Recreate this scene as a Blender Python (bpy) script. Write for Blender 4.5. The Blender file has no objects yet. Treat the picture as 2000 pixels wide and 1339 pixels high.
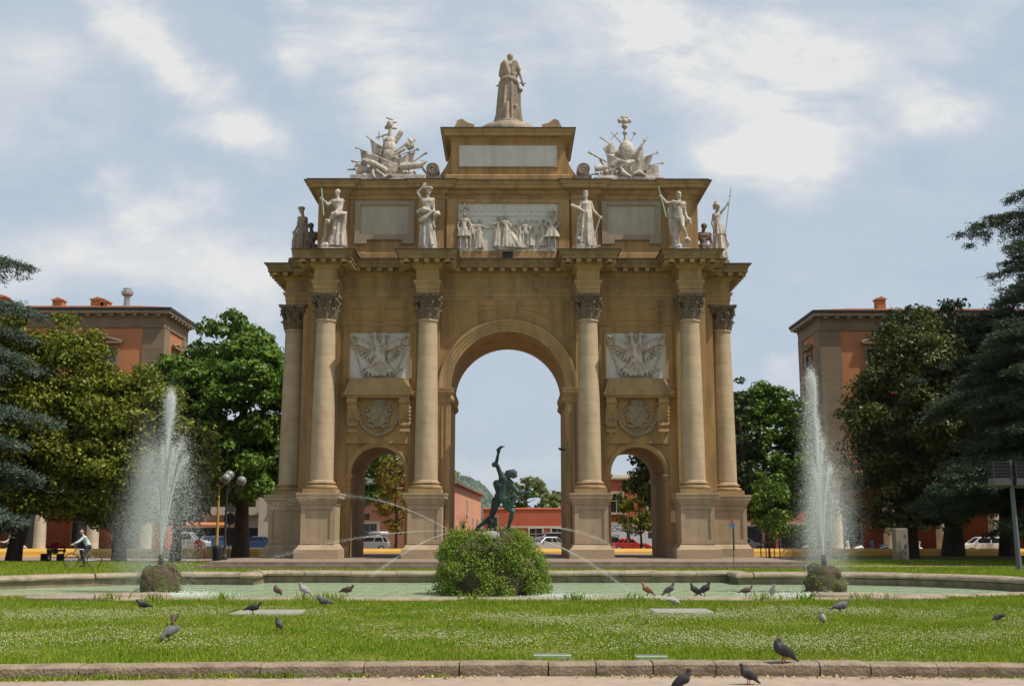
import bpy, bmesh, math, random
import numpy as np
from mathutils import Vector, Matrix, Euler

# ---------------------------------------------------------------- camera, sky, sun, exposure
scene = bpy.context.scene
COL = scene.collection
F = 2200.0
PITCH = math.atan((1040 - 669.5) / F)
CAM_Z = 1.65
cam_data = bpy.data.cameras.new('camera')
cam_data.lens = 36.0 * F / 2000.0
cam_data.sensor_width = 36.0
cam_data.clip_end = 9000
cam_data.clip_start = 0.1
cam = bpy.data.objects.new('camera', cam_data)
cam.location = (0, 0, CAM_Z)
cam.rotation_euler = (math.pi / 2 + PITCH, 0, -math.atan(8 / F))
COL.objects.link(cam)
scene.camera = cam

SUN_DIR = Vector((0.486, -0.175, 0.853)).normalized()
SUN_EL = math.asin(SUN_DIR.z)
SUN_ROT = math.atan2(SUN_DIR.x, SUN_DIR.y)
sun_data = bpy.data.lights.new('sun', 'SUN')
sun_data.energy = 5.0
sun_data.angle = math.radians(0.55)
sun_data.color = (1.0, 0.93, 0.82)
sun = bpy.data.objects.new('sun', sun_data)
sun.rotation_euler = SUN_DIR.to_track_quat('Z', 'Y').to_euler()
sun.location = (60, -20, 120)
COL.objects.link(sun)

scene.view_settings.view_transform = 'Standard'
scene.view_settings.look = 'None'
scene.view_settings.exposure = 0.0
scene.view_settings.gamma = 1.0
scene.render.engine = 'CYCLES'
scene.cycles.max_bounces = 6
scene.cycles.diffuse_bounces = 3
scene.cycles.glossy_bounces = 3
scene.cycles.transmission_bounces = 4
scene.cycles.transparent_max_bounces = 12
scene.cycles.use_denoising = True


def at(x, y, Y):
    """point (X, Z) seen at photo pixel x, y when it stands at depth Y"""
    c, s = math.cos(PITCH), math.sin(PITCH)
    u = (x - 992) / F
    v = (669.5 - y) / F
    dy = c - v * s
    dz = s + v * c
    return u / dy * Y, dz / dy * Y + CAM_Z


def ground_y(y, z=0.0):
    c, s = math.cos(PITCH), math.sin(PITCH)
    v = (669.5 - y) / F
    return (z - CAM_Z) * (c - v * s) / (s + v * c)


world = bpy.data.worlds.new('World')
scene.world = world
world.use_nodes = True


def build_sky():
    nt = world.node_tree
    nt.nodes.clear()
    N, L = nt.nodes.new, nt.links.new
    out = N('ShaderNodeOutputWorld')
    bg = N('ShaderNodeBackground')
    bg.inputs['Strength'].default_value = 0.092
    L(bg.outputs[0], out.inputs[0])
    sky = N('ShaderNodeTexSky')
    sky.sky_type = 'NISHITA'
    sky.sun_disc = False
    sky.sun_elevation = SUN_EL
    sky.sun_rotation = SUN_ROT
    sky.air_density = 1.0
    sky.dust_density = 1.8
    sky.ozone_density = 1.0
    tc = N('ShaderNodeTexCoord')
    sep = N('ShaderNodeSeparateXYZ')
    L(tc.outputs['Generated'], sep.inputs[0])
    mx = N('ShaderNodeMath'); mx.operation = 'ABSOLUTE'
    L(sep.outputs['Y'], mx.inputs[0])
    mx2 = N('ShaderNodeMath'); mx2.operation = 'MAXIMUM'; mx2.inputs[1].default_value = 0.25
    L(mx.outputs[0], mx2.inputs[0])
    du = N('ShaderNodeMath'); du.operation = 'DIVIDE'
    L(sep.outputs['X'], du.inputs[0]); L(mx2.outputs[0], du.inputs[1])
    dw = N('ShaderNodeMath'); dw.operation = 'DIVIDE'
    L(sep.outputs['Z'], dw.inputs[0]); L(mx2.outputs[0], dw.inputs[1])
    uv = N('ShaderNodeCombineXYZ')
    L(du.outputs[0], uv.inputs[0]); L(dw.outputs[0], uv.inputs[1])
    # warped coordinates so that the cloud edges are ragged
    nz = N('ShaderNodeTexNoise'); nz.inputs['Scale'].default_value = 7.0; nz.inputs['Detail'].default_value = 9.0; nz.inputs['Roughness'].default_value = 0.6
    L(uv.outputs[0], nz.inputs['Vector'])
    sub = N('ShaderNodeVectorMath'); sub.operation = 'SUBTRACT'; sub.inputs[1].default_value = (0.5, 0.5, 0.5)
    L(nz.outputs['Color'], sub.inputs[0])
    scl = N('ShaderNodeVectorMath'); scl.operation = 'SCALE'; scl.inputs['Scale'].default_value = 0.16
    L(sub.outputs[0], scl.inputs[0])
    add = N('ShaderNodeVectorMath'); add.operation = 'ADD'
    L(uv.outputs[0], add.inputs[0]); L(scl.outputs[0], add.inputs[1])
    # cloud banks: centre and half-sizes given as directions in the sky
    banks = [(250, 40, 170, 75, 35, .75), (400, 150, 210, 85, 45, .8), (455, 245, 150, 70, 14, 1.0),
             (590, 50, 55, 140, -8, .8), (730, 70, 150, 130, 0, .85), (790, 190, 150, 100, 20, .9),
             (950, 110, 160, 140, 0, .45),
             (320, 400, 95, 80, 10, .95), (230, 330, 60, 60, 0, .7), (420, 540, 300, 120, 8, .75),
             (90, 180, 180, 120, 0, .45), (120, 520, 220, 130, 0, .5),
             (1180, 30, 170, 110, 0, .8), (1400, 120, 230, 160, 20, 1.0), (1490, 285, 150, 100, 15, 1.1),
             (1330, 40, 180, 100, 0, .9), (1590, 120, 170, 130, 0, .85), (1560, 230, 160, 100, 30, .85),
             (1815, 215, 150, 95, -8, 1.0), (1880, 60, 220, 100, 0, .42),
             (1535, 722, 70, 36, -15, .9), (980, 910, 220, 40, 0, .35), (1010, 560, 500, 60, 0, .1)]
    total = None
    for (x, y, rx, ry, ang, st) in banks:
        u0, w0 = at(x, y, 1.0)
        w0 -= CAM_Z
        mp = N('ShaderNodeMapping'); mp.vector_type = 'TEXTURE'
        mp.inputs['Location'].default_value = (u0, w0, 0)
        mp.inputs['Rotation'].default_value = (0, 0, -math.radians(ang))
        mp.inputs['Scale'].default_value = (rx / F * 1.05, ry / F * 1.05, 1)
        L(add.outputs[0], mp.inputs['Vector'])
        ln = N('ShaderNodeVectorMath'); ln.operation = 'LENGTH'
        L(mp.outputs[0], ln.inputs[0])
        mr = N('ShaderNodeMapRange'); mr.interpolation_type = 'SMOOTHERSTEP'
        mr.inputs['From Min'].default_value = 1.35; mr.inputs['From Max'].default_value = 0.0
        mr.inputs['To Min'].default_value = 0.0; mr.inputs['To Max'].default_value = st
        L(ln.outputs['Value'], mr.inputs['Value'])
        if total is None:
            total = mr.outputs[0]
        else:
            a = N('ShaderNodeMath'); a.operation = 'ADD'
            L(total, a.inputs[0]); L(mr.outputs[0], a.inputs[1])
            total = a.outputs[0]
    wisp = N('ShaderNodeTexNoise'); wisp.inputs['Scale'].default_value = 6.5
    wisp.inputs['Detail'].default_value = 12.0; wisp.inputs['Roughness'].default_value = 0.66; wisp.inputs['Distortion'].default_value = 0.35
    wm = N('ShaderNodeMapping'); wm.inputs['Rotation'].default_value = (0, 0, .5); wm.inputs['Scale'].default_value = (.8, 1.7, 1)
    L(uv.outputs[0], wm.inputs['Vector']); L(wm.outputs[0], wisp.inputs['Vector'])
    w2 = N('ShaderNodeMapRange'); w2.inputs['From Min'].default_value = 0.36; w2.inputs['From Max'].default_value = 0.66
    w2.inputs['To Min'].default_value = 0.05; w2.inputs['To Max'].default_value = 1.0
    L(wisp.outputs['Fac'], w2.inputs['Value'])
    m1 = N('ShaderNodeMath'); m1.operation = 'MULTIPLY'
    L(total, m1.inputs[0]); L(w2.outputs[0], m1.inputs[1])
    m2 = N('ShaderNodeMath'); m2.operation = 'MULTIPLY_ADD'
    L(total, m2.inputs[0]); m2.inputs[1].default_value = 0.22
    L(m1.outputs[0], m2.inputs[2])
    veil = N('ShaderNodeMath'); veil.operation = 'MULTIPLY_ADD'
    L(w2.outputs[0], veil.inputs[0]); veil.inputs[1].default_value = 0.24
    L(m2.outputs[0], veil.inputs[2])
    cl = N('ShaderNodeClamp'); cl.inputs['Max'].default_value = 0.95
    L(veil.outputs[0], cl.inputs['Value'])
    # a thin high haze lifts and greys the clear blue
    hz = N('ShaderNodeMix'); hz.data_type = 'RGBA'; 
    vz = N('ShaderNodeMapRange'); vz.inputs['From Min'].default_value = .42; vz.inputs['From Max'].default_value = .85
    vz.inputs['To Min'].default_value = HAZE_VEIL; vz.inputs['To Max'].default_value = .2
    L(sep.outputs['Z'], vz.inputs['Value']); L(vz.outputs[0], hz.inputs['Factor'])
    L(sky.outputs[0], hz.inputs['A']); hz.inputs['B'].default_value = SKY_HAZE
    mix = N('ShaderNodeMix'); mix.data_type = 'RGBA'
    L(cl.outputs[0], mix.inputs['Factor'])
    L(hz.outputs['Result'], mix.inputs['A'])
    mix.inputs['B'].default_value = CLOUD_COL
    L(mix.outputs['Result'], bg.inputs['Color'])


HAZE_VEIL = 0.82
SKY_HAZE = (5.55, 6.65, 7.95, 1)
CLOUD_COL = (8.8, 8.8, 8.7, 1)
build_sky()

random.seed(7)
rng = np.random.default_rng(11)


# ---------------------------------------------------------------- materials
def mat(name, base, var=None, scale=3.0, rough=0.8, bump=0.0, bscale=25.0, stretch=(1, 1, 1), spec=0.3,
        stain=None, stain_scale=0.6, stain_amt=0.5, stain_stretch=(1.3, 1.3, .16), course=0.0, course_dark=0.7, metallic=0.0,
        island=0.0, translucent=None, detail=6.0):
    m = bpy.data.materials.new(name)
    m.use_nodes = True
    nt = m.node_tree
    nt.nodes.clear()
    N, L = nt.nodes.new, nt.links.new
    out = N('ShaderNodeOutputMaterial')
    p = N('ShaderNodeBsdfPrincipled')
    p.inputs['Roughness'].default_value = rough
    p.inputs['Metallic'].default_value = metallic
    p.inputs['Specular IOR Level'].default_value = spec
    col = None
    tc = N('ShaderNodeTexCoord')
    mp = N('ShaderNodeMapping')
    mp.inputs['Scale'].default_value = stretch
    L(tc.outputs['Object'], mp.inputs['Vector'])

    def mixc(a, b, fac):
        x = N('ShaderNodeMix'); x.data_type = 'RGBA'
        if isinstance(a, tuple): x.inputs['A'].default_value = (*a, 1)
        else: L(a, x.inputs['A'])
        if isinstance(b, tuple): x.inputs['B'].default_value = (*b, 1)
        else: L(b, x.inputs['B'])
        if isinstance(fac, float): x.inputs['Factor'].default_value = fac
        else: L(fac, x.inputs['Factor'])
        return x.outputs['Result']
    col = tuple(base)
    if var is not None:
        nz = N('ShaderNodeTexNoise'); nz.inputs['Scale'].default_value = scale
        nz.inputs['Detail'].default_value = detail; nz.inputs['Roughness'].default_value = 0.62
        L(mp.outputs[0], nz.inputs['Vector'])
        mr = N('ShaderNodeMapRange'); mr.inputs['From Min'].default_value = 0.3; mr.inputs['From Max'].default_value = 0.7
        L(nz.outputs['Fac'], mr.inputs['Value'])
        col = mixc(col, tuple(var), mr.outputs[0])
    if stain is not None:
        mp2 = N('ShaderNodeMapping'); mp2.inputs['Scale'].default_value = stain_stretch
        L(tc.outputs['Object'], mp2.inputs['Vector'])
        nz = N('ShaderNodeTexNoise'); nz.inputs['Scale'].default_value = stain_scale
        nz.inputs['Detail'].default_value = 8.0; nz.inputs['Roughness'].default_value = 0.66
        L(mp2.outputs[0], nz.inputs['Vector'])
        mr = N('ShaderNodeMapRange'); mr.inputs['From Min'].default_value = 0.46; mr.inputs['From Max'].default_value = 0.67
        mr.inputs['To Max'].default_value = stain_amt
        L(nz.outputs['Fac'], mr.inputs['Value'])
        col = mixc(col, tuple(stain), mr.outputs[0])
    if course > 0:
        # thin joints between the stone courses
        sp = N('ShaderNodeSeparateXYZ'); L(tc.outputs['Object'], sp.inputs[0])
        dv = N('ShaderNodeMath'); dv.operation = 'DIVIDE'; dv.inputs[1].default_value = course
        L(sp.outputs['Z'], dv.inputs[0])
        fr = N('ShaderNodeMath'); fr.operation = 'FRACT'; L(dv.outputs[0], fr.inputs[0])
        lt = N('ShaderNodeMath'); lt.operation = 'LESS_THAN'; lt.inputs[1].default_value = 0.035 / course
        L(fr.outputs[0], lt.inputs[0])
        fl = N('ShaderNodeMath'); fl.operation = 'FLOOR'; L(dv.outputs[0], fl.inputs[0])
        wn = N('ShaderNodeTexWhiteNoise'); wn.noise_dimensions = '1D'
        L(fl.outputs[0], wn.inputs['W'])
        sh = N('ShaderNodeMapRange'); sh.inputs['To Min'].default_value = 0.93; sh.inputs['To Max'].default_value = 1.05
        L(wn.outputs['Value'], sh.inputs['Value'])
        cm = N('ShaderNodeMix'); cm.data_type = 'RGBA'; cm.blend_type = 'MULTIPLY'; cm.inputs['Factor'].default_value = 1.0
        if isinstance(col, tuple): cm.inputs['A'].default_value = (*col, 1)
        else: L(col, cm.inputs['A'])
        L(sh.outputs[0], cm.inputs['B'])
        jm = N('ShaderNodeMath'); jm.operation = 'MULTIPLY'; jm.inputs[1].default_value = 1 - course_dark
        L(lt.outputs[0], jm.inputs[0])
        col = mixc(cm.outputs['Result'], (0.05, 0.04, 0.025), jm.outputs[0])
    if island > 0:
        g = N('ShaderNodeNewGeometry')
        hs = N('ShaderNodeHueSaturation')
        mr = N('ShaderNodeMapRange'); mr.inputs['To Min'].default_value = 1 - island; mr.inputs['To Max'].default_value = 1 + island
        L(g.outputs['Random Per Island'], mr.inputs['Value'])
        L(mr.outputs[0], hs.inputs['Value'])
        if isinstance(col, tuple): hs.inputs['Color'].default_value = (*col, 1)
        else: L(col, hs.inputs['Color'])
        col = hs.outputs['Color']
    if isinstance(col, tuple): p.inputs['Base Color'].default_value = (*col, 1)
    else: L(col, p.inputs['Base Color'])
    if bump > 0:
        nz = N('ShaderNodeTexNoise'); nz.inputs['Scale'].default_value = bscale
        nz.inputs['Detail'].default_value = 5.0
        L(mp.outputs[0], nz.inputs['Vector'])
        b = N('ShaderNodeBump'); b.inputs['Strength'].default_value = bump; b.inputs['Distance'].default_value = 0.08
        L(nz.outputs['Fac'], b.inputs['Height'])
        L(b.outputs[0], p.inputs['Normal'])
    if translucent is not None:
        tr = N('ShaderNodeBsdfTranslucent')
        if isinstance(col, tuple): tr.inputs['Color'].default_value = (*col, 1)
        else:
            bc = N('ShaderNodeMix'); bc.data_type = 'RGBA'; bc.blend_type = 'MULTIPLY'; bc.inputs['Factor'].default_value = 1.0
            L(col, bc.inputs['A']); bc.inputs['B'].default_value = (1.25, 1.3, 0.7, 1)
            L(bc.outputs['Result'], tr.inputs['Color'])
        ms = N('ShaderNodeMixShader'); ms.inputs[0].default_value = translucent
        L(p.outputs[0], ms.inputs[1]); L(tr.outputs[0], ms.inputs[2])
        L(ms.outputs[0], out.inputs[0])
    else:
        L(p.outputs[0], out.inputs[0])
    return m


M = {}
M['plaster'] = mat('ochre_plaster', (.345, .208, .081), (.412, .262, .112), 1.2, .85, .15, 14, stain=(.13, .088, .045), stain_scale=1.1, stain_amt=.7)
M['trim'] = mat('sandstone_trim', (.355, .23, .10), (.42, .283, .134), 2.2, .85, .2, 12, stain=(.15, .115, .07), stain_scale=1.3, stain_amt=.65)
M['column'] = mat('column_sandstone', (.405, .303, .19), (.475, .368, .24), 2.0, .85, .2, 15, stain=(.17, .13, .085), stain_scale=.8, stain_amt=.55, course=.62, course_dark=.86)
M['pedestal'] = mat('pedestal_stone', (.37, .27, .17), (.435, .325, .21), 1.6, .85, .2, 14, stain=(.2, .15, .09), stain_scale=1.0, stain_amt=.55)
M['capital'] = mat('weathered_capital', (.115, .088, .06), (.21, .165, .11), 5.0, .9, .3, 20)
M['slate'] = mat('dark_roof_edge', (.035, .033, .03), (.07, .06, .05), 3.0, .8, .3, 10)
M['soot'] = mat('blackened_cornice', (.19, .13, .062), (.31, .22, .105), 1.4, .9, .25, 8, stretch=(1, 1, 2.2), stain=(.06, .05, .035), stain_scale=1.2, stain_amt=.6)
M['marble'] = mat('white_marble', (.58, .515, .44), (.43, .375, .31), 3.5, .65, .2, 18, stain=(.20, .165, .125), stain_scale=3.2, stain_amt=.9, stain_stretch=(1, 1, .6))
M['marble_clean'] = mat('pale_marble_slab', (.60, .57, .51), (.54, .51, .45), 1.5, .6, .05, 18, stain=(.42, .38, .31), stain_scale=1.2, stain_amt=.5)
M['grey_panel'] = mat('grey_inscription_stone', (.43, .37, .29), (.38, .33, .255), 1.5, .7, .1, 18, stain=(.25, .215, .16), stain_scale=1.2, stain_amt=.5)
M['grey_frame'] = mat('grey_panel_frame', (.32, .265, .175), (.27, .22, .145), 2.5, .7, .15, 18, stain=(.2, .17, .12), stain_scale=1.2, stain_amt=.5)
M['brown_marble'] = mat('weathered_brown_marble', (.40, .32, .235), (.25, .195, .135), 3.0, .7, .2, 18, stain=(.10, .085, .065), stain_scale=1.4, stain_amt=.75)
M['dark_marble'] = mat('blackened_marble', (.10, .075, .055), (.20, .16, .12), 3.0, .8, .2, 18)
M['bronze'] = mat('green_bronze', (.007, .011, .009), (.016, .026, .022), 3.2, .5, .1, 20, spec=.3, stain=(.14, .26, .215), stain_scale=1.7, stain_amt=.4)
M['green_metal'] = mat('verdigris_metal', (.22, .36, .26), (.30, .45, .33), 6, .5)
M['grass_base'] = mat('lawn_soil', (.13, .165, .03), (.19, .20, .055), 1.3, .95, .3, 30, stain=(.16, .14, .06), stain_scale=.5, stain_amt=.45, stain_stretch=(1, 1, 1))
M['grass'] = mat('grass_blades', (.150, .255, .015), (.255, .325, .032), .9, .6, translucent=.3, island=.4, spec=.15, stain=(.38, .35, .08), stain_scale=.6, stain_amt=.5, stain_stretch=(1, 1.6, 1))
M['clover'] = mat('clover_heads', (.46, .45, .27), (.36, .38, .18), 8, .9, island=.2)
M['paving'] = mat('pale_gravel_pavement', (.34, .265, .20), (.42, .335, .26), 7, .95, .4, 60, stain=(.24, .18, .13), stain_scale=2.0, stain_amt=.5)
M['kerb'] = mat('kerb_sandstone', (.33, .26, .185), (.23, .175, .12), 4, .9, .5, 25, stain=(.13, .09, .055), stain_scale=3.0, stain_amt=.7, stain_stretch=(1, 1, 1.5))
M['rim'] = mat('pool_rim_stone', (.37, .295, .22), (.27, .21, .15), 3, .85, .4, 20, stain=(.16, .13, .09), stain_scale=2.0, stain_amt=.6)
M['basin'] = mat('pool_wall_stone', (.27, .20, .14), (.16, .125, .085), 3, .9, .4, 20, stain=(.07, .07, .04), stain_scale=2.0, stain_amt=.7)
M['step'] = mat('platform_step_stone', (.21, .16, .115), (.29, .225, .17), 2, .9, .3, 20, stain=(.12, .09, .07), stain_scale=1.4, stain_amt=.6)
M['rock'] = mat('tufa_rock', (.12, .085, .052), (.06, .045, .028), 4, .95, .8, 12, stain=(.075, .085, .02), stain_scale=2.4, stain_amt=.9, stain_stretch=(1, 1, 1))
M['ivy'] = mat('ivy_leaves', (.12, .20, .022), (.22, .275, .038), 1.6, .55, translucent=.3, island=.45, spec=.3)
M['ground'] = mat('dusty_ground', (.20, .16, .12), (.27, .22, .165), .12, .95, .2, 8)
M['asphalt'] = mat('asphalt', (.085, .08, .075), (.12, .11, .10), .5, .9, .2, 20)
M['ochre_gravel'] = mat('ochre_gravel', (.52, .33, .12), (.58, .38, .16), .4, .95)
M['pink_path'] = mat('pinkish_path', (.25, .175, .14), (.30, .215, .17), .5, .95)
M['black'] = mat('matt_black', (.012, .012, .012), rough=.6)
M['bark'] = mat('bark', (.035, .026, .019), (.07, .052, .038), 5, .95, .6, 14, stretch=(1, 1, .3))
M['fol_chestnut'] = mat('chestnut_leaves', (.055, .115, .012), (.125, .205, .026), .7, .5, translucent=.2, island=.55, spec=.2)
M['fol_magnolia'] = mat('magnolia_leaves', (.105, .14, .013), (.18, .185, .022), .6, .5, translucent=.18, island=.6, spec=.2)
M['fol_magnolia_shade'] = mat('shaded_magnolia_leaves', (.052, .072, .012), (.095, .10, .016), .6, .5, translucent=.15, island=.5, spec=.3)  # darker copy of the magnolia leaves, shade of the right-hand trees painted in
M['fol_autumn'] = mat('yellow_leaves', (.20, .175, .025), (.16, .11, .02), .9, .6, translucent=.35, island=.45)
M['fol_dark'] = mat('dark_leaves', (.022, .040, .010), (.045, .066, .014), .8, .5, translucent=.12, island=.4)
M['fol_cedar_blue'] = mat('blue_cedar_needles', (.065, .095, .075), (.10, .135, .105), 1.0, .7, island=.35, translucent=.12)
M['fol_cedar_dark'] = mat('dark_cedar_needles', (.026, .046, .025), (.058, .085, .042), 1.0, .7, island=.4, translucent=.12)
M['fol_far'] = mat('distant_leaves', (.13, .17, .06), (.18, .21, .08), .4, .7, translucent=.3, island=.3)
M['stucco_orange'] = mat('orange_stucco', (.46, .195, .085), (.42, .17, .07), .5, .9, .1, 10, stain=(.30, .13, .065), stain_scale=.25, stain_amt=.5)
M['stucco_pink'] = mat('pink_stucco', (.56, .26, .155), (.50, .22, .13), .4, .9, .1, 10)
M['stucco_red'] = mat('red_stucco', (.47, .125, .055), (.42, .105, .05), .4, .9, .1, 10)
M['portico_shade'] = mat('shade_tinted_portico', (.25, .075, .032), (.21, .06, .028), .4, .9)  # wall colour darkened to hold the shade inside the portico
M['diffuser'] = mat('shade_dark_diffuser', (.05, .05, .048), rough=.4)  # pale diffuser with the cedar's shade put into its colour
M['stucco_grey'] = mat('grey_stucco', (.30, .28, .27), (.26, .245, .235), .4, .9)
M['stucco_cream'] = mat('cream_stucco', (.50, .42, .32), (.46, .38, .29), .4, .9)
M['quoin'] = mat('grey_stone_trim', (.19, .142, .088), (.235, .178, .115), .9, .9, .2, 8, course=.9, course_dark=.6)
M['tile'] = mat('terracotta_tiles', (.27, .10, .05), (.16, .065, .04), 5, .9, .5, 6, stretch=(1, .2, 1))
M['chimney'] = mat('chimney_brick', (.50, .20, .085), (.40, .15, .065), 3, .9)
M['glass_dark'] = mat('window_glass', (.02, .022, .025), rough=.12, spec=.7)
M['zinc'] = mat('zinc_metal', (.42, .42, .40), (.32, .31, .30), 4, .45, metallic=.6)
M['lamp_grey'] = mat('globe_glass', (.20, .21, .205), rough=.25, spec=.5)
M['lamp_pole'] = mat('ochre_lamp_pole', (.46, .30, .07), (.38, .24, .05), 4, .6)
M['dark_iron'] = mat('dark_iron', (.028, .032, .034), (.04, .045, .045), 4, .55)
M['grey_iron'] = mat('grey_painted_iron', (.10, .12, .14), (.12, .14, .16), 4, .55)
M['white_paint'] = mat('white_car_paint', (.74, .74, .73), rough=.3, spec=.5)
M['silver_paint'] = mat('silver_car_paint', (.40, .39, .40), rough=.35, spec=.6, metallic=.3)
M['red_paint'] = mat('red_car_paint', (.55, .03, .02), rough=.3, spec=.5)
M['dark_paint'] = mat('dark_car_paint', (.035, .04, .05), rough=.3, spec=.5)
M['blue_paint'] = mat('blue_paint', (.03, .07, .17), rough=.35, spec=.5)
M['tyre'] = mat('tyre_rubber', (.02, .02, .02), rough=.85)
M['rim_metal'] = mat('wheel_rim', (.45, .45, .45), rough=.4, metallic=.5)
M['headlight'] = mat('lamp_lens', (.75, .76, .74), rough=.15, spec=.7)
M['taillight'] = mat('tail_lens', (.5, .02, .015), rough=.2, spec=.6)
M['lettering'] = mat('grey_lettering', (.10, .11, .13), rough=.7)
M['skin'] = mat('skin', (.50, .29, .20), (.44, .25, .17), 6, .6)
M['shirt_blue'] = mat('pale_blue_shirt', (.44, .52, .58), (.50, .57, .62), 5, .9)
M['shirt_white'] = mat('white_shirt', (.70, .67, .66), (.62, .58, .58), 5, .9)
M['shirt_lilac'] = mat('lilac_shirt', (.56, .47, .56), (.50, .42, .50), 5, .9)
M['shirt_red'] = mat('red_jacket', (.58, .025, .03), (.48, .02, .025), 5, .9)
M['trousers'] = mat('dark_trousers', (.03, .04, .06), (.05, .06, .075), 6, .9)
M['grey_trousers'] = mat('grey_trousers', (.13, .14, .15), (.10, .11, .12), 6, .9)
M['hair'] = mat('grey_brown_hair', (.12, .095, .075), rough=.8)
M['sign_blue'] = mat('blue_sign', (.08, .17, .30), rough=.5)
M['sign_red'] = mat('red_sign', (.55, .04, .03), rough=.5)
M['box_green'] = mat('green_light_box', (.27, .36, .25), (.33, .42, .30), 8, .6)
M['slab'] = mat('grey_stone_slab', (.29, .285, .245), (.24, .235, .20), 5, .9, .3, 30)
M['pillar'] = mat('pale_portico_stone', (.50, .45, .37), (.42, .37, .30), 2, .9, .2, 10, course=.9)
M['totem'] = mat('pale_totem_panel', (.26, .23, .175), (.23, .20, .155), 3, .7)
M['wire'] = mat('grey_wire', (.3, .3, .3), rough=.5)
M['saddle'] = mat('black_saddle', (.02, .018, .016), rough=.6)
M['yellow_barrier'] = mat('yellow_barrier', (.62, .37, .07), (.68, .43, .11), .8, .7)
M['hill'] = mat('wooded_hill', (.045, .07, .052), (.085, .11, .078), .02, .95, detail=12, island=.5)
M['leaf_litter'] = mat('dry_leaves', (.42, .30, .17), (.34, .22, .11), 9, .9, island=.35)


def water_material():
    m = bpy.data.materials.new('green_pool_water')
    m.use_nodes = True
    nt = m.node_tree
    p = nt.nodes['Principled BSDF']
    N, L = nt.nodes.new, nt.links.new
    tc = N('ShaderNodeTexCoord')
    ms = N('ShaderNodeMapping'); ms.inputs['Scale'].default_value = (.25, 1.6, 1)
    L(tc.outputs['Object'], ms.inputs['Vector'])
    nz = N('ShaderNodeTexNoise'); nz.inputs['Scale'].default_value = 0.9; nz.inputs['Detail'].default_value = 7
    L(ms.outputs[0], nz.inputs['Vector'])
    mp = N('ShaderNodeMapping'); mp.inputs['Scale'].default_value = (1, .6, 1)
    L(tc.outputs['Object'], mp.inputs['Vector'])
    mx = N('ShaderNodeMix'); mx.data_type = 'RGBA'
    mx.inputs['A'].default_value = (.20, .34, .15, 1); mx.inputs['B'].default_value = (.50, .60, .42, 1)
    L(nz.outputs['Fac'], mx.inputs['Factor'])
    L(mx.outputs['Result'], p.inputs['Base Color'])
    p.inputs['Roughness'].default_value = .12
    p.inputs['Specular IOR Level'].default_value = .45
    n2 = N('ShaderNodeTexNoise'); n2.inputs['Scale'].default_value = 3.2; n2.inputs['Detail'].default_value = 4
    L(mp.outputs[0], n2.inputs['Vector'])
    b = N('ShaderNodeBump'); b.inputs['Strength'].default_value = .8; b.inputs['Distance'].default_value = .2
    L(n2.outputs['Fac'], b.inputs['Height'])
    L(b.outputs[0], p.inputs['Normal'])
    return m


def spray_material(name, alpha):
    m = bpy.data.materials.new(name)
    m.use_nodes = True
    nt = m.node_tree
    nt.nodes.clear()
    N, L = nt.nodes.new, nt.links.new
    out = N('ShaderNodeOutputMaterial')
    d = N('ShaderNodeBsdfDiffuse'); d.inputs['Color'].default_value = (.88, .9, .9, 1)
    t = N('ShaderNodeBsdfTranslucent'); t.inputs['Color'].default_value = (.88, .9, .9, 1)
    mx = N('ShaderNodeMixShader'); mx.inputs[0].default_value = .5
    L(d.outputs[0], mx.inputs[1]); L(t.outputs[0], mx.inputs[2])
    tr = N('ShaderNodeBsdfTransparent')
    m2 = N('ShaderNodeMixShader'); m2.inputs[0].default_value = alpha
    L(tr.outputs[0], m2.inputs[1]); L(mx.outputs[0], m2.inputs[2])
    L(m2.outputs[0], out.inputs[0])
    return m


M['water'] = water_material()
M['spray'] = spray_material('water_droplets', .8)
M['mist'] = spray_material('fine_water_mist', .28)


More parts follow.
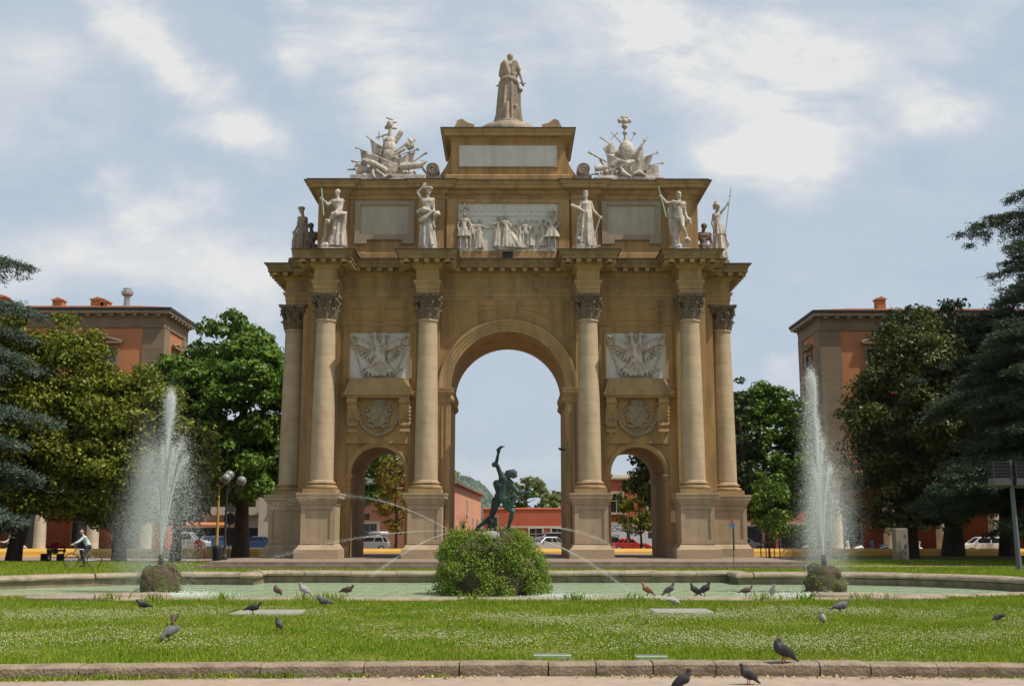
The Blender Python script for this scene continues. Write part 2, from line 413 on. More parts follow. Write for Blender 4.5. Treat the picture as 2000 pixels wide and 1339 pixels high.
# ---------------------------------------------------------------- mesh helpers
class MB:
    """collects vertices and faces; build() links them as one mesh object"""

    def __init__(self):
        self.v, self.f = [], []

    def add(self, vs, fs):
        n = len(self.v)
        self.v += [tuple(p) for p in vs]
        self.f += [tuple(i + n for i in f) for f in fs]
        return self

    def box(self, x0, x1, y0, y1, z0, z1):
        return self.add([(x0, y0, z0), (x1, y0, z0), (x1, y1, z0), (x0, y1, z0), (x0, y0, z1), (x1, y0, z1), (x1, y1, z1), (x0, y1, z1)],
                        [(0, 3, 2, 1), (4, 5, 6, 7), (0, 1, 5, 4), (1, 2, 6, 5), (2, 3, 7, 6), (3, 0, 4, 7)])

    def loops(self, rings, cap=True, closed=True):
        """rings: list of equally long vertex loops, skinned one to the next"""
        n = len(rings[0])
        vs = [p for r in rings for p in r]
        fs = []
        for k in range(len(rings) - 1):
            for i in range(n if closed else n - 1):
                j = (i + 1) % n
                fs.append((k * n + i, k * n + j, (k + 1) * n + j, (k + 1) * n + i))
        if cap:
            fs.append(tuple(range(n - 1, -1, -1)))
            fs.append(tuple(range((len(rings) - 1) * n, len(rings) * n)))
        return self.add(vs, fs)

    def rect_profile(self, cx, cy, hx, hy, prof):
        rings = []
        for o, z in prof:
            rings.append([(cx - hx - o, cy - hy - o, z), (cx + hx + o, cy - hy - o, z), (cx + hx + o, cy + hy + o, z), (cx - hx - o, cy + hy + o, z)])
        return self.loops(rings)

    def poly_profile(self, pts, prof):
        """sweep (out, z) profile round a counter-clockwise footprint"""
        n = len(pts)
        offs = []
        for i in range(n):
            a, b, c = Vector(pts[i - 1]), Vector(pts[i]), Vector(pts[(i + 1) % n])
            e1 = (b - a).normalized(); e2 = (c - b).normalized()
            n1 = Vector((e1.y, -e1.x)); n2 = Vector((e2.y, -e2.x))
            d = 1 + n1.dot(n2)
            offs.append((n1 + n2) / max(d, .2))
        rings = [[(pts[i][0] + offs[i].x * o, pts[i][1] + offs[i].y * o, z) for i in range(n)] for o, z in prof]
        return self.loops(rings)

    def lathe(self, prof, c=(0, 0, 0), n=24, squash=1.0):
        rings = [[(c[0] + r * math.cos(2 * math.pi * i / n), c[1] + squash * r * math.sin(2 * math.pi * i / n), c[2] + z) for i in range(n)] for r, z in prof]
        return self.loops(rings)

    def tube(self, path, radii, n=8, cap=True):
        path = [Vector(p) for p in path]
        if not hasattr(radii, '__len__'):
            radii = [radii] * len(path)
        rings = []
        up = None
        for i, p in enumerate(path):
            d = (path[min(i + 1, len(path) - 1)] - path[max(i - 1, 0)])
            d = d.normalized() if d.length > 1e-9 else Vector((0, 0, 1))
            if up is None:
                up = Vector((0, 0, 1)) if abs(d.z) < .9 else Vector((1, 0, 0))
            a = d.cross(up)
            if a.length < 1e-6:
                a = d.cross(Vector((0, 1, 0)))
            a.normalize()
            b = a.cross(d).normalized()
            up = b
            r = radii[i]
            rings.append([p + a * (r * math.cos(2 * math.pi * k / n)) - b * (r * math.sin(2 * math.pi * k / n)) for k in range(n)])
        return self.loops(rings, cap)

    def capsule(self, a, b, ra, rb, n=10):
        a, b = Vector(a), Vector(b)
        d = b - a
        if d.length < 1e-6:
            d = Vector((0, 0, 1e-4)); b = a + d
        u = d.normalized()
        path, rad = [], []
        for t in (-.98, -.75, -.4):
            path.append(a + u * (ra * t)); rad.append(ra * math.sqrt(1 - t * t))
        path.append(a); rad.append(ra)
        path.append(b); rad.append(rb)
        for t in (.4, .75, .98):
            path.append(b + u * (rb * t)); rad.append(rb * math.sqrt(1 - t * t))
        return self.tube(path, rad, n)

    def ellipsoid(self, c, r, rot=None, n=12, m=8):
        R = rot.to_matrix() if rot is not None else Matrix.Identity(3)
        c = Vector(c)
        rings = []
        for j in range(m + 1):
            t = -math.pi / 2 + math.pi * j / m
            ct = max(math.cos(t), .02)
            rings.append([c + R @ Vector((r[0] * ct * math.cos(2 * math.pi * i / n), r[1] * ct * math.sin(2 * math.pi * i / n), r[2] * math.sin(t))) for i in range(n)])
        return self.loops(rings)

    def prism_xz(self, poly, y0, y1):
        """polygon in x, z extruded along y"""
        return self.loops([[(x, y0, z) for x, z in poly], [(x, y1, z) for x, z in poly]])

    def prism_yz(self, poly, x0, x1):
        return self.loops([[(x0, y, z) for y, z in poly], [(x1, y, z) for y, z in poly]])

    def prism_xy(self, poly, z0, z1):
        return self.loops([[(x, y, z0) for x, y in poly], [(x, y, z1) for x, y in poly]])

    def obox(self, c, half, rot):
        R = rot.to_matrix()
        c = Vector(c)
        vs = [c + R @ Vector((sx * half[0], sy * half[1], sz * half[2])) for sz in (-1, 1) for sx, sy in ((-1, -1), (1, -1), (1, 1), (-1, 1))]
        return self.add(vs, [(0, 3, 2, 1), (4, 5, 6, 7), (0, 1, 5, 4), (1, 2, 6, 5), (2, 3, 7, 6), (3, 0, 4, 7)])

    def move(self, M4):
        self.v = [tuple(M4 @ Vector(p)) for p in self.v]
        return self

    def mesh(self, name, smooth=False):
        me = bpy.data.meshes.new(name)
        me.from_pydata(self.v, [], self.f)
        bm = bmesh.new(); bm.from_mesh(me)
        bmesh.ops.recalc_face_normals(bm, faces=bm.faces)
        bm.to_mesh(me); bm.free()
        if smooth:
            me.polygons.foreach_set('use_smooth', [True] * len(me.polygons))
        return me

    def build(self, name, m, parent=None, smooth=False, angle=None):
        me = self.mesh(name, smooth or angle is not None)
        if angle is not None:
            sharp_by_angle(me, angle)
        return link_mesh(name, me, m, parent)


def sharp_by_angle(me, ang):
    bm = bmesh.new(); bm.from_mesh(me)
    for e in bm.edges:
        if len(e.link_faces) == 2 and e.calc_face_angle(0) > math.radians(ang):
            e.smooth = False
    bm.to_mesh(me); bm.free()


def link_mesh(name, me, m, parent=None):
    o = bpy.data.objects.new(name, me)
    if m is not None and len(me.materials) == 0:
        me.materials.append(M[m] if isinstance(m, str) else m)
    COL.objects.link(o)
    if parent is not None:
        o.parent = parent
    return o


def np_mesh(name, V, Fq, smooth=False):
    me = bpy.data.meshes.new(name)
    k = Fq.shape[1]
    me.vertices.add(len(V)); me.vertices.foreach_set('co', V.astype(np.float32).ravel())
    me.loops.add(len(Fq) * k); me.loops.foreach_set('vertex_index', Fq.astype(np.int32).ravel())
    me.polygons.add(len(Fq)); me.polygons.foreach_set('loop_start', np.arange(0, len(Fq) * k, k, dtype=np.int32))
    if smooth:
        me.polygons.foreach_set('use_smooth', np.ones(len(Fq), dtype=bool))
    me.update(calc_edges=True)
    return me


def vox_mesh(mb, name, size, smooth=4, noise=0.0, nscale=.3):
    """fuse overlapping solids into one continuous sculpted surface"""
    me = mb.mesh(name)
    o = bpy.data.objects.new('tmp', me)
    COL.objects.link(o)
    r = o.modifiers.new('r', 'REMESH'); r.mode = 'VOXEL'; r.voxel_size = size
    if smooth:
        s = o.modifiers.new('s', 'SMOOTH'); s.iterations = smooth; s.factor = .5
    if noise:
        t = bpy.data.textures.new('n', 'CLOUDS'); t.noise_scale = nscale; t.noise_depth = 3
        d = o.modifiers.new('d', 'DISPLACE'); d.texture = t; d.strength = noise; d.mid_level = .5
    bpy.context.view_layer.update()
    dg = bpy.context.evaluated_depsgraph_get()
    out = bpy.data.meshes.new_from_object(o.evaluated_get(dg))
    bpy.data.objects.remove(o)
    bpy.data.meshes.remove(me)
    out.name = name
    out.polygons.foreach_set('use_smooth', [True] * len(out.polygons))
    return out


def tag(o, label=None, cat=None, group=None, kind=None):
    if label: o['label'] = label
    if cat: o['category'] = cat
    if group: o['group'] = group
    if kind: o['kind'] = kind
    return o


def empty(name, loc=(0, 0, 0), rz=0.0):
    o = bpy.data.objects.new(name, None)
    o.location = loc
    o.rotation_euler = (0, 0, rz)
    o.empty_display_size = .2
    COL.objects.link(o)
    return o


def copy_tree(o, parent=None):
    c = o.copy()
    COL.objects.link(c)
    if parent is not None:
        c.parent = parent
    for ch in list(o.children):
        copy_tree(ch, c)
    return c


def sheet(name, outer, holes, z, m):
    """flat sheet with holes"""
    bm = bmesh.new()
    edges = []
    for loop in [outer] + holes:
        vs = [bm.verts.new((x, y, z)) for x, y in loop]
        for i in range(len(vs)):
            edges.append(bm.edges.new((vs[i], vs[(i + 1) % len(vs)])))
    bmesh.ops.triangle_fill(bm, use_beauty=True, use_dissolve=False, edges=edges, normal=(0, 0, 1))
    for fc in bm.faces:
        if fc.normal.z < 0:
            fc.normal_flip()
    me = bpy.data.meshes.new(name)
    bm.to_mesh(me); bm.free()
    return link_mesh(name, me, m)


# ---------------------------------------------------------------- figures
def hand(mb, el, ha, s, curl=.5, n=6):
    """palm, four fingers of unequal length and a thumb from the side of the palm"""
    el, ha = Vector(el), Vector(ha)
    d = (ha - el).normalized()
    side = d.cross(Vector((0, 1, 0)))
    if side.length < .2:
        side = d.cross(Vector((1, 0, 0)))
    side.normalize()
    nrm = side.cross(d).normalized()
    palm = ha + d * (.085 * s)
    mb.capsule(ha, palm, .028 * s, .034 * s, n)
    mb.capsule(ha + side * .02 * s, palm + side * .022 * s, .022 * s, .02 * s, n)
    mb.capsule(ha - side * .02 * s, palm - side * .022 * s, .022 * s, .02 * s, n)
    for k, ln in enumerate((.062, .078, .073, .056)):
        b = palm + side * ((k - 1.5) * .019 * s)
        mid = b + (d * math.cos(curl) + nrm * math.sin(curl)) * (ln * .55 * s)
        tip = mid + (d * math.cos(2 * curl) + nrm * math.sin(2 * curl)) * (ln * .5 * s)
        mb.capsule(b, mid, .0095 * s, .009 * s, n)
        mb.capsule(mid, tip, .009 * s, .0075 * s, n)
    t0 = ha + side * .028 * s + d * .02 * s
    t1 = t0 + (side * .7 + d * .7) * .04 * s
    mb.capsule(t0, t1, .012 * s, .011 * s, n)
    mb.capsule(t1, t1 + (d * .9 + nrm * .4) * .032 * s, .011 * s, .009 * s, n)


def head_shape(mb, neck, head, s, face=(0, -1, 0), hair=True):
    neck, head, face = Vector(neck), Vector(head), Vector(face).normalized()
    up = (head - neck).normalized()
    mb.capsule(neck, head - up * .03 * s, .058 * s, .055 * s)
    mb.ellipsoid(head + up * .03 * s - face * .012 * s, (.078 * s, .092 * s, .10 * s))
    mb.ellipsoid(head - up * .05 * s + face * .022 * s, (.056 * s, .062 * s, .068 * s))
    side = up.cross(face).normalized()
    mb.capsule(head + face * .085 * s + up * .012 * s, head + face * .105 * s - up * .03 * s, .012 * s, .017 * s, 6)
    mb.capsule(head + face * .08 * s + up * .028 * s - side * .04 * s, head + face * .08 * s + up * .028 * s + side * .04 * s, .014 * s, .014 * s, 6)
    mb.capsule(head + face * .078 * s - up * .062 * s - side * .016 * s, head + face * .078 * s - up * .062 * s + side * .016 * s, .011 * s, .011 * s, 6)
    for q in (-1, 1):
        mb.ellipsoid(head + side * (q * .078 * s) - up * .005 * s, (.015 * s, .02 * s, .032 * s))
    if hair:
        for k in range(9):
            a = math.pi * 2 * k / 9
            mb.ellipsoid(head + up * .055 * s - face * (.02 * s) + (side * math.cos(a) + face * math.sin(a) * .8) * .06 * s, (.04 * s, .04 * s, .045 * s), n=8, m=6)


def torso(mb, J, s, fat=1.0):
    sl, sr, hl, hr = (Vector(J[k]) for k in ('sl', 'sr', 'hl', 'hr'))
    nk = Vector(J['neck'])
    pm, cm = (hl + hr) / 2, (sl + sr) / 2
    w = cm.lerp(pm, .62)
    mb.capsule(sl, sr, .075 * s * fat, .075 * s * fat)
    c1, c2 = cm.lerp(pm, .22), cm.lerp(pm, .42)
    mb.capsule(c1.lerp(sl, .55), c1.lerp(sr, .55), .105 * s * fat, .105 * s * fat)
    mb.capsule(c2.lerp(sl, .38), c2.lerp(sr, .38), .10 * s * fat, .10 * s * fat)
    mb.capsule(w.lerp(hl, .12), w.lerp(hr, .12), .105 * s * fat, .105 * s * fat)
    mb.capsule(c2, pm, .115 * s * fat, .12 * s * fat)
    mb.capsule(hl, hr, .10 * s * fat, .10 * s * fat)
    mb.capsule(cm, nk, .075 * s, .058 * s)


def limb(mb, a, b, c, r, s):
    mb.capsule(a, b, r[0] * s, r[1] * s)
    m = Vector(b).lerp(Vector(c), .35)
    mb.capsule(b, m, r[1] * s, r[2] * s)
    mb.capsule(m, c, r[2] * s, r[3] * s)


ARM = (.056, .042, .043, .028)
LEG = (.092, .056, .060, .036)


def foot(mb, kn, ft, s, fdir=(0, -1, 0)):
    ft, fdir = Vector(ft), Vector(fdir).normalized()
    mb.capsule(ft - fdir * .04 * s - Vector((0, 0, .045 * s)), ft + fdir * .10 * s - Vector((0, 0, .058 * s)), .036 * s, .032 * s)
    mb.capsule(ft + fdir * .10 * s - Vector((0, 0, .06 * s)), ft + fdir * .17 * s - Vector((0, 0, .068 * s)), .034 * s, .022 * s)


def figure(mb, J, s, face=(0, -1, 0), legs=True, arms='LR', hair=True, curl=.9, fdir=(0, -1, 0)):
    head_shape(mb, J['neck'], J['head'], s, face, hair)
    torso(mb, J, s)
    if 'L' in arms:
        limb(mb, J['sl'], J['el'], J['al'], ARM, s); hand(mb, J['el'], J['al'], s, curl)
    if 'R' in arms:
        limb(mb, J['sr'], J['er'], J['ar'], ARM, s); hand(mb, J['er'], J['ar'], s, curl)
    if legs:
        limb(mb, J['hl'], J['kl'], J['fl'], LEG, s); foot(mb, J['kl'], J['fl'], s, fdir)
        limb(mb, J['hr'], J['kr'], J['fr'], LEG, s); foot(mb, J['kr'], J['fr'], s, fdir)
    return mb


def skirt(mb, top, bot, rt, rb, folds=9, depth=.14, n=48, squash=.8, seed=0, steps=7, bell=1.0):
    """hanging cloth with vertical folds"""
    rs = np.random.default_rng(seed)
    ph = rs.uniform(0, 6.28, 4)
    top, bot = Vector(top), Vector(bot)
    rings = []
    for k in range(steps + 1):
        t = k / steps
        c = top.lerp(bot, t)
        r = rt + (rb - rt) * t ** bell
        ring = []
        for i in range(n):
            a = 2 * math.pi * i / n
            w = math.cos(folds * a + ph[0] + .6 * t) + .5 * math.cos((folds * 2 + 1) * a + ph[1]) + .6 * math.cos(3 * a + ph[2] + t)
            rr = r * (1 + depth * w * (.35 + .65 * t))
            ring.append(c + Vector((rr * math.cos(a), squash * rr * math.sin(a), 0)))
        rings.append(ring)
    mb.loops(rings)


def cloth(mb, corners, thick=.05, waves=3, amp=.06, n=10):
    """a hanging flag or cape: bilinear patch with waves, given real thickness"""
    a, b, c, d = (Vector(p) for p in corners)
    nr = (b - a).cross(d - a).normalized()
    front, back = [], []
    for j in range(n + 1):
        for i in range(n + 1):
            u, v = i / n, j / n
            p = a.lerp(b, u).lerp(d.lerp(c, u), v) + nr * (amp * math.sin(u * waves * math.pi + v * 2.0))
            front.append(p + nr * thick / 2); back.append(p - nr * thick / 2)
    m = n + 1
    k = m * m
    fs = []
    for j in range(n):
        for i in range(n):
            q = (j * m + i, j * m + i + 1, (j + 1) * m + i + 1, (j + 1) * m + i)
            fs.append(q); fs.append(tuple(x + k for x in reversed(q)))
    border = [i for i in range(m)] + [j * m + n for j in range(1, m)] + [n * m + i for i in range(n - 1, -1, -1)] + [j * m for j in range(n - 1, 0, -1)]
    for x in range(len(border)):
        p, q = border[x], border[(x + 1) % len(border)]
        fs.append((q, p, p + k, q + k))
    mb.add(front + back, fs)


# ================================================================ THE TRIUMPHAL ARCH
YW, YB = 62.5, 68.8           # front and back wall planes
PZ = 0.33                     # top of the platform
COLX = (-10.0, -4.4, 4.4, 10.0)
YC = 60.9                     # axis of the front columns
SIDE_X, SIDE_Y = 12.35, (64.2, 67.1)

arch = empty('triumphal_arch', (0, YW, PZ))
arch.location = (0, 0, 0)
tag(arch, 'ochre triumphal arch with one tall and two low passages, columns and attic', 'arch')


def arc_pts(cx, cz, r, a0, a1, n):
    return [(cx + r * math.cos(math.radians(a0 + (a1 - a0) * i / n)), cz + r * math.sin(math.radians(a0 + (a1 - a0) * i / n))) for i in range(n + 1)]


def notch(cx, r, spring, z0):
    return [(cx + r, z0)] + arc_pts(cx, spring, r, 0, 180, 28) + [(cx - r, z0)]


def facade(hx, z1, side_r, main_r, niche=None):
    p = [(-hx, PZ), (-hx, z1), (hx, z1), (hx, PZ)]
    if niche:
        x0, x1, zt = niche
        p += [(x1, PZ), (x1, zt), (x0, zt), (x0, PZ)]
    else:
        p += notch(7.17, side_r, 4.86, PZ)
    p += notch(0, main_r, 9.6, PZ)
    if niche:
        p += [(-x0, PZ), (-x0, zt), (-x1, zt), (-x1, PZ)]
    else:
        p += notch(-7.17, side_r, 4.86, PZ)
    return p


MB().prism_xz(facade(11.1, 14.6, 1.5, 3.22), YW, YB).build('wall', 'plaster', arch)
MB().prism_xz(facade(11.13, 14.6, 0, 3.25, (5.5, 8.92, 6.52)), YW - .14, YW + .01).build('wall_facing', 'plaster', arch)
# flank strip behind the side columns
for s in (-1, 1):
    for y in SIDE_Y:
        MB().box(min(s * 11.0, s * 11.75), max(s * 11.0, s * 11.75), y - .62, y + .62, PZ, 14.58).build('flank_pilaster', 'plaster', arch)
    for x in (4.4, 10.0):
        MB().box(s * x - .6, s * x + .6, YW - .34, YW - .13, PZ + 3.5, 14.58).build('wall_pilaster', 'plaster', arch)


# --- columns
def column_shaft():
    prof = []
    for k in range(15):
        t = k / 14
        r = .625 - .115 * t ** 1.7
        prof.append((r, 4.42 + (13.02 - 4.42) * t))
    prof = [(.68, 4.30), (.68, 4.36), (.645, 4.40)] + prof + [(.56, 13.05), (.57, 13.12), (.55, 13.2)]
    return MB().lathe(prof, n=32)


def column_base_mb():
    m = MB().box(-.86, .86, -.86, .86, 3.735, 3.97)
    return m.lathe([(.80, 3.97), (.855, 4.01), (.865, 4.07), (.83, 4.13), (.74, 4.15), (.70, 4.19), (.71, 4.225), (.765, 4.24), (.775, 4.28), (.74, 4.325), (.68, 4.33)], n=32)


def capital_mb():
    m = MB()
    m.lathe([(.50, 13.2), (.53, 13.3), (.53, 13.9), (.58, 14.2), (.66, 14.38)], n=24)
    rs = random.Random(3)
    for row, (z0, h, r0, out, nl, off, w) in enumerate([(13.22, .50, .53, .24, 8, 0, .19), (13.28, .86, .535, .30, 8, .5, .17)]):
        for i in range(nl):
            a = (i + off) * 2 * math.pi / nl
            path = [(r0, z0), (r0 + .05, z0 + h * .45), (r0 + .10, z0 + h * .8), (r0 + out * .75, z0 + h), (r0 + out, z0 + h * .95), (r0 + out * .95, z0 + h * .82)]
            wid = [w, w * 1.05, w * .95, w * .8, w * .55, w * .3]
            t = Vector((-math.sin(a), math.cos(a), 0)); rd = Vector((math.cos(a), math.sin(a), 0))
            for (dx, sc) in ((-.5, .8), (0, 1.0), (.5, .8)):
                pts = [rd * p[0] + t * (wid[k] * dx) + Vector((0, 0, p[1] - (abs(dx) * .06))) for k, p in enumerate(path)]
                m.tube(pts, [w_ * .42 * sc for w_ in wid], 6)
    for i in range(4):
        a = math.pi / 4 + i * math.pi / 2
        rd = Vector((math.cos(a), math.sin(a), 0)); t = Vector((-math.sin(a), math.cos(a), 0))
        for sd in (-1, 1):
            pts = []
            for k in range(12):
                q = k / 11
                ang = q * 2.2 * math.pi
                rr = .16 * (1 - .75 * q)
                pts.append(rd * (.80 + rr * math.sin(ang) * .9) + t * (sd * .045) + Vector((0, 0, 14.20 + rr * math.cos(ang))))
            m.tube([rd * .58 + t * (sd * .25) + Vector((0, 0, 13.95)), rd * .68 + t * (sd * .12) + Vector((0, 0, 14.25))] + pts, [.05] * 2 + [.055] * 12, 6)
    for i in range(4):
        a = i * math.pi / 2
        m.ellipsoid((math.cos(a) * .66, math.sin(a) * .66, 14.44), (.13, .13, .11))
        for sd in (-1, 1):
            t = Vector((-math.sin(a), math.cos(a), 0)); rd = Vector((math.cos(a), math.sin(a), 0))
            m.tube([rd * .58 + t * (sd * .2) + Vector((0, 0, 13.9)), rd * .62 + t * (sd * .12) + Vector((0, 0, 14.2)), rd * .64 + t * (sd * .05) + Vector((0, 0, 14.3))], [.05, .05, .04], 6)
    poly = []
    for i in range(4):
        a0 = -math.pi * 3 / 4 + i * math.pi / 2
        c0 = Vector((math.cos(a0), math.sin(a0))) * 1.13
        a1 = a0 + math.pi / 2
        c1 = Vector((math.cos(a1), math.sin(a1))) * 1.13
        am = (a0 + a1) / 2
        e = Vector((math.cos(a0 + math.pi / 2), math.sin(a0 + math.pi / 2))) * .07
        for k in range(7):
            q = k / 6
            p = c0.lerp(c1, .06 + .88 * q)
            poly.append(tuple(p - Vector((math.cos(am), math.sin(am))) * (.17 * math.sin(math.pi * q))))
    rings = [[(x * s, y * s, z) for x, y in poly] for s, z in ((.94, 14.38), (1.0, 14.44), (1.0, 14.50), (1.04, 14.53), (1.04, 14.568))]
    m.loops(rings)
    return m


PED = [(.27, PZ), (.27, .80), (.18, .83), (.10, .96), (.03, 1.04), (0, 1.06), (0, 3.10), (.05, 3.12), (.05, 3.20), (.10, 3.26), (.17, 3.42),
       (.22, 3.45), (.22, 3.60), (.25, 3.63), (.25, 3.73)]


def pedestal_mb(hx, hy, cy=0):
    m = MB()
    m.rect_profile(0, cy, hx, hy, PED)
    # sunk panel frame on the front face
    y = cy - hy
    for (a, b, c, d) in ((-hx + .02, hx - .02, 2.88, 3.09), (-hx + .02, hx - .02, 1.07, 1.30), (-hx + .02, -hx + .24, 1.30, 2.88), (hx - .24, hx - .02, 1.30, 2.88)):
        m.box(a, b, y - .055, y + .01, c, d)
    return m


shaft_me = column_shaft().mesh('column_shaft'); sharp_by_angle(shaft_me, 40)
shaft_me.polygons.foreach_set('use_smooth', [True] * len(shaft_me.polygons)); sharp_by_angle(shaft_me, 40)
base_me = column_base_mb().mesh('column_base', True); sharp_by_angle(base_me, 40)
cap_me = capital_mb().mesh('capital', True); sharp_by_angle(cap_me, 60)
ped_me = pedestal_mb(.9, .9).mesh('pedestal')
first_col = None
spots = [(x, YC, False) for x in COLX] + [(s * SIDE_X, y, True) for s in (-1, 1) for y in SIDE_Y]
for i, (x, y, side) in enumerate(spots):
    col = link_mesh('column', shaft_me, 'column', arch)
    col.location = (x, y, 0)
    link_mesh('base', base_me, 'trim', col)
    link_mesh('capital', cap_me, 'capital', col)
    if not side:
        p = link_mesh('pedestal', ped_me, 'pedestal', arch)
        p.location = (x, y, 0)
for s in (-1, 1):
    # one long pedestal carries both flank columns
    p = pedestal_mb(1.15, 2.4).build('pedestal', 'pedestal', arch)
    p.location = (s * 12.12, 65.65, 0)

# --- entablature: one footprint that breaks forward over every column
RES = .62
foot_ent = [(-11.15, YW - .05)]
for x in COLX:
    foot_ent += [(x - RES, YW - .05), (x - RES, YC - RES), (x + RES, YC - RES), (x + RES, YW - .05)]
foot_ent += [(11.15, YW - .05), (11.15, 63.55), (12.78, 63.55), (12.78, 67.75), (11.15, 67.75), (11.15, YB + .05),
             (-11.15, YB + .05), (-11.15, 67.75), (-12.78, 67.75), (-12.78, 63.55), (-11.15, 63.55)]
ENT = [(0, 14.572), (0, 14.80), (.035, 14.81), (.035, 15.05), (.07, 15.06), (.14, 15.18), (.16, 15.19), (.16, 15.27), (0, 15.28), (0, 15.93), (.05, 15.95),
       (.12, 16.02), (.16, 16.04), (.16, 16.10), (.24, 16.12), (.24, 16.30), (.28, 16.31)]
m = MB().poly_profile(foot_ent, ENT)
m.build('entablature', 'trim', arch)


def along(p, q, o):
    a, b = Vector(p), Vector(q)
    d = (b - a).normalized(); nr = Vector((d.y, -d.x))
    return a, b, d, nr


# modillions and the cornice above them
nf = len(foot_ent)
for i in range(nf):
    a, b, d, nr = along(foot_ent[i], foot_ent[(i + 1) % nf], 0)
    if nr.y > .5:
        continue
    # outer corners extend the run by the projection
    prv, nxt = Vector(foot_ent[i - 1]), Vector(foot_ent[(i + 2) % nf])
    cross0 = (a - prv).x * d.y - (a - prv).y * d.x
    cross1 = d.x * (nxt - b).y - d.y * (nxt - b).x
    s0 = -.5 if cross0 > 0 else .95
    s1 = -.5 if cross1 > 0 else .95
    ln = (b - a).length - s0 - s1
    if ln < .3:
        continue
    k = max(1, round(ln / .62))
    for j in range(k + 1):
        p = a + d * (s0 + ln * j / k)
        c = p + nr * .56
        rot = Euler((0, 0, math.atan2(d.y, d.x)))
        MB().obox((c.x, c.y, 16.215), (.13, .29, .083), rot).build('modillion', 'trim', arch)
COR = [(.2, 16.312), (.90, 16.315), (.90, 16.50), (.93, 16.51), (.96, 16.60), (1.03, 16.70), (1.06, 16.71), (1.06, 16.755)]
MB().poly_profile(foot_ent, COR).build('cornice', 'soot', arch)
MB().poly_profile(foot_ent, [(1.02, 16.758), (1.11, 16.76), (1.11, 16.80), (.2, 16.93), (-.05, 16.94)]).build('cornice_roofing', 'slate', arch)

# --- attic storey
YA = 62.9
foot_att = [(-10.95, YA)]
for x0, x1 in ((-10.75, -9.2), (-5.15, -3.65), (3.65, 5.15), (9.2, 10.75)):
    foot_att += [(x0, YA), (x0, YA - .18), (x1, YA - .18), (x1, YA)]
foot_att += [(10.95, YA), (10.95, 68.4), (-10.95, 68.4)]
MB().poly_profile(foot_att, [(.14, 16.9), (.14, 17.45), (.06, 17.5), (0, 17.55), (0, 20.62), (.05, 20.63), (.05, 20.72), (0, 20.74), (0, 20.9)]).build('attic_wall', 'plaster', arch)
MB().poly_profile(foot_att, [(0, 20.902), (.06, 20.92), (.16, 21.02), (.18, 21.04), (.18, 21.14), (.52, 21.2), (.52, 21.38), (.56, 21.39), (.66, 21.52), (.70, 21.53), (.70, 21.58)]).build('attic_cornice', 'trim', arch)
MB().poly_profile(foot_att, [(.6, 21.583), (.76, 21.585), (.76, 21.625), (.1, 21.74), (0, 21.75)]).build('attic_roof', 'slate', arch)
# central bay framing the relief
m = MB()
m.box(-3.52, -2.9, YA - .24, YA + .02, 17.3, 20.6); m.box(2.9, 3.52, YA - .24, YA + .02, 17.3, 20.6)
m.box(-2.9, 2.9, YA - .24, YA + .02, 20.38, 20.6); m.box(-2.9, 2.9, YA - .235, YA + .02, 16.93, 17.55)
m.build('relief_surround', 'plaster', arch)
MB().box(-.32, .28, YA - .262, YA - .2, 17.02, 17.50).build('painted_recess', 'black', arch)  # flat black box stands in for the shade inside a floodlight recess

# inscription panels in the attic
for s in (-1, 1):
    fr = MB()
    x0, x1 = 5.4, 8.82
    cx = s * 7.11
    for (a, b, c, d) in ((-1.71, 1.71, 20.27, 20.52), (-1.71, -1.40, 18.52, 20.27), (1.40, 1.71, 18.52, 20.27), (-1.71, 1.71, 18.22, 18.52), (-1.71, -1.0, 17.98, 18.22), (1.0, 1.71, 17.98, 18.22)):
        fr.box(cx + a, cx + b, YA - .17, YA + .01, c, d)
    f = fr.build('inscription_frame', 'grey_frame', arch)
    MB().box(cx - 1.40, cx + 1.40, YA - .07, YA + .01, 18.52, 20.27).build('inscription_slab', 'grey_panel', f)

# --- crowning block with its slab, scrolls and dome
cb = MB().rect_profile(0, 66.0, 3.35, 2.4, [(.32, 21.7), (.32, 22.25), (.26, 22.3), (0, 22.36), (0, 24.40), (.05, 24.42), (.09, 24.52), (.12, 24.54), (.12, 24.62)]).build('crowning_block', 'plaster', arch)
MB().rect_profile(0, 66.0, 3.35, 2.4, [(.12, 24.622), (.42, 24.66), (.42, 24.84), (.46, 24.85), (.54, 24.97), (.58, 24.98), (.58, 25.03)]).build('cornice', 'trim', cb)
MB().rect_profile(0, 66.0, 3.35, 2.4, [(.5, 25.032), (.63, 25.035), (.63, 25.075), (0, 25.16)]).build('roofing', 'slate', cb)
m = MB()
for (a, b, c, d) in ((-2.95, 2.95, 24.16, 24.22), (-2.95, 2.95, 22.80, 22.86), (-2.95, -2.88, 22.86, 24.16), (2.88, 2.95, 22.86, 24.16)):
    m.box(a, b, 63.54, 63.61, c, d)
m.build('slab_border', 'plaster', cb)
MB().box(-2.88, 2.88, 63.57, 63.61, 22.86, 24.16).build('blank_marble_slab', 'marble_clean', cb)
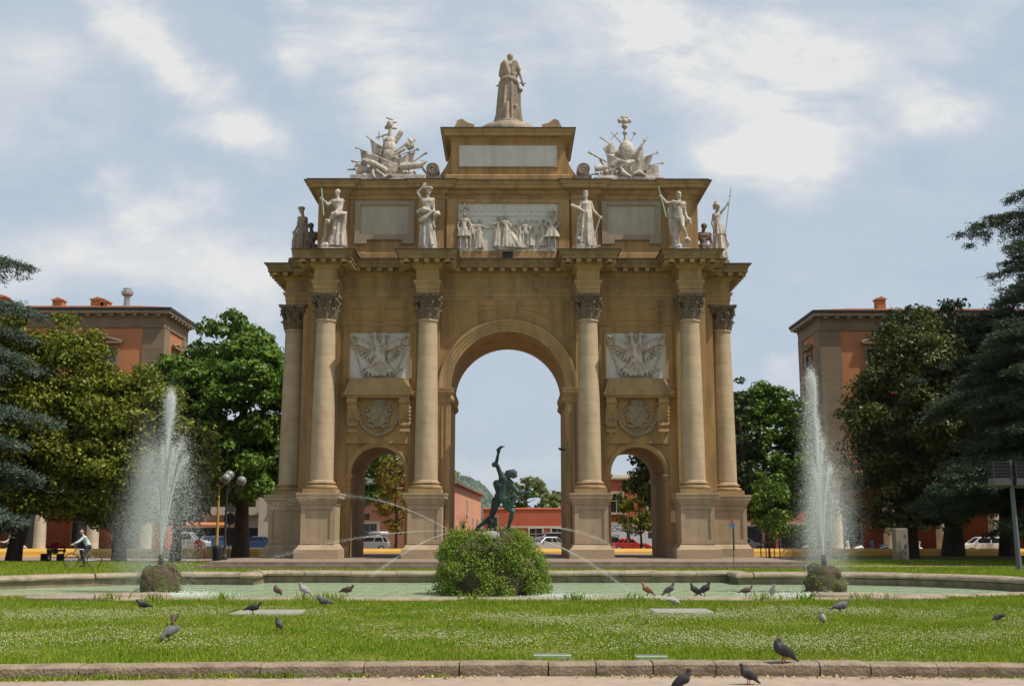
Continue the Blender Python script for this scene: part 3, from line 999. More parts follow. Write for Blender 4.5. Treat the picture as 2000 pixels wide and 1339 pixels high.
for s in (-1, 1):
    pts = [(s * 3.3, 24.3)] + [(s * (3.36 + .62 * (k / 8) ** 2.2), 24.2 - 1.75 * k / 8) for k in range(9)] + [(s * 4.05, 21.74), (s * 3.3, 21.74)]
    if s < 0: pts = pts[::-1]
    sc = MB().prism_xz(pts, 63.75, 65.3).build('side_scroll', 'plaster', cb)
    v = MB()
    rings = []
    for y in (63.35, 64.2):
        rings.append([(s * 4.42 + .38 * math.cos(2 * math.pi * k / 28), y, 22.66 + .38 * math.sin(2 * math.pi * k / 28)) for k in range(28)])
    v.loops(rings)
    sp = []
    for k in range(40):
        q = k / 39
        r = .32 * (1 - q) + .04
        sp.append((s * (4.42 + r * math.cos(q * 12.5)), 63.33, 22.66 + r * math.sin(q * 12.5)))
    v.tube(sp, .035, 6)
    v.box(s * 4.42 - .48, s * 4.42 + .48, 63.4, 64.25, 21.72, 22.28)
    v.build('volute', 'brown_marble', cb, angle=40)
    pts = [(s * 3.2, 25.10), (s * 2.98, 25.62), (s * 2.72, 25.70), (s * 2.35, 25.45), (s * 2.0, 25.36), (s * 2.0, 25.10)]
    if s < 0: pts = pts[::-1]
    MB().prism_xz(pts, 63.3, 64.4).build('corner_block', 'trim', cb)
MB().lathe([(2.02, 25.1), (2.06, 25.3), (2.04, 25.5), (1.9, 25.7), (1.6, 25.88), (1.2, 26.0), (.9, 26.06)], (0, 65.6, 0), 36).build('dome', 'brown_marble', cb, angle=50)

# --- main archway trim
sec = [(3.19, YW + .3), (3.19, YW - .24), (3.36, YW - .26), (3.37, YW - .30), (3.52, YW - .31), (3.53, YW - .35), (3.68, YW - .36), (3.72, YW - .42), (3.86, YW - .44), (3.88, YW - .40), (3.88, YW - .1)]
rings = []
for k in range(49):
    a = math.pi * k / 48
    rings.append([(r * math.cos(a), y, 9.6 + r * math.sin(a)) for r, y in sec])
MB().loops(rings).build('archivolt', 'trim', arch, angle=35)
for s in (-1, 1):
    m = MB()
    x0, x1 = sorted((s * 3.215, s * 3.84))
    m.box(x0, x1, YW - .30, YW - .1, PZ, 8.80)
    m.box(min(s * 3.36, s * 3.44), max(s * 3.36, s * 3.44), YW - .35, YW - .29, PZ + .5, 8.6)
    m.box(min(s * 3.62, s * 3.69), max(s * 3.62, s * 3.69), YW - .35, YW - .29, PZ + .5, 8.6)
    m.build('jamb_pilaster', 'trim', arch)
    m = MB().rect_profile(s * 3.53, (YW - .3 + YB) / 2, .31, (YB - YW + .3) / 2, [(.02, 8.78), (.05, 8.80), (.05, 8.92), (.02, 8.95), (.02, 9.12), (.10, 9.2), (.16, 9.34), (.18, 9.36), (.18, 9.50), (.2, 9.51), (.2, 9.58)])
    for k in range(12):
        y = YW - .2 + k * .55
        m.ellipsoid((s * (3.22 - .06), y, 9.0), (.16, .2, .2), n=8, m=6)
    m.build('impost', 'trim', arch)
    # side archway: archivolt, impost
    cx = s * 7.17
    sec2 = [(1.48, YW + .2), (1.48, YW - .06), (1.6, YW - .07), (1.61, YW - .10), (1.72, YW - .10), (1.74, YW - .04), (1.74, YW + .1)]
    rings = []
    for k in range(33):
        a = math.pi * k / 32
        rings.append([(cx + r * math.cos(a), y, 4.86 + r * math.sin(a)) for r, y in sec2])
    MB().loops(rings).build('archivolt', 'trim', arch, angle=35)
    for q in (-1, 1):
        m = MB().rect_profile(cx + q * 1.62, (YW + YB) / 2, .12, (YB - YW) / 2 + .03, [(.0, 4.52), (.03, 4.54), (.03, 4.64), (.08, 4.70), (.10, 4.72), (.10, 4.84)])
        m.build('impost', 'trim', arch)
    # plinth course of the piers
    for a, b in ((5.3, 5.66), (8.68, 9.1)):
        MB().box(min(s * a, s * b), max(s * a, s * b), YW - .2, YW + 6.0, PZ, .98).build('pier_plinth', 'pedestal', arch)

# --- thin panel lines on the upper wall
m = MB()
yy0, yy1 = YW - .175, YW - .13
for s in (-1, 1):
    cx = s * 7.17
    for (a, b, c, d) in ((-1.55, 1.55, 13.43, 13.47), (-1.55, 1.55, 14.08, 14.12), (-1.55, -1.51, 13.47, 14.08), (1.51, 1.55, 13.47, 14.08)):
        m.box(cx + a, cx + b, yy0, yy1, c, d)
    m.box(cx - 2.1, cx + 2.1, yy0 - .03, yy1, 13.12, 13.2)
    # spandrel lines
    m.box(s * 3.72 - .02, s * 3.72 + .02, yy0, yy1, 12.25, 14.25)
    r = 4.58
    rings = [[(rr * s * math.cos(math.radians(a)), y, 9.6 + rr * math.sin(math.radians(a))) for rr, y in ((r - .025, yy0), (r + .025, yy0), (r + .025, yy1), (r - .025, yy1))] for a in np.linspace(36, 78, 24)]
    m.loops(rings)
m.box(-3.5, 3.5, yy0 + .01, yy1, 14.27, 14.31)
m.build('wall_moulding', 'trim', arch)
# the string course that carries the side imposts
for s in (-1, 1):
    for (a, b) in ((5.02, 5.45), (8.97, 9.38)):
        m = MB().box(min(s * a, s * b), max(s * a, s * b), YW - .22, YW - .1, 9.05, 9.32)
        m.box(min(s * a, s * b), max(s * a, s * b), YW - .28, YW - .1, 9.32, 9.42)
        m.build('string_course', 'trim', arch)


# --- shelf, consoles, festoon, coat of arms and eagle relief over each side passage
def console_mb():
    m = MB()
    m.prism_yz([(.75, 2.1), (0, 2.1), (-.05, 1.9), (0, 1.7), (.22, 1.45), (.36, 1.15), (.42, .75), (.36, .5), (.5, .3), (.75, .3)], -.27, .27)
    m.tube([(-.3, .03, 1.82), (.3, .03, 1.82)], .16, 10)
    m.tube([(-.28, .42, .55), (.28, .42, .55)], .12, 10)
    for k in range(5):
        x = (k - 2) * .11
        m.capsule((x, .1, 1.6), (x * .7, .36, .9), .07, .05, 6)
    for q in (-1, 1):
        for k in range(5):
            m.ellipsoid((q * .27, .3 + .03 * k, 1.45 - .2 * k), (.09, .11, .11), n=8, m=6)
    m.box(-.28, .28, .3, .75, .12, .3)
    for k, (z, r) in enumerate(((.02, .17), (-.16, .13), (-.32, .09), (-.44, .055))):
        m.ellipsoid((0, .5, z), (r, r * .8, .11), n=8, m=6)
    return m


def festoon_mb():
    m = MB(); rs = random.Random(5)
    for k in range(21):
        t = -1 + 2 * k / 20
        x = 1.18 * math.sin(t * math.pi / 2)
        z = -1.72 * math.cos(t * math.pi / 2) ** .9
        m.ellipsoid((x, 0, z), (.11 + rs.random() * .04, .15, .11 + rs.random() * .04), n=8, m=6)
        m.ellipsoid((x + rs.uniform(-.06, .06), -.1, z + rs.uniform(-.06, .06)), (.075, .08, .075), n=8, m=6)
    return m


def arms_mb():
    m = MB(); rs = random.Random(9)
    m.ellipsoid((0, 0, 0), (.56, .13, .66))
    for k in range(22):
        a = k / 22 * 2 * math.pi
        r = .62 + .1 * math.sin(5 * a)
        m.ellipsoid((r * math.cos(a), -.03, r * 1.12 * math.sin(a)), (.12, .10, .10), n=8, m=6)
    for k in range(14):
        a, b = rs.uniform(0, 6.28), rs.uniform(.1, .45)
        p = Vector((b * math.cos(a), -.12, b * math.sin(a)))
        m.capsule(p, p + Vector((rs.uniform(-.25, .25), -.03, rs.uniform(-.25, .25))), .06, .045, 6)
    m.capsule((-.35, -.1, -.35), (.3, -.14, .35), .10, .07); m.capsule((-.1, -.12, -.2), (.2, -.16, .6), .12, .06)
    for k in range(5):
        m.capsule(((k - 2) * .13, -.05, .74), ((k - 2) * .17, -.05, .98), .05, .05, 6)
    m.capsule((-.33, -.05, .72), (.33, -.05, .72), .07, .07, 6)
    return m


def eagle_mb():
    m = MB()
    m.ellipsoid((0, -.05, .12), (.40, .22, .58))
    rs = random.Random(2)
    for k in range(40):
        m.ellipsoid((rs.uniform(-.32, .32), -.2, rs.uniform(-.35, .6)), (.06, .07, .075), n=6, m=4)
    for q in (-1, 1):
        m.capsule((q * .14, -.08, .5), (q * .24, -.14, .88), .19, .13)
        m.capsule((q * .24, -.14, .88), (q * .20, -.16, 1.12), .12, .12)
        m.ellipsoid((q * .27, -.18, 1.17), (.17, .14, .13))
        m.capsule((q * .38, -.2, 1.17), (q * .55, -.18, 1.10), .075, .05, 6)
        m.capsule((q * .55, -.18, 1.10), (q * .57, -.16, .98), .05, .025, 6)
        # wing: leading edge, long feathers, coverts
        m.tube([(q * .35, -.08, .42), (q * .72, -.14, .55), (q * 1.15, -.12, .88), (q * 1.55, -.08, 1.12)], [.15, .14, .10, .05], 8)
        for (sx, sz, tx, tz, r) in ((.95, .72, 1.62, .95, .06), (.9, .66, 1.62, .80, .06), (.85, .6, 1.58, .64, .06), (.8, .54, 1.45, .44, .07), (.72, .5, 1.28, .24, .08),
                                    (.62, .46, 1.08, .06, .085), (.52, .42, .90, -.10, .085), (.44, .36, .72, -.22, .085), (.36, .26, .54, -.32, .085)):
            m.capsule((q * sx, -.06, sz), (q * tx, -.04, tz), r, r * .9, 6)
        for k in range(9):
            t = k / 8
            m.ellipsoid((q * (.42 + .75 * t), -.17, .28 + .38 * t), (.10, .09, .11), n=8, m=6)
        # leg, claws, tail curls
        m.capsule((q * .18, -.1, -.25), (q * .48, -.12, -.72), .15, .09)
        for k in range(4):
            m.capsule((q * .48, -.12, -.72), (q * (.36 + .13 * k), -.14, -.98 + .03 * abs(k - 1)), .055, .035, 6)
        for k in range(4):
            m.tube([(q * (.08 + .14 * k), -.06, -.55), (q * (.12 + .2 * k), -.1, -.85), (q * (.2 + .22 * k), -.12, -1.1), (q * (.12 + .22 * k), -.12, -1.18)], [.07, .08, .07, .05], 6)
    m.capsule((0, -.05, -.3), (0, -.06, -1.0), .22, .14)
    for k in range(5):
        m.capsule(((k - 2) * .08, -.1, -.6), ((k - 2) * .16, -.1, -1.15), .07, .06, 6)
    # sceptre and sword
    m.capsule((-1.50, -.02, .52), (-.86, -.03, -1.18), .035, .04, 6); m.capsule((-1.1, -.03, -.85), (-.82, -.03, -.72), .05, .05, 6)
    m.ellipsoid((-.95, -.03, -.95), (.1, .06, .12), n=8, m=6)
    m.capsule((1.46, -.02, .42), (.80, -.03, -1.18), .06, .05, 6); m.capsule((1.0, -.03, -.88), (1.24, -.03, -.76), .045, .045, 6)
    for v in range(len(m.v)):
        x, y, z = m.v[v]
        m.v[v] = (x, y * 1.45, z)
    return m


con_me = vox_mesh(console_mb(), 'console', .028, 1)
fes_me = vox_mesh(festoon_mb(), 'festoon', .026, 1)
arm_me = vox_mesh(arms_mb(), 'coat_of_arms', .024, 1)
eag_me = vox_mesh(eagle_mb(), 'eagle_relief', .026, 1)
for s in (-1, 1):
    cx = s * 7.17
    MB().rect_profile(cx, YW - .15, 1.62, .38, [(.10, 9.02), (.14, 9.06), (.14, 9.10), (.26, 9.14), (.28, 9.18), (.28, 9.30), (.22, 9.31), (.20, 9.42), (.13, 9.6), (.06, 9.82), (.02, 10.02), (.02, 10.1), (-.02, 10.11)]).build('shelf', 'trim', arch)
    for q in (-1, 1):
        c = link_mesh('console', con_me, 'trim', arch); c.location = (cx + q * 1.45, YW - .62, 7.0)
    c = link_mesh('festoon', fes_me, 'grey_frame', arch); c.location = (cx, YW - .2, 8.72)
    c = link_mesh('coat_of_arms', arm_me, 'grey_frame', arch); c.location = (cx, YW - .18, 8.12)
    sl = MB().box(cx - 1.67, cx + 1.67, YW - .16, YW - .1, 10.13, 12.72).build('eagle_slab', 'marble_clean', arch)
    e = link_mesh('eagle_relief', eag_me, 'marble', sl); e.location = (cx, YW - .17, 11.42)
    m = MB()
    for (a, b, c, d) in ((-1.80, 1.80, 12.72, 12.80), (-1.80, -1.67, 10.1, 12.72), (1.67, 1.80, 10.1, 12.72)):
        m.box(cx + a, cx + b, YW - .24, YW - .1, c, d)
    m.build('slab_border', 'plaster', arch)
    for (a, b) in ((-1.80, -2.06), (1.80, 2.06)):
        MB().box(cx + min(a, b), cx + max(a, b), YW - .19, YW - .13, 9.45, 13.1).build('wall_strip', 'plaster', arch)


# --- the central relief: figures carved out of one slab
def zj(px, py, ox, oz, k, y=0.0):
    return Vector(((px - ox) / k, y, (oz - py) / k))


def relief_person(m, x, h, z0=0, pose=0, robe=True, lean=0.0, y=-.1, hat=False):
    s = h / 1.75
    J = dict(neck=(x + lean * .85, y, z0 + 1.5 * s), head=(x + lean * .95 + .02 * s, y - .03, z0 + 1.64 * s), sl=(x - .19 * s + lean * .8, y, z0 + 1.42 * s), sr=(x + .19 * s + lean * .8, y, z0 + 1.42 * s),
             hl=(x - .1 * s, y, z0 + .95 * s), hr=(x + .1 * s, y, z0 + .95 * s), kl=(x - .12 * s, y - .03, z0 + .5 * s), kr=(x + .13 * s, y - .02, z0 + .5 * s),
             fl=(x - .14 * s, y, z0 + .08 * s), fr=(x + .16 * s, y, z0 + .08 * s))
    arms = [((-.3, 1.15), (-.26, .92), (.32, 1.15), (.24, .9)), ((-.45, 1.3), (-.72, 1.28), (.3, 1.15), (.1, 1.05)), ((-.3, 1.15), (-.05, 1.1), (.45, 1.25), (.7, 1.3)),
            ((-.34, 1.15), (-.1, 1.0), (.36, 1.15), (.12, 1.0))][pose]
    for nm, (ax, az) in zip(('el', 'al', 'er', 'ar'), arms):
        J[nm] = (x + ax * s + lean * .6, y - .05, z0 + az * s)
    figure(m, J, s, legs=True, face=(.3 if pose == 2 else -.3, -1, 0))
    if robe:
        skirt(m, (x + lean * .3, y, z0 + 1.05 * s), (x, y, z0 + .05), .15 * s, .27 * s, 7, .2, 36, .75, int(x * 10) & 7)
    if hat:
        m.ellipsoid((x + lean, y - .03, z0 + 1.78 * s), (.2 * s, .16 * s, .05 * s)); m.ellipsoid((x + lean, y - .03, z0 + 1.83 * s), (.1 * s, .1 * s, .09 * s))


m = MB()
relief_person(m, -2.55, 2.15, .05, 0, False, .05, -.22, False)
relief_person(m, -2.05, 1.75, .05, 3, False, 0, -.14)
relief_person(m, -1.65, 1.75, .05, 2, True, 0, -.12)
relief_person(m, -.62, 1.85, .15, 2, True, .05, -.12)
relief_person(m, -.08, 1.95, .12, 1, True, -.12, -.16)
skirt(m, (.05, -.12, 1.1), (.62, -.1, .12), .2, .42, 6, .2, 36, .5, 3)
for k, x in enumerate((.62, .98, 1.32, 1.62, 1.98)):
    relief_person(m, x, 1.65 + .08 * (k % 2), .2 - .1 * (k % 2), (3, 0, 2, 3, 1)[k], k % 2 == 0, 0, -.05 - .06 * (k % 2))
relief_person(m, 2.52, 2.15, .05, 3, False, .0, -.24, True)
m.box(-.75, .5, -.25, .05, .02, .16)
skirt(m, (2.52, -.22, 1.3), (2.52, -.22, .75), .24, .42, 9, .15, 36, .6, 1)
skirt(m, (-2.55, -.2, 1.3), (-2.55, -.2, .8), .22, .36, 9, .15, 36, .6, 1)
m.tube([(-2.75, -.05, 2.35), (-2.5, -.1, 2.7), (-2.25, -.05, 2.4)], [.12, .16, .1], 8)
rel_me = vox_mesh(m, 'relief_figures', .028, 1)
V = np.empty(len(rel_me.vertices) * 3, dtype=np.float32); rel_me.vertices.foreach_get('co', V)
V = V.reshape(-1, 3); V[:, 1] *= .8; rel_me.vertices.foreach_set('co', V.ravel())
slab = MB().box(-2.88, 2.88, YA - .12, YA + .01, 17.55, 20.38)
slab.box(-2.88, 2.88, YA - .2, YA - .1, 17.552, 17.66)
for k in range(14):
    x = -2.3 + k * .36
    slab.box(x, x + .16, YA - .17, YA - .11, 19.9, 20.28)
slab.box(-2.2, 2.5, YA - .16, YA - .11, 19.62, 19.72)
sl = slab.build('relief_slab', 'marble_clean', arch)
r = link_mesh('relief_figures', rel_me, 'marble', sl); r.location = (0, YA - .10, 17.58)

# small security camera on the jamb
m = MB().box(3.0, 3.25, YW + .05, YW + .16, 6.16, 6.2)
m.obox((2.98, YW + .1, 6.22), (.17, .06, .06), Euler((0, .2, 0)))
m.build('camera_bracket', 'black', arch)

# --- platform the arch stands on
m = MB()
m.box(-14.35, 14.3, 52.75, 76.0, -.05, .165)
m.box(-14.0, 13.95, 53.15, 75.6, .165, .326)
tag(m.build('stepped_platform', 'step'), 'two long worn stone steps under the triumphal arch', 'steps')


# ================================================================ STATUES AND TROPHIES ON THE ARCH
def statue(name, label, loc, mb, m, parts=(), vox=.023, cat='statue', group=None, zs=1.16):
    root = link_mesh(name, vox_mesh(mb, name, vox, 1, .02, .12), m)
    root.location = loc
    root.scale = (1.03, 1.03, zs)
    tag(root, label, cat, group)
    for nm, pmb, pm in parts:
        pmb.build(nm, pm, root)
    return root


ZT = 16.88   # top of the broken-forward cornice
GS = 'statues along the attic cornice'


def front_y():
    return YC + .1


# 1: youth with green spear
def K1(x, y, d=0.0):
    return Vector(((x - 590) / 221, d, (825 - y) / 221))


m = MB(); s = 1.72
J = dict(neck=K1(598, 190), head=K1(597, 150, -.04), sl=K1(540, 235), sr=K1(655, 235), el=K1(488, 282, -.1), al=K1(425, 225, -.1), er=K1(650, 325, -.1), ar=K1(572, 378, -.3),
         hl=K1(596, 400), hr=K1(662, 400), kl=K1(575, 560, -.22), kr=K1(655, 560, 0), fl=K1(560, 700, -.1), fr=K1(655, 735, 0))
figure(m, J, s, (-.4, -1, 0))
skirt(m, K1(632, 370), K1(610, 735), .27, .42, 8, .2, 48, .8, 4)
m.tube([K1(530, 440, -.2), K1(600, 400, -.38), K1(700, 385, -.2), K1(690, 500, -.15), K1(660, 620, -.2)], [.12, .16, .15, .11, .07], 8)
m.tube([K1(500, 460, -.28), K1(470, 520, -.2), K1(465, 620, -.05), K1(440, 700, 0)], [.16, .10, .10, .14], 8)
m.ellipsoid(K1(505, 480, -.3), (.14, .14, .14))
m.ellipsoid(K1(480, 735, -.05), (.34, .3, .2)); m.ellipsoid(K1(430, 745, -.1), (.12, .14, .12))
m.box(-.72, .45, -.4, .45, 0, .3)
spear = MB().tube([K1(405, 100, -.12), K1(441, 400, -.12)], [.035, .04], 8)
statue('statue', 'white youth statue holding a green staff on the left end of the cornice', (-9.6, front_y(), ZT), m, 'marble', [('staff', spear, 'green_metal')], group=GS)


# 2: woman with one arm curved over her head
def K2(x, y, d=0.0):
    return Vector(((x - 1735) / 221, d, (825 - y) / 221))


m = MB(); s = 1.66
J = dict(neck=K2(1712, 185), head=K2(1722, 135, -.03), sl=K2(1660, 225), sr=K2(1778, 225), el=K2(1595, 150, -.05), al=K2(1665, 70, -.05), er=K2(1790, 330, .02), ar=K2(1800, 385, -.25),
         hl=K2(1668, 400), hr=K2(1742, 395), kl=K2(1675, 560, 0), kr=K2(1765, 545, -.25), fl=K2(1680, 710, 0), fr=K2(1790, 695, -.05))
figure(m, J, s, (.35, -1, .1))
for k in range(8):
    a = k / 8 * 2 * math.pi
    m.ellipsoid(K2(1722, 100, -.02) + Vector((.17 * math.cos(a), .17 * math.sin(a), .03)), (.09, .09, .07), n=8, m=6)
m.tube([K2(1600, 370, -.1), K2(1680, 345, -.32), K2(1770, 370, -.3), K2(1700, 440, -.35), K2(1620, 470, -.2)], [.13, .16, .14, .14, .12], 8)
skirt(m, K2(1705, 365), K2(1735, 740), .29, .42, 7, .22, 48, .8, 8)
m.ellipsoid(K2(1825, 390, -.2), (.24, .2, .12)); m.ellipsoid(K2(1845, 375, -.25), (.1, .1, .1)); m.ellipsoid(K2(1800, 372, -.3), (.1, .1, .1))
m.tube([K2(1800, 420, -.2), K2(1790, 500, -.25), K2(1815, 540, -.2)], [.08, .07, .05], 8)
m.box(-.42, .46, -.4, .42, 0, .22); m.ellipsoid(K2(1745, 755), (.42, .36, .22))
statue('statue', 'white bare-chested woman statue with one arm arched over her head', (-4.42, front_y(), ZT), m, 'marble', group=GS)


# 3: draped woman with a scroll and an anchor rod
def K3(x, y, d=0.0):
    return Vector(((x - 1715) / 221, d, (765 - y) / 221))


m = MB(); s = 1.62
J = dict(neck=K3(1735, 165), head=K3(1730, 110, -.02), sl=K3(1680, 195), sr=K3(1788, 195), el=K3(1648, 270, -.12), al=K3(1608, 258, -.3), er=K3(1830, 285, -.02), ar=K3(1890, 345, -.1),
         hl=K3(1705, 370), hr=K3(1775, 370), kl=K3(1690, 480, -.2), kr=K3(1775, 510), fl=K3(1670, 610, -.1), fr=K3(1780, 650))
figure(m, J, s, (-.2, -1, 0))
m.ellipsoid(K3(1730, 75, 0), (.15, .17, .09))
skirt(m, K3(1740, 200), K3(1740, 330), .27, .3, 9, .07, 48, .72, 2)
skirt(m, K3(1738, 290), K3(1728, 665), .30, .50, 8, .2, 48, .75, 5, bell=.8)
m.tube([K3(1655, 330, .1), K3(1640, 480, .1), K3(1610, 610, .1)], [.1, .08, .06], 8)
m.tube([K3(1548, 237, -.35), K3(1640, 275, -.38), K3(1732, 325, -.36)], [.09, .10, .03], 8)
m.ellipsoid(K3(1645, 600, -.15), (.18, .18, .12))
m.box(-.5, .5, -.42, .42, 0, .44)
rod = MB().tube([K3(1905, 350, -.12), K3(1838, 530, -.12), K3(1818, 690, -.12)], .035, 8)
rod.tube([K3(1760, 650, -.12), K3(1818, 692, -.12), K3(1900, 668, -.12)], .04, 8)
statue('statue', 'white draped woman statue holding out a scroll and leaning on an anchor', (4.28, front_y(), ZT), m, 'marble', [('anchor', rod, 'marble')], group=GS)


# 4: nude man with cloak and green spear
def K4(x, y, d=0.0):
    return Vector(((x - 520) / 306, d, (1100 - y) / 306))


m = MB(); s = 1.66
J = dict(neck=K4(487, 255), head=K4(483, 190, -.03), sl=K4(385, 310), sr=K4(568, 320), el=K4(270, 310, -.1), al=K4(195, 235, -.15), er=K4(585, 450, .05), ar=K4(605, 530, -.1),
         hl=K4(438, 540), hr=K4(525, 540), kl=K4(425, 750, .02), kr=K4(520, 690, -.35), fl=K4(470, 945, .02), fr=K4(595, 850, -.2))
figure(m, J, s, (.3, -1, .1))
cloth(m, [K4(350, 290, .05), K4(480, 330, .22), K4(480, 980, .22), K4(385, 985, .05)], .1, 4, .08)
cloth(m, [K4(285, 390, .0), K4(350, 340, .05), K4(430, 960, .12), K4(340, 780, .1)], .1, 3, .06)
m.tube([K4(360, 300, -.12), K4(440, 330, -.3), K4(500, 300, -.25)], [.11, .1, .07], 8)
m.ellipsoid(K4(625, 575, -.1), (.17, .15, .14)); m.capsule(K4(610, 600, -.1), K4(665, 625, -.12), .08, .06)
m.ellipsoid(K4(590, 890, -.2), (.2, .22, .14)); m.ellipsoid(K4(470, 990, 0), (.4, .35, .2))
m.box(-.38, .44, -.42, .42, 0, .28)
m.tube([K4(400, 960, .05), K4(420, 600, .12)], [.16, .1], 8)
spear = MB().tube([K4(135, 60, -.17), K4(258, 540, -.17)], [.03, .045], 8)
statue('statue', 'white nude man statue with a long cloak raising a green spear', (9.72, front_y(), ZT), m, 'marble', [('spear', spear, 'green_metal')], group=GS)


# 5: helmeted warrior woman at the right flank
def K5(x, y, d=0.0):
    return Vector(((x - 1090) / 288, d, (1200 - y) / 288))


m = MB(); s = 1.52
J = dict(neck=K5(1050, 485), head=K5(1068, 425, -.03), sl=K5(1003, 530), sr=K5(1090, 520), el=K5(965, 650, -.05), al=K5(1000, 770, -.12), er=K5(1160, 450, -.08), ar=K5(1228, 378, -.1),
         hl=K5(1020, 730), hr=K5(1105, 730), kl=K5(1040, 920, -.1), kr=K5(1120, 920), fl=K5(1050, 1110), fr=K5(1130, 1110))
figure(m, J, s, (.7, -1, 0))
m.ellipsoid(K5(1055, 395, 0), (.19, .21, .16)); m.tube([K5(1085, 335, 0), K5(1040, 340, 0), K5(1005, 400, 0), K5(1010, 450, .02)], [.06, .09, .09, .05], 8)
skirt(m, K5(1060, 640), K5(1080, 815), .22, .36, 10, .14, 48, .8, 3)
skirt(m, K5(1070, 790), K5(1085, 1145), .28, .40, 7, .2, 48, .8, 6)
m.ellipsoid(K5(1000, 830, -.12), (.13, .13, .1))
m.tube([K5(1180, 820, .1), K5(1220, 930, .1), K5(1180, 1020, .1)], [.1, .13, .07], 8)
m.box(-.32, .36, -.36, .36, 0, .2)
spear = MB().tube([K5(1292, 150, -.12), K5(1170, 830, -.12)], [.02, .03], 8).tube([K5(1250, 255, -.12), K5(1300, 255, -.12)], .02, 6).tube([K5(1284, 190, -.12), K5(1298, 115, -.12)], [.035, .008], 6)
base_blk = MB().rect_profile(0, 0, .42, .42, [(.06, -.42), (.06, -.2), (0, -.15), (0, 0)])
statue('statue', 'white helmeted woman statue lifting a thin spear at the right flank', (12.45, 64.2, ZT + .4), m, 'marble', [('spear', spear, 'green_metal'), ('plinth', base_blk, 'brown_marble')], group=GS, zs=1.21)


# 6: cloaked figure at the left flank
def K6(x, y, d=0.0):
    return Vector(((x - 165) / 208, d, (900 - y) / 208))


m = MB(); s = 1.52
J = dict(neck=K6(178, 425), head=K6(168, 385, -.02), sl=K6(140, 460), sr=K6(212, 465), el=K6(128, 550, -.1), al=K6(100, 600, -.15), er=K6(215, 560), ar=K6(195, 620, -.1),
         hl=K6(150, 600), hr=K6(195, 600), kl=K6(135, 730, -.1), kr=K6(185, 740), fl=K6(150, 870), fr=K6(190, 870))
figure(m, J, s, (-1, -.5, 0))
m.ellipsoid(K6(160, 355, 0), (.2, .2, .09)); cloth(m, [K6(175, 440, .18), K6(225, 470, .1), K6(255, 690, .1), K6(170, 780, .2)], .12, 3, .08)
m.capsule(K6(75, 605, -.15), K6(130, 605, -.15), .03, .03)
m.tube([K6(120, 620, -.1), K6(95, 700, -.08), K6(90, 790, -.05), K6(110, 880, 0)], [.14, .14, .12, .14], 8)
skirt(m, K6(170, 590), K6(165, 880), .24, .36, 7, .2, 48, .8, 2)
m.box(-.42, .42, -.38, .38, 0, .12)
base_blk = MB().rect_profile(0, 0, .55, .45, [(.06, -.44), (.06, -.2), (0, -.15), (0, 0)])
statue('statue', 'grey cloaked statue in a flat cap facing left at the left flank', (-12.15, 64.2, ZT + .42), m, 'brown_marble', [('plinth', base_blk, 'dark_marble')], group=GS).scale = (1.1, 1.1, 1.22)

# 7, 8: dark figures on the rear flank columns
for (x, nm, lab, mat_, sc) in ((-12.05, 'statue', 'blackened statue half hidden behind the cloaked one on the left flank', 'dark_marble', 1.0),
                               (12.0, 'statue', 'dark weathered statue half hidden behind the warrior on the right flank', 'dark_marble', 1.0)):
    m = MB(); s = 1.45
    sg = 1 if x > 0 else -1
    J = dict(neck=(0, 0, 2.20), head=(sg * .03, -.05, 2.42), sl=(-.28, 0, 2.08), sr=(.28, 0, 2.08), el=(-.38, -.02, 1.62), al=(-.26, -.22, 1.28), er=(.36, -.02, 1.62), ar=(.2, -.26, 1.3),
             hl=(-.15, 0, 1.35), hr=(.15, 0, 1.35), kl=(-.2, -.2, .75), kr=(.2, -.1, .75), fl=(-.2, -.05, .2), fr=(.2, -.05, .2))
    figure(m, J, s)
    skirt(m, (0, 0, 1.6), (0, 0, .1), .27, .46, 7, .2, 48, .8, 4)
    m.box(-.4, .4, -.4, .4, 0, .15)
    statue(nm, lab, (x, 67.1, ZT), m, mat_, group=GS).scale = (1.36, 1.36, 1.36)


# crowning statue seen from behind
def KC(x, y, d=0.0):
    return Vector(((x - 480) / 284, d, (1200 - y) / 284))


m = MB(); s = 1.98
J = dict(neck=KC(500, 235), head=KC(503, 175, .02), sl=KC(405, 295), sr=KC(600, 290), el=KC(352, 425, .12), al=KC(430, 420, .42), er=KC(652, 380), ar=KC(705, 540, .02),
         hl=KC(440, 520), hr=KC(545, 520), kl=KC(420, 850, .1), kr=KC(560, 850), fl=KC(400, 1150), fr=KC(560, 1150))
figure(m, J, s, (.2, 1, 0), fdir=(0, 1, 0))
m.capsule(KC(400, 290, 0), KC(352, 425, .1), .24, .17); m.capsule(KC(600, 285, 0), KC(645, 350), .2, .15); m.capsule(KC(420, 420, .1), KC(540, 430, .1), .34, .34); m.capsule(KC(440, 300), KC(570, 300), .26, .24)
m.capsule(KC(420, 260, -.1), KC(480, 440, -.12), .18, .22); m.capsule(KC(580, 260, -.1), KC(520, 440, -.12), .18, .2)
skirt(m, KC(478, 490), KC(465, 1195), .47, .66, 9, .15, 64, .8, 5, 9, .45)
m.tube([KC(330, 590, 0), KC(390, 530, -.3), KC(480, 515, -.4), KC(600, 560, -.25), KC(640, 620, 0)], [.13, .15, .15, .15, .1], 8)
m.tube([KC(260, 605, .05), KC(330, 590, .05)], .04, 8); m.tube([KC(660, 560, .02), KC(775, 568, .02)], .035, 8)
m.ellipsoid(KC(670, 660, .1), (.18, .2, .12)); m.tube([KC(655, 690, .1), KC(660, 900, .1), KC(680, 1180, .1)], [.12, .1, .16], 8)
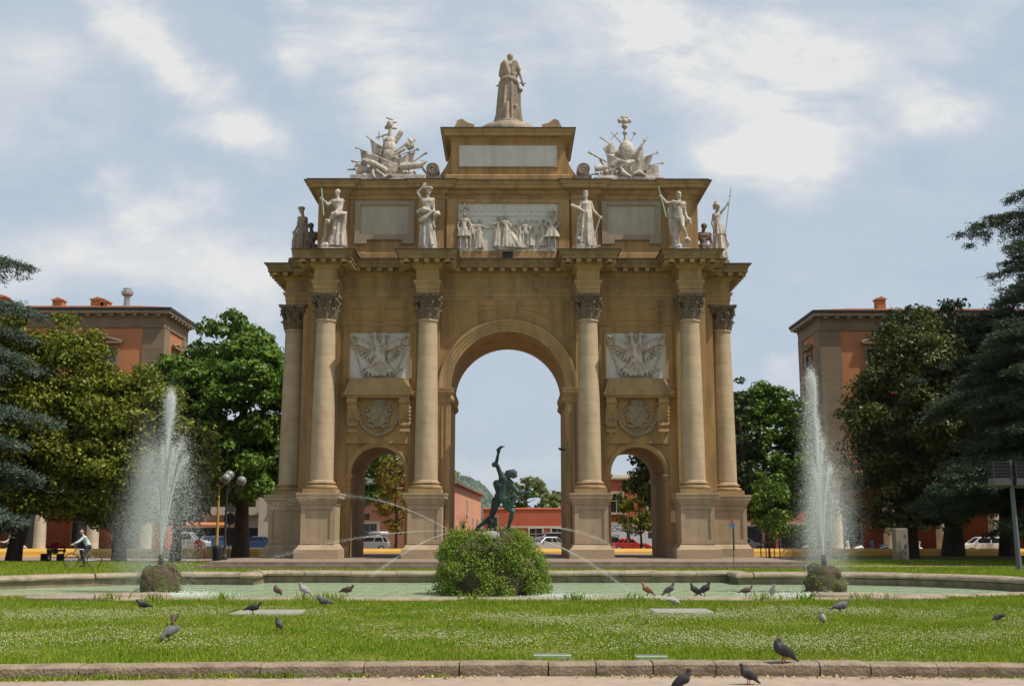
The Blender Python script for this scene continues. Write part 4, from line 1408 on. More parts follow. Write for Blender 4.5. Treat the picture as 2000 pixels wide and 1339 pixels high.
m.ellipsoid(KC(585, 950, -.3), (.15, .15, .13)); m.capsule(KC(590, 1000, -.25), KC(560, 1150, -.25), .16, .18); m.capsule(KC(630, 980, -.2), KC(660, 1150, -.2), .13, .15)
m.capsule(KC(560, 1040, -.35), KC(500, 1150, -.4), .08, .1); m.capsule(KC(300, 1050, 0), KC(270, 1190, 0), .15, .2); m.capsule(KC(360, 1000, -.3), KC(370, 1180, -.35), .12, .18)
m.tube([KC(455, 900, -.5), KC(450, 1190, -.58)], [.08, .14], 8)
m.lathe([(.9, -.15), (.9, .05), (.6, .12)], (0, 0, 0), 24)
statue('statue', 'tall weathered robed statue seen from behind on the very top of the arch', (0.04, 65.6, 26.2), m, 'brown_marble', cat='statue', vox=.028, zs=1.19)


# ---------------------------------------------------------------- trophies of arms
class FineMB(MB):
    def tube(self, path, radii, n=8, cap=True):
        r = [q * .78 for q in radii] if hasattr(radii, '__len__') else radii * .78
        return MB.tube(self, path, r, n, cap)


def TL(x, y, d=0.0):
    return Vector(((x - 850) / 329, d, (1290 - y) / 329))


m = FineMB()
m.box(-2.12, 2.12, -.6, .6, 0, .42)
m.ellipsoid(TL(850, 980, .1), (.85, .45, .75)); m.ellipsoid(TL(840, 1040, .2), (1.35, .4, .62)); m.ellipsoid(TL(850, 800, .2), (.7, .35, .6))
m.ellipsoid(TL(845, 650), (.43, .34, .5)); m.ellipsoid(TL(840, 760, -.1), (.35, .3, .3)); m.ellipsoid(TL(845, 520), (.34, .28, .25))
m.capsule(TL(855, 480), TL(855, 300), .17, .12); m.ellipsoid(TL(845, 225), (.2, .2, .24))
m.capsule(TL(790, 105), TL(890, 135), .07, .07); m.capsule(TL(905, 180), TL(985, 185), .09, .04); m.capsule(TL(770, 285), TL(960, 290), .09, .08); m.capsule(TL(775, 280), TL(765, 250), .06, .04)
m.capsule(TL(600, 450), TL(820, 395), .06, .07); m.capsule(TL(650, 355), TL(640, 490), .05, .05); m.capsule(TL(720, 440), TL(740, 560), .06, .05)
m.capsule(TL(960, 520), TL(1055, 370), .16, .19)
m.tube([TL(400, 430, -.1), TL(720, 655, -.3)], .05, 8); cloth(m, [TL(480, 495, -.1), TL(715, 650, -.25), TL(690, 800, -.2), TL(530, 755, -.1)], .08, 3, .05)
m.tube([TL(215, 645, -.25), TL(1070, 1015, -.55)], .05, 8); m.ellipsoid(TL(240, 660, -.25), (.1, .05, .06))
cloth(m, [TL(310, 705, -.25), TL(640, 840, -.4), TL(650, 1010, -.3), TL(330, 880, -.2)], .08, 3, .06)
m.tube([TL(960, 710, -.1), TL(1190, 560, -.15)], .06, 8)
for (x, y, r) in ((1200, 590, .2), (1250, 540, .2), (1270, 610, .17), (1220, 640, .15), (1300, 500, .12), (1220, 500, .1)):
    m.ellipsoid(TL(x, y, -.1), (r, r * .8, r))
m.tube([TL(890, 820, -.3), TL(1150, 680, -.3)], .12, 8); m.tube([TL(880, 850, -.35), TL(1400, 680, -.3)], .05, 8); m.ellipsoid(TL(1385, 690, -.3), (.13, .07, .08))
cloth(m, [TL(1050, 830, -.25), TL(1340, 710, -.25), TL(1300, 920, -.2), TL(1060, 1000, -.2)], .08, 3, .05)
m.tube([TL(1290, 895, -.1), TL(1480, 770, -.1), TL(1560, 725, -.1)], [.06, .06, .11], 8)
m.tube([TL(1070, 995, -.3), TL(1480, 970, -.35), TL(1500, 970, -.35)], [.25, .22, .27], 12)
for k in range(5):
    m.capsule(TL(1480, 930, -.3 + .1 * k), TL(1430 + 35 * k, 860, -.3 + .1 * k), .05, .03, 6)
m.tube([TL(230, 1060, -.1), TL(450, 990, -.1)], [.3, .27], 12); m.ellipsoid(TL(310, 960, 0), (.3, .3, .25))
m.tube([TL(360, 900, -.4), TL(560, 950, -.5), TL(800, 1080, -.6), TL(830, 1110, -.6)], [.18, .2, .2, .1], 8)
m.tube([TL(560, 1080, -.6), TL(580, 1170, -.66), TL(610, 1225, -.66)], [.12, .13, .09], 8)
m.tube([TL(630, 1080, -.62), TL(780, 1190, -.68)], [.12, .11], 8); m.tube([TL(750, 1225, -.66), TL(920, 1160, -.66)], [.09, .12], 8); m.tube([TL(700, 1000, -.55), TL(850, 1090, -.6)], [.12, .1], 8)
for x in (1130, 1190, 1255, 1340):
    m.ellipsoid(TL(x, 1105, -.45), (.11, .11, .11))
m.capsule(TL(80, 1020), TL(240, 1005), .05, .09); m.capsule(TL(135, 1185), TL(225, 1180), .05, .05); m.capsule(TL(150, 860), TL(290, 890), .08, .08); m.capsule(TL(160, 830), TL(165, 880), .05, .05); m.capsule(TL(215, 950), TL(215, 1000), .06, .06)
m.capsule(TL(1490, 1010), TL(1590, 1130), .09, .07); m.capsule(TL(1590, 1130), TL(1540, 1220), .06, .05)
GT = 'trophies of arms on the attic roof'
statue('arms_trophy', 'white carved heap of flags and armour left of the crowning block, helmet tilted', (-6.98, 63.55, 21.7), m, 'marble', cat='trophy', group=GT, vox=.021, zs=1.15)


def TR(x, y, d=0.0):
    return Vector(((x - 790) / 317.5, d, (1290 - y) / 317.5))


m = FineMB()
m.box(-1.95, 1.98, -.6, .6, 0, .3); m.box(-1.72, 1.82, -.5, .55, .3, .42)
m.ellipsoid(TR(780, 720), (.47, .4, .6)); m.ellipsoid(TR(780, 1000, .05), (.8, .42, .55)); m.ellipsoid(TR(780, 1060, .15), (1.4, .4, .5)); m.ellipsoid(TR(780, 830, .2), (.75, .35, .55)); m.ellipsoid(TR(640, 760, -.05), (.2, .2, .2))
m.tube([TR(760, 560), TR(760, 470), TR(760, 330)], [.14, .09, .09], 10); m.ellipsoid(TR(760, 400), (.15, .15, .12))
m.ellipsoid(TR(757, 285), (.18, .18, .14)); m.ellipsoid(TR(757, 205), (.2, .2, .18))
m.ellipsoid(TR(665, 190), (.12, .12, .14)); m.ellipsoid(TR(848, 190), (.12, .12, .14)); m.capsule(TR(715, 130), TR(795, 130), .1, .1)
m.capsule(TR(310, 470), TR(560, 640), .05, .05, 8); m.capsule(TR(510, 380), TR(680, 560), .04, .05, 8); m.capsule(TR(560, 455), TR(625, 395), .04, .04, 8)
m.tube([TR(500, 520), TR(530, 470), TR(590, 450)], .035, 6)
m.capsule(TR(855, 560), TR(930, 420), .03, .03, 8); m.ellipsoid(TR(940, 405), (.1, .07, .09)); m.capsule(TR(910, 380), TR(925, 420), .03, .03, 6); m.capsule(TR(970, 375), TR(945, 420), .03, .03, 6)
m.tube([TR(890, 800, -.2), TR(1090, 580, -.2), TR(1175, 470, -.2)], [.07, .08, .03], 8); m.ellipsoid(TR(1110, 545, -.2), (.11, .07, .08))
cloth(m, [TR(950, 750, -.1), TR(1075, 620, -.15), TR(1085, 830, -.1), TR(930, 840, -.1)], .08, 2, .05)
m.tube([TR(85, 730, -.1), TR(190, 785, -.1), TR(430, 920, -.2)], [.09, .08, .05], 8); m.capsule(TR(300, 880, -.1), TR(360, 950, -.1), .07, .07, 8)
m.tube([TR(440, 1090, -.5), TR(1340, 772, -.5)], .045, 8); m.capsule(TR(1300, 745, -.5), TR(1330, 825, -.5), .03, .03, 6)
cloth(m, [TR(780, 960, -.5), TR(1250, 805, -.5), TR(1150, 1060, -.42), TR(860, 1160, -.48)], .08, 3, .07)
m.tube([TR(400, 785, -.35), TR(770, 950, -.55)], .045, 8)
cloth(m, [TR(405, 795, -.35), TR(760, 955, -.5), TR(620, 1040, -.4), TR(430, 970, -.35)], .08, 2, .05)
cloth(m, [TR(355, 650, 0), TR(540, 560, 0), TR(600, 740, 0), TR(420, 770, 0)], .12, 2, .05)
m.tube([TR(195, 1030, -.3), TR(230, 1028, -.3), TR(450, 1000, -.2)], [.25, .22, .2], 12)
for (x, y, r) in ((310, 1120, .1), (405, 1100, .13), (505, 1122, .09), (590, 1110, .12)):
    m.ellipsoid(TR(x, y, -.42), (r, r, r))
m.tube([TR(1215, 940), TR(1400, 915), TR(1445, 905)], [.04, .05, .13], 8)
m.box(*sorted((TR(1120, 0).x, TR(1350, 0).x)), -.35, .4, .35, 1.0)
m.tube([TR(650, 1040, -.5), TR(700, 1140, -.6), TR(830, 1200, -.62)], [.14, .2, .1], 8); m.tube([TR(880, 1150, -.55), TR(1000, 1120, -.6), TR(1110, 1180, -.55)], [.13, .16, .09], 8)
m.capsule(TR(65, 1100), TR(260, 1095), .05, .07); m.capsule(TR(1390, 1210), TR(1490, 1222), .03, .03)
statue('arms_trophy', 'white carved heap of flags and cannon right of the crowning block, plumed helmet upright', (7.0, 63.55, 21.7), m, 'marble', cat='trophy', group=GT, vox=.021, zs=1.15)


# ================================================================ GROUND, POOL, LAWNS, KERB
PCX = -.42


def pool_loop(off=0.0, n=40):
    """inner edge of the basin (counter-clockwise from above); off grows it outwards"""
    near, far, R, ccx, ccy = 28.3, 44.55, 6.6, 10.75, 36.35
    xn, xf = 9.95, 9.0
    half = [(0, near - off), (xn + off, near - off), (xn + off, None)]
    pts = [(xn + off, near - off)]
    r = R + off
    a0 = math.degrees(math.acos((xn + off - ccx) / r)) if abs((xn + off - ccx) / r) < 1 else 90
    a1 = math.degrees(math.acos((xf + off - ccx) / r))
    for i in range(n + 1):
        a = math.radians(-a0 + (a0 + a1) * i / n)
        pts.append((ccx + r * math.cos(a), ccy + r * math.sin(a)))
    pts.append((xf + off, far + off))
    right = pts
    left = [(-x, y) for x, y in reversed(pts)]
    return [(PCX + x, y) for x, y in right + left]


def rectloop(x0, x1, y0, y1, nx=1):
    return [(x0, y0), (x1, y0), (x1, y1), (x0, y1)]


def kerb_y(x):
    return 14.86 - .0076 * x * x + .02 * x


pool_hole = pool_loop(.10)
g = sheet('ground', rectloop(-3500, 3500, -400, 7000), [pool_hole], -.155, 'ground')
tag(g, kind='structure')
# pavement at the photographer's feet
pv = sheet('pavement', rectloop(-40, 40, -8, 15.5), [], -.151, 'paving'); tag(pv, kind='structure')
# lawns
front_edge = [(x, kerb_y(x) + .2) for x in np.linspace(-34, 34, 60)]
lw = sheet('lawn', front_edge + [(34, 54.5), (60, 66), (60, 84), (24, 85), (14.9, 60), (14.9, 52.7), (-14.9, 52.7), (-14.9, 60), (-22, 65.5), (-60, 66), (-34, 50)], [pool_hole], 0.0, 'grass_base')
tag(lw, kind='structure')
for nm, loop, z, mm in (('forecourt', rectloop(-120, 120, 60, 90), -.12, 'pink_path'), ('ochre_strip', rectloop(-160, 160, 86, 104), -.11, 'ochre_gravel'), ('road', rectloop(-300, 300, 104, 150), -.10, 'asphalt')):
    tag(sheet(nm, loop, [], z, mm), kind='structure')
tag(sheet('garden_path', [(24, 56), (60, 59), (60, 61), (24, 58.5), (15.5, 57), (15.5, 55.6)], [], .012, 'pink_path'), kind='structure')

# pool: wall, floor, water
inner = pool_loop(0.0)
m = MB()
m.poly_profile(pool_loop(0.0), [(.12, -.9), (.12, -.02), (.0, -.02), (-.001, -.9)])
m.f = [f for f in m.f if len(f) == 4]
prim = empty('pool_rim')
tag(prim, 'rounded pinkish stone rim round the wide curved fountain pool', 'pool rim')
link_mesh('inner_wall', m.mesh('inner_wall'), 'basin', prim)
# the coping is cut into separate stones
RIMP = [(-.04, .0), (-.10, .03), (-.12, .09), (-.08, .15), (0, .19), (.12, .21), (.50, .205), (.60, .17), (.64, .11), (.62, -.03)]
rs = random.Random(31)
L0 = [Vector(p) for p in inner]
offs = []
for i in range(len(L0)):
    e1 = (L0[i] - L0[i - 1]).normalized(); e2 = (L0[(i + 1) % len(L0)] - L0[i]).normalized()
    n1, n2 = Vector((e1.y, -e1.x)), Vector((e2.y, -e2.x))
    offs.append((n1 + n2) / max(1 + n1.dot(n2), .35))
dense = []
for i in range(len(L0)):
    j = (i + 1) % len(L0)
    k = max(1, int((L0[j] - L0[i]).length / .3))
    for q in range(k):
        dense.append((L0[i].lerp(L0[j], q / k), offs[i].lerp(offs[j], q / k)))
nd = len(dense); i = 0
while i < nd:
    k = min(rs.choice((4, 5, 5, 6, 7)), nd - i)
    dz = rs.uniform(-.012, .008); rings = []
    for q in range(k + 1):
        (p, o) = dense[(i + q) % nd]
        if q == 0: p = p.lerp(dense[(i + 1) % nd][0], .05)
        if q == k: p = p.lerp(dense[(i + k - 1) % nd][0], .05)
        sh = .965 if q in (0, k) else 1.0
        w = [rs.uniform(-.008, .008) for _ in RIMP]
        zk = .5 if p.y < 32.5 else 1.0
        rings.append([(p.x + o.x * (.25 + (r_ - .25) * sh + w[t]), p.y + o.y * (.25 + (r_ - .25) * sh + w[t]), max(z_ * sh * zk, -.03) + dz * zk + w[t] * .5) for t, (r_, z_) in enumerate(RIMP)])
    MB().loops(rings).build('rim_stone', 'rim', prim, angle=50)
    i += k
# tongues of stone where the straight front overlaps the round ends
for s, nm in ((-1, 'left'), (1, 'right')):
    t = MB()
    x0 = PCX + s * 9.2; x1 = PCX + s * (11.1 if s > 0 else 11.3)
    pts = [(x0, 27.7), (x0 + (x1 - x0) * .8, 27.62), (x1 - s * .05, 27.85), (x1, 28.05), (x1 - s * .15, 28.25), (x0, 28.3)]
    if s < 0: pts = pts[::-1]
    t.poly_profile(pts, [(0, -.03), (.03, .06), (.02, .11), (-.05, .135), (-.1, .14)])
    q = PCX + s * 8.3
    pts = [(q, 29.75), (q + s * .3, 29.55), (q + s * 2.0, 29.35), (q + s * 2.0, 29.95), (q + s * .3, 30.1)]
    if s < 0: pts = pts[::-1]
    t.poly_profile(pts, [(0, -.4), (.04, .03), (.02, .09), (-.05, .125)])
    t.build('rim_tongue', 'rim', prim, angle=50)
# water surface (fine grid, gently uneven)
wv = sheet('pool_water', pool_loop(.05), [], -.25, 'water'); tag(wv, kind='structure')
fl = sheet('pool_floor', pool_loop(.05), [], -.85, 'basin'); tag(fl, kind='structure')

# kerb of separate stones
kerb = empty('kerb'); tag(kerb, kind='structure')
x = -9.3
rs = random.Random(21)
joints = [-9.3, -7.4, -5.35, -3.13, -1.83, -.62, .52, 1.13, 1.86, 2.66, 3.98, 4.62, 5.46, 6.7, 8.2, 9.6]
for a, b in zip(joints[:-1], joints[1:]):
    m = MB()
    n = 10
    rings = []
    jy, jz = rs.uniform(-.012, .012), rs.uniform(-.008, .008)
    for k in range(n + 1):
        xx = a + .008 + (b - a - .016) * k / n
        yk = kerb_y(xx) + jy + rs.uniform(-.006, .006)
        e = .02 if k in (0, n) else 0
        c = rs.uniform(0, .014) + e
        zt = .012 + jz + rs.uniform(-.004, .004) - e * .3
        rings.append([(xx, yk + .02, -.19), (xx, yk + .004, -.12), (xx, yk + rs.uniform(0, .008), -.06), (xx, yk + .004, zt - .03), (xx, yk + .022 + c, zt - .007), (xx, yk + .05 + c, zt), (xx, yk + .34, zt), (xx, yk + .36, -.19)])
    m.loops(rings)
    m.build('kerb_stone', 'kerb', kerb, angle=40)


# --- grass and clover
def patch(x, y):
    """0..1 clover density over the lawn"""
    v = .55 * (np.sin(x * .55 + 1.3 * np.sin(y * .7)) + np.sin(y * 1.15 + .8 * np.sin(x * .45 + 1)) + .8 * np.sin(x * 1.5 + y * 1.1 + 2) + .6 * np.sin(x * 2.9 - y * 2.1) + .5 * np.sin(x * .21 - 1.0))
    return np.clip((v + .75) / 2.0, .06, 1)


def in_poly(px, py, poly):
    inside = np.zeros(len(px), dtype=bool)
    n = len(poly)
    for i in range(n):
        x1, y1 = poly[i]; x2, y2 = poly[(i + 1) % n]
        c = ((y1 > py) != (y2 > py)) & (px < (x2 - x1) * (py - y1) / (y2 - y1 + 1e-12) + x1)
        inside ^= c
    return inside


def blades(px, py, h, w, name, m, z=0.0, lean=.35):
    n = len(px)
    a = rng.uniform(0, 2 * np.pi, n)
    la = rng.uniform(0, 2 * np.pi, n); ll = rng.uniform(.1, 1, n) * lean * h
    dx, dy = np.cos(a) * w, np.sin(a) * w
    V = np.zeros((n, 4, 3))
    V[:, 0] = np.stack([px - dx, py - dy, np.full(n, z)], 1)
    V[:, 1] = np.stack([px + dx, py + dy, np.full(n, z)], 1)
    mx_, my_ = px + np.cos(la) * ll * .4, py + np.sin(la) * ll * .4
    V[:, 2] = np.stack([mx_ + dx * .6, my_ + dy * .6, z + h * .62], 1)
    V[:, 3] = np.stack([px + np.cos(la) * ll, py + np.sin(la) * ll, z + h], 1)
    Fq = np.arange(n * 4).reshape(n, 4)
    return link_mesh(name, np_mesh(name, V.reshape(-1, 3), Fq), m)


outer_pool = pool_loop(.62)
SLABS = [(525, 1198, 1.1, .35), (1331, 1196, 1.0, .33)]
slab_pos = []
for (px_, py_, hx, hy) in SLABS:
    Y = ground_y(py_); X = at(px_, py_, Y)[0]
    slab_pos.append((X, Y, hx * .62, hy * 1.7))
# front lawn
n = 470000
gx = rng.uniform(-15.5, 15.5, n); gy = 14.6 + (29.8 - 14.6) * rng.uniform(0, 1, n) ** 1.1
keep = (np.abs(gx) < gy * .475 + .8) & ~in_poly(gx, gy, outer_pool) & (gy > 14.86 - .0076 * gx * gx + .02 * gx + .31)
for (X, Y, hx, hy) in slab_pos:
    keep &= ~((np.abs(gx - X) < hx) & (np.abs(gy - Y) < hy))
gx, gy = gx[keep], gy[keep]
cl = patch(gx, gy)
tall = np.clip((gy - 23.5) / 3.5, 0, 1)
h = rng.uniform(.022, .062, len(gx)) * (1 + .3 * np.sin(gx * 1.7 + gy) + .3 * np.sin(gx * .8 - gy * 2.1 + 1) + 1.6 * tall * rng.uniform(.2, 1, len(gx)))
tag(blades(gx, gy, h, rng.uniform(.006, .012, len(gx)), 'grass', 'grass'), kind='stuff')
# clover heads
n = 330000
cx_ = rng.uniform(-15, 15, n); cy_ = rng.uniform(15.2, 26.2, n)
keep = (np.abs(cx_) < cy_ * .475 + .6) & (rng.uniform(0, 1, n) < patch(cx_, cy_) ** 1.3 * np.clip((cy_ - 15.2) / 1.4, .12, 1) * np.clip((26.3 - cy_) / 2.0, 0, 1) * .30)
for (X, Y, hx, hy) in slab_pos:
    keep &= ~((np.abs(cx_ - X) < hx + .1) & (np.abs(cy_ - Y) < hy + .1))
cx_, cy_ = cx_[keep], cy_[keep]
n = len(cx_)
r = rng.uniform(.007, .014, n); zc = rng.uniform(.04, .085, n)
oc = np.array([(1, 0, 0), (0, 1, 0), (-1, 0, 0), (0, -1, 0), (0, 0, .9), (0, 0, -.9)])
tri = np.array([(0, 1, 4), (1, 2, 4), (2, 3, 4), (3, 0, 4), (1, 0, 5), (2, 1, 5), (3, 2, 5), (0, 3, 5)])
V = oc[None] * r[:, None, None] + np.stack([cx_, cy_, zc], 1)[:, None]
Fq = (tri[None] + (np.arange(n) * 6)[:, None, None]).reshape(-1, 3)
tag(link_mesh('clover_flowers', np_mesh('clover_flowers', V.reshape(-1, 3), Fq), 'clover'), kind='stuff')
# rear lawn
n = 190000
gx = rng.uniform(-34, 36, n); gy = rng.uniform(43, 68, n)
keep = (np.abs(gx) < gy * .47 + 1) & ~in_poly(gx, gy, outer_pool) & ~((np.abs(gx) < 14.8) & (gy > 52.6)) & (gy > 36)
keep &= ~((gx > 15) & (gy > 55.2 + (gx - 15.5) * .06) & (gy < 58.8 + (gx - 15.5) * .05))
keep &= ~((gx < -14) & (gy > 65.3))
gx, gy = gx[keep], gy[keep]
n2 = 60000
sx = rng.uniform(-24, 24, n2); sy = rng.uniform(28, 46, n2)
k2 = (np.abs(sx) < sy * .47 + 1) & ~in_poly(sx, sy, outer_pool)
gx, gy = np.concatenate([gx, sx[k2]]), np.concatenate([gy, sy[k2]])
tag(blades(gx, gy, rng.uniform(.05, .13, len(gx)), rng.uniform(.012, .024, len(gx)), 'grass', 'grass'), kind='stuff')
# weeds growing against the kerb foot and out of the rim joints
wx, wy, wh = [], [], []
for (c, sp, k, hh) in ((-6.0, .35, 260, .08), (-5.2, .5, 380, .09), (-3.7, .22, 120, .10), (-2.9, .2, 140, .10), (-2.0, .18, 80, .07), (-.9, .16, 90, .05), (2.1, .12, 60, .05), (1.1, .1, 30, .05), (-4.4, .3, 90, .06), (5.6, .3, 40, .05), (6.3, .2, 60, .06)):
    q = rng.normal(c, sp, k)
    wx.append(q); wy.append(kerb_y(q) - np.abs(rng.normal(0, .05, k)) - .01); wh.append(rng.uniform(.3, 1, k) * hh)
wx, wy, wh = map(np.concatenate, (wx, wy, wh))
tag(blades(wx, wy, wh, np.full(len(wx), .008), 'kerb_weeds', 'grass', z=-.15, lean=.8), kind='stuff')
wx, wy = [], []
for c in (-9.6, -8.4, -4.8, -4.2, -.9, 3.1, 7.2, 8.5, 9.2, 6.1, -6.9, 1.6):
    q = rng.normal(c, .18, 70); wx.append(q); wy.append(27.66 + np.abs(rng.normal(0, .06, 70)))
wx, wy = np.concatenate(wx), np.concatenate(wy)
tag(blades(wx, wy, rng.uniform(.1, .3, len(wx)), np.full(len(wx), .012), 'rim_weeds', 'grass', z=0, lean=.6), kind='stuff')
# dry leaves swept against the kerb
n = 420
lx = np.concatenate([rng.uniform(-7, 7.2, 150), rng.normal(1.8, .3, 60), rng.normal(3.2, .35, 60), rng.normal(4.9, .5, 90), rng.normal(-.9, .5, 60)])
ly = kerb_y(lx) - np.abs(rng.normal(0, .12, n)) - .02
V = np.zeros((n, 4, 3)); a = rng.uniform(0, 6.28, n); L_ = rng.uniform(.012, .035, n)
for k, (u, v, zz) in enumerate(((1, 0, .01), (0, .5, .025), (-1, 0, .008), (0, -.5, .002))):
    V[:, k] = np.stack([lx + L_ * (u * np.cos(a) - v * np.sin(a)), ly + L_ * (u * np.sin(a) + v * np.cos(a)), -.15 + zz * rng.uniform(.6, 1.6, n)], 1)
tag(link_mesh('dry_leaf_litter', np_mesh('dry_leaf_litter', V.reshape(-1, 3), np.arange(n * 4).reshape(n, 4)), 'leaf_litter'), kind='stuff')

# stone slabs set in the lawn and two ground lights
for (X, Y, hx, hy), lab in zip(slab_pos, ('grey stone slab set in the lawn beside the dark pigeon, left one', 'grey stone slab set in the lawn below the pigeons, right one')):
    m = MB()
    pts = [(X - hx, Y - hy), (X + hx * .3, Y - hy * .95), (X + hx, Y - hy * .7), (X + hx, Y + hy), (X - hx, Y + hy * .98)]
    m.poly_profile(pts, [(0, -.05), (0, .035), (-.02, .055)])
    tag(m.build('stone_slab', 'slab'), lab, 'slab', 'stone slabs in the lawn')
for (px_, py_, w, lab) in ((1079, 1284, .36, 'pale green flat light box in the grass behind the kerb, nearer the middle'), (1272, 1286, .30, 'greyish flat light box in the grass behind the kerb, farther right')):
    Y = ground_y(py_ + 2); X = at(px_, py_, Y)[0]
    root = MB().rect_profile(X, Y, w * .7, .07, [(0, -.02), (0, .05), (-.01, .06), (-.02, .06)]).build('ground_light', 'box_green')
    tag(root, lab, 'ground light', 'ground lights by the kerb')
    MB().box(X - w * .64, X + w * .64, Y - .05, Y + .05, .060, .066).build('lens', 'lamp_grey', root)


# ================================================================ FOUNTAIN ROCKS, BRONZE, WATER, PIGEONS
def rock_mesh(name, rx, ry, h, seed, vox=.05, flat=.75):
    rs = random.Random(seed)
    m = MB()
    for k in range(26):
        a = rs.uniform(0, 6.28); q = rs.uniform(.35, .85); z = rs.uniform(-.3, h * .85)
        fr = 1 - .38 * max(z, 0) / h
        r = rs.uniform(.22, .38) * rx
        m.ellipsoid((q * rx * fr * math.cos(a), q * ry * fr * math.sin(a), z), (r, r, r * rs.uniform(.7, 1.1)), Euler((rs.uniform(-.5, .5), rs.uniform(-.5, .5), rs.uniform(0, 3))), 10, 8)
    m.lathe([(rx * .8, -.4), (rx * .86, h * .3), (rx * .7, h * .75), (rx * .5, h * .92)], n=20, squash=ry / rx)
    return vox_mesh(m, name, vox, 2, noise=.10 * rx, nscale=.25 * rx)


def leaf_quads(P, N, size, seed, aspect=.62, jitter=.5):
    """one small folded leaf per point, facing roughly along N"""
    r = np.random.default_rng(seed)
    n = len(P)
    nr = N + r.normal(0, jitter, (n, 3)); nr /= np.linalg.norm(nr, axis=1)[:, None] + 1e-9
    t = r.normal(0, 1, (n, 3)); t -= nr * (t * nr).sum(1)[:, None]; t /= np.linalg.norm(t, axis=1)[:, None] + 1e-9
    b = np.cross(nr, t)
    s = (size * r.uniform(.6, 1.3, n))[:, None] if np.isscalar(size) else (size * r.uniform(.6, 1.3, n))[:, None]
    V = np.zeros((n, 4, 3))
    V[:, 0] = P - t * s
    V[:, 1] = P - b * s * aspect + nr * s * .15
    V[:, 2] = P + t * s - nr * s * .25
    V[:, 3] = P + b * s * aspect + nr * s * .15
    return V.reshape(-1, 3), np.arange(n * 4).reshape(n, 4)


def clump_points(clumps, per, seed, shell=.55):
    """points scattered through leaf clumps (centre, radii), thicker near their skins"""
    r = np.random.default_rng(seed)
    Ps, Ns = [], []
    for (c, rad) in clumps:
        rad = np.array(rad, dtype=float) if hasattr(rad, '__len__') else np.array([rad] * 3, dtype=float)
        k = max(8, int(per * (rad[0] * rad[1] * rad[2]) ** (2 / 3)))
        d = r.normal(0, 1, (k, 3)); d /= np.linalg.norm(d, axis=1)[:, None]
        q = shell + (1 - shell) * r.uniform(0, 1, k) ** .6
        q *= 1 + .16 * np.sin(5 * d[:, 0] + 3 * d[:, 2] + r.uniform(0, 6)) + r.normal(0, .06, k)
        Ps.append(np.array(c) + d * rad * q[:, None]); Ns.append(d + np.array([0, 0, .45]))
    return np.concatenate(Ps), np.concatenate(Ns)


FX, FY = -.57, 36.4
rock = link_mesh('fountain_rock', rock_mesh('fountain_rock', 1.55, 1.35, 1.75, 4), 'rock')
rock.location = (FX, FY, -.25)
tag(rock, 'big ivy-covered rock mound in the middle of the pool under the bronze', 'rock')
rs = random.Random(12)
cl = []
for k in range(380):
    a = rs.uniform(0, 6.28); z = rs.uniform(-.05, 1.85)
    fr = 1 - .34 * (z / 1.9) ** 2.0
    x, y = 1.66 * fr * math.cos(a), 1.46 * fr * math.sin(a)
    # hollows and patches of bare rock stay open at the front
    bul = 1 + .10 * math.sin(3.1 * a + 2.2 * z) + .06 * math.sin(7 * a - 3 * z)
    x, y = x * bul, y * bul
    if y < 0 and z < .5 and (-.85 < x < -.3 or .65 < x < 1.05): continue
    r = rs.uniform(.12, .26)
    cl.append(((x, y, z), (r * 1.15, r, r * rs.uniform(.8, 1.2))))
for k in range(26):
    a = rs.uniform(0, 6.28); q = rs.uniform(.3, 1.15)
    if abs(q * math.cos(a) - .15) < .45 and q * math.sin(a) < .2: continue
    cl.append(((q * math.cos(a), q * math.sin(a), rs.uniform(1.65, 1.98)), rs.uniform(.10, .22)))
for (x, z) in ((-1.0, 2.0), (-.85, 2.15), (-1.1, 1.9), (.75, 1.95), (.95, 1.85), (1.05, 1.75), (.55, 2.0)):
    cl.append(((x, -.2, z), .16))
Pp, Nn = clump_points(cl, 1900, 5)
V, Fq = leaf_quads(Pp, Nn, .034, 6)
link_mesh('ivy', np_mesh('ivy', V, Fq), 'ivy', rock)
# thin upright shoots
for k in range(26):
    m = MB()
    a = rs.uniform(0, 6.28); q = rs.uniform(.4, 1.2); x, y = q * math.cos(a), q * math.sin(a)
    m.tube([(x, y, 1.2), (x * 1.05, y, 1.9), (x * 1.12 + rs.uniform(-.1, .1), y, rs.uniform(1.95, 2.35))], [.012, .009, .004], 5)
    m.build('shoot', 'bark', rock)
for k in range(5):
    MB().tube([(-.92, -.1, 1.7), (-.88 + .02 * k, -.1, 2.2), (-.9 + .1 * (k - 2), -.1, 2.55 - .05 * abs(k - 2))], [.014, .010, .004], 5).build('shoot', 'bark', rock)


# --- bronze figure: braced on one leg, one arm flung up, head down to the right
def KB(x, y, d=0.0):
    return Vector(((x - 600) / 237.0, d, (745 - y) / 237.0))


m = MB(); s = 1.38
J = dict(neck=KB(672, 318, -.10), head=KB(700, 318, -.14), sl=KB(612, 312, -.02), sr=KB(690, 385, -.06), el=KB(575, 232, .0), al=KB(592, 150, -.03), er=KB(742, 450, -.14), ar=KB(800, 455, -.24),
         hl=KB(592, 480, 0), hr=KB(640, 505, -.03), kl=KB(545, 628, .04), kr=KB(700, 598, -.14), fl=KB(435, 712, .10), fr=KB(668, 708, -.05))
figure(m, J, s, (.75, -.5, -.45), curl=.7, fdir=(.75, -.4, 0))
m.capsule(KB(660, 300, -.08), KB(705, 300, -.12), .075, .09)
for k in range(8):
    m.ellipsoid(KB(700 + 24 * math.cos(k), 303 + 18 * math.sin(k), -.12), (.055, .055, .05), n=8, m=6)
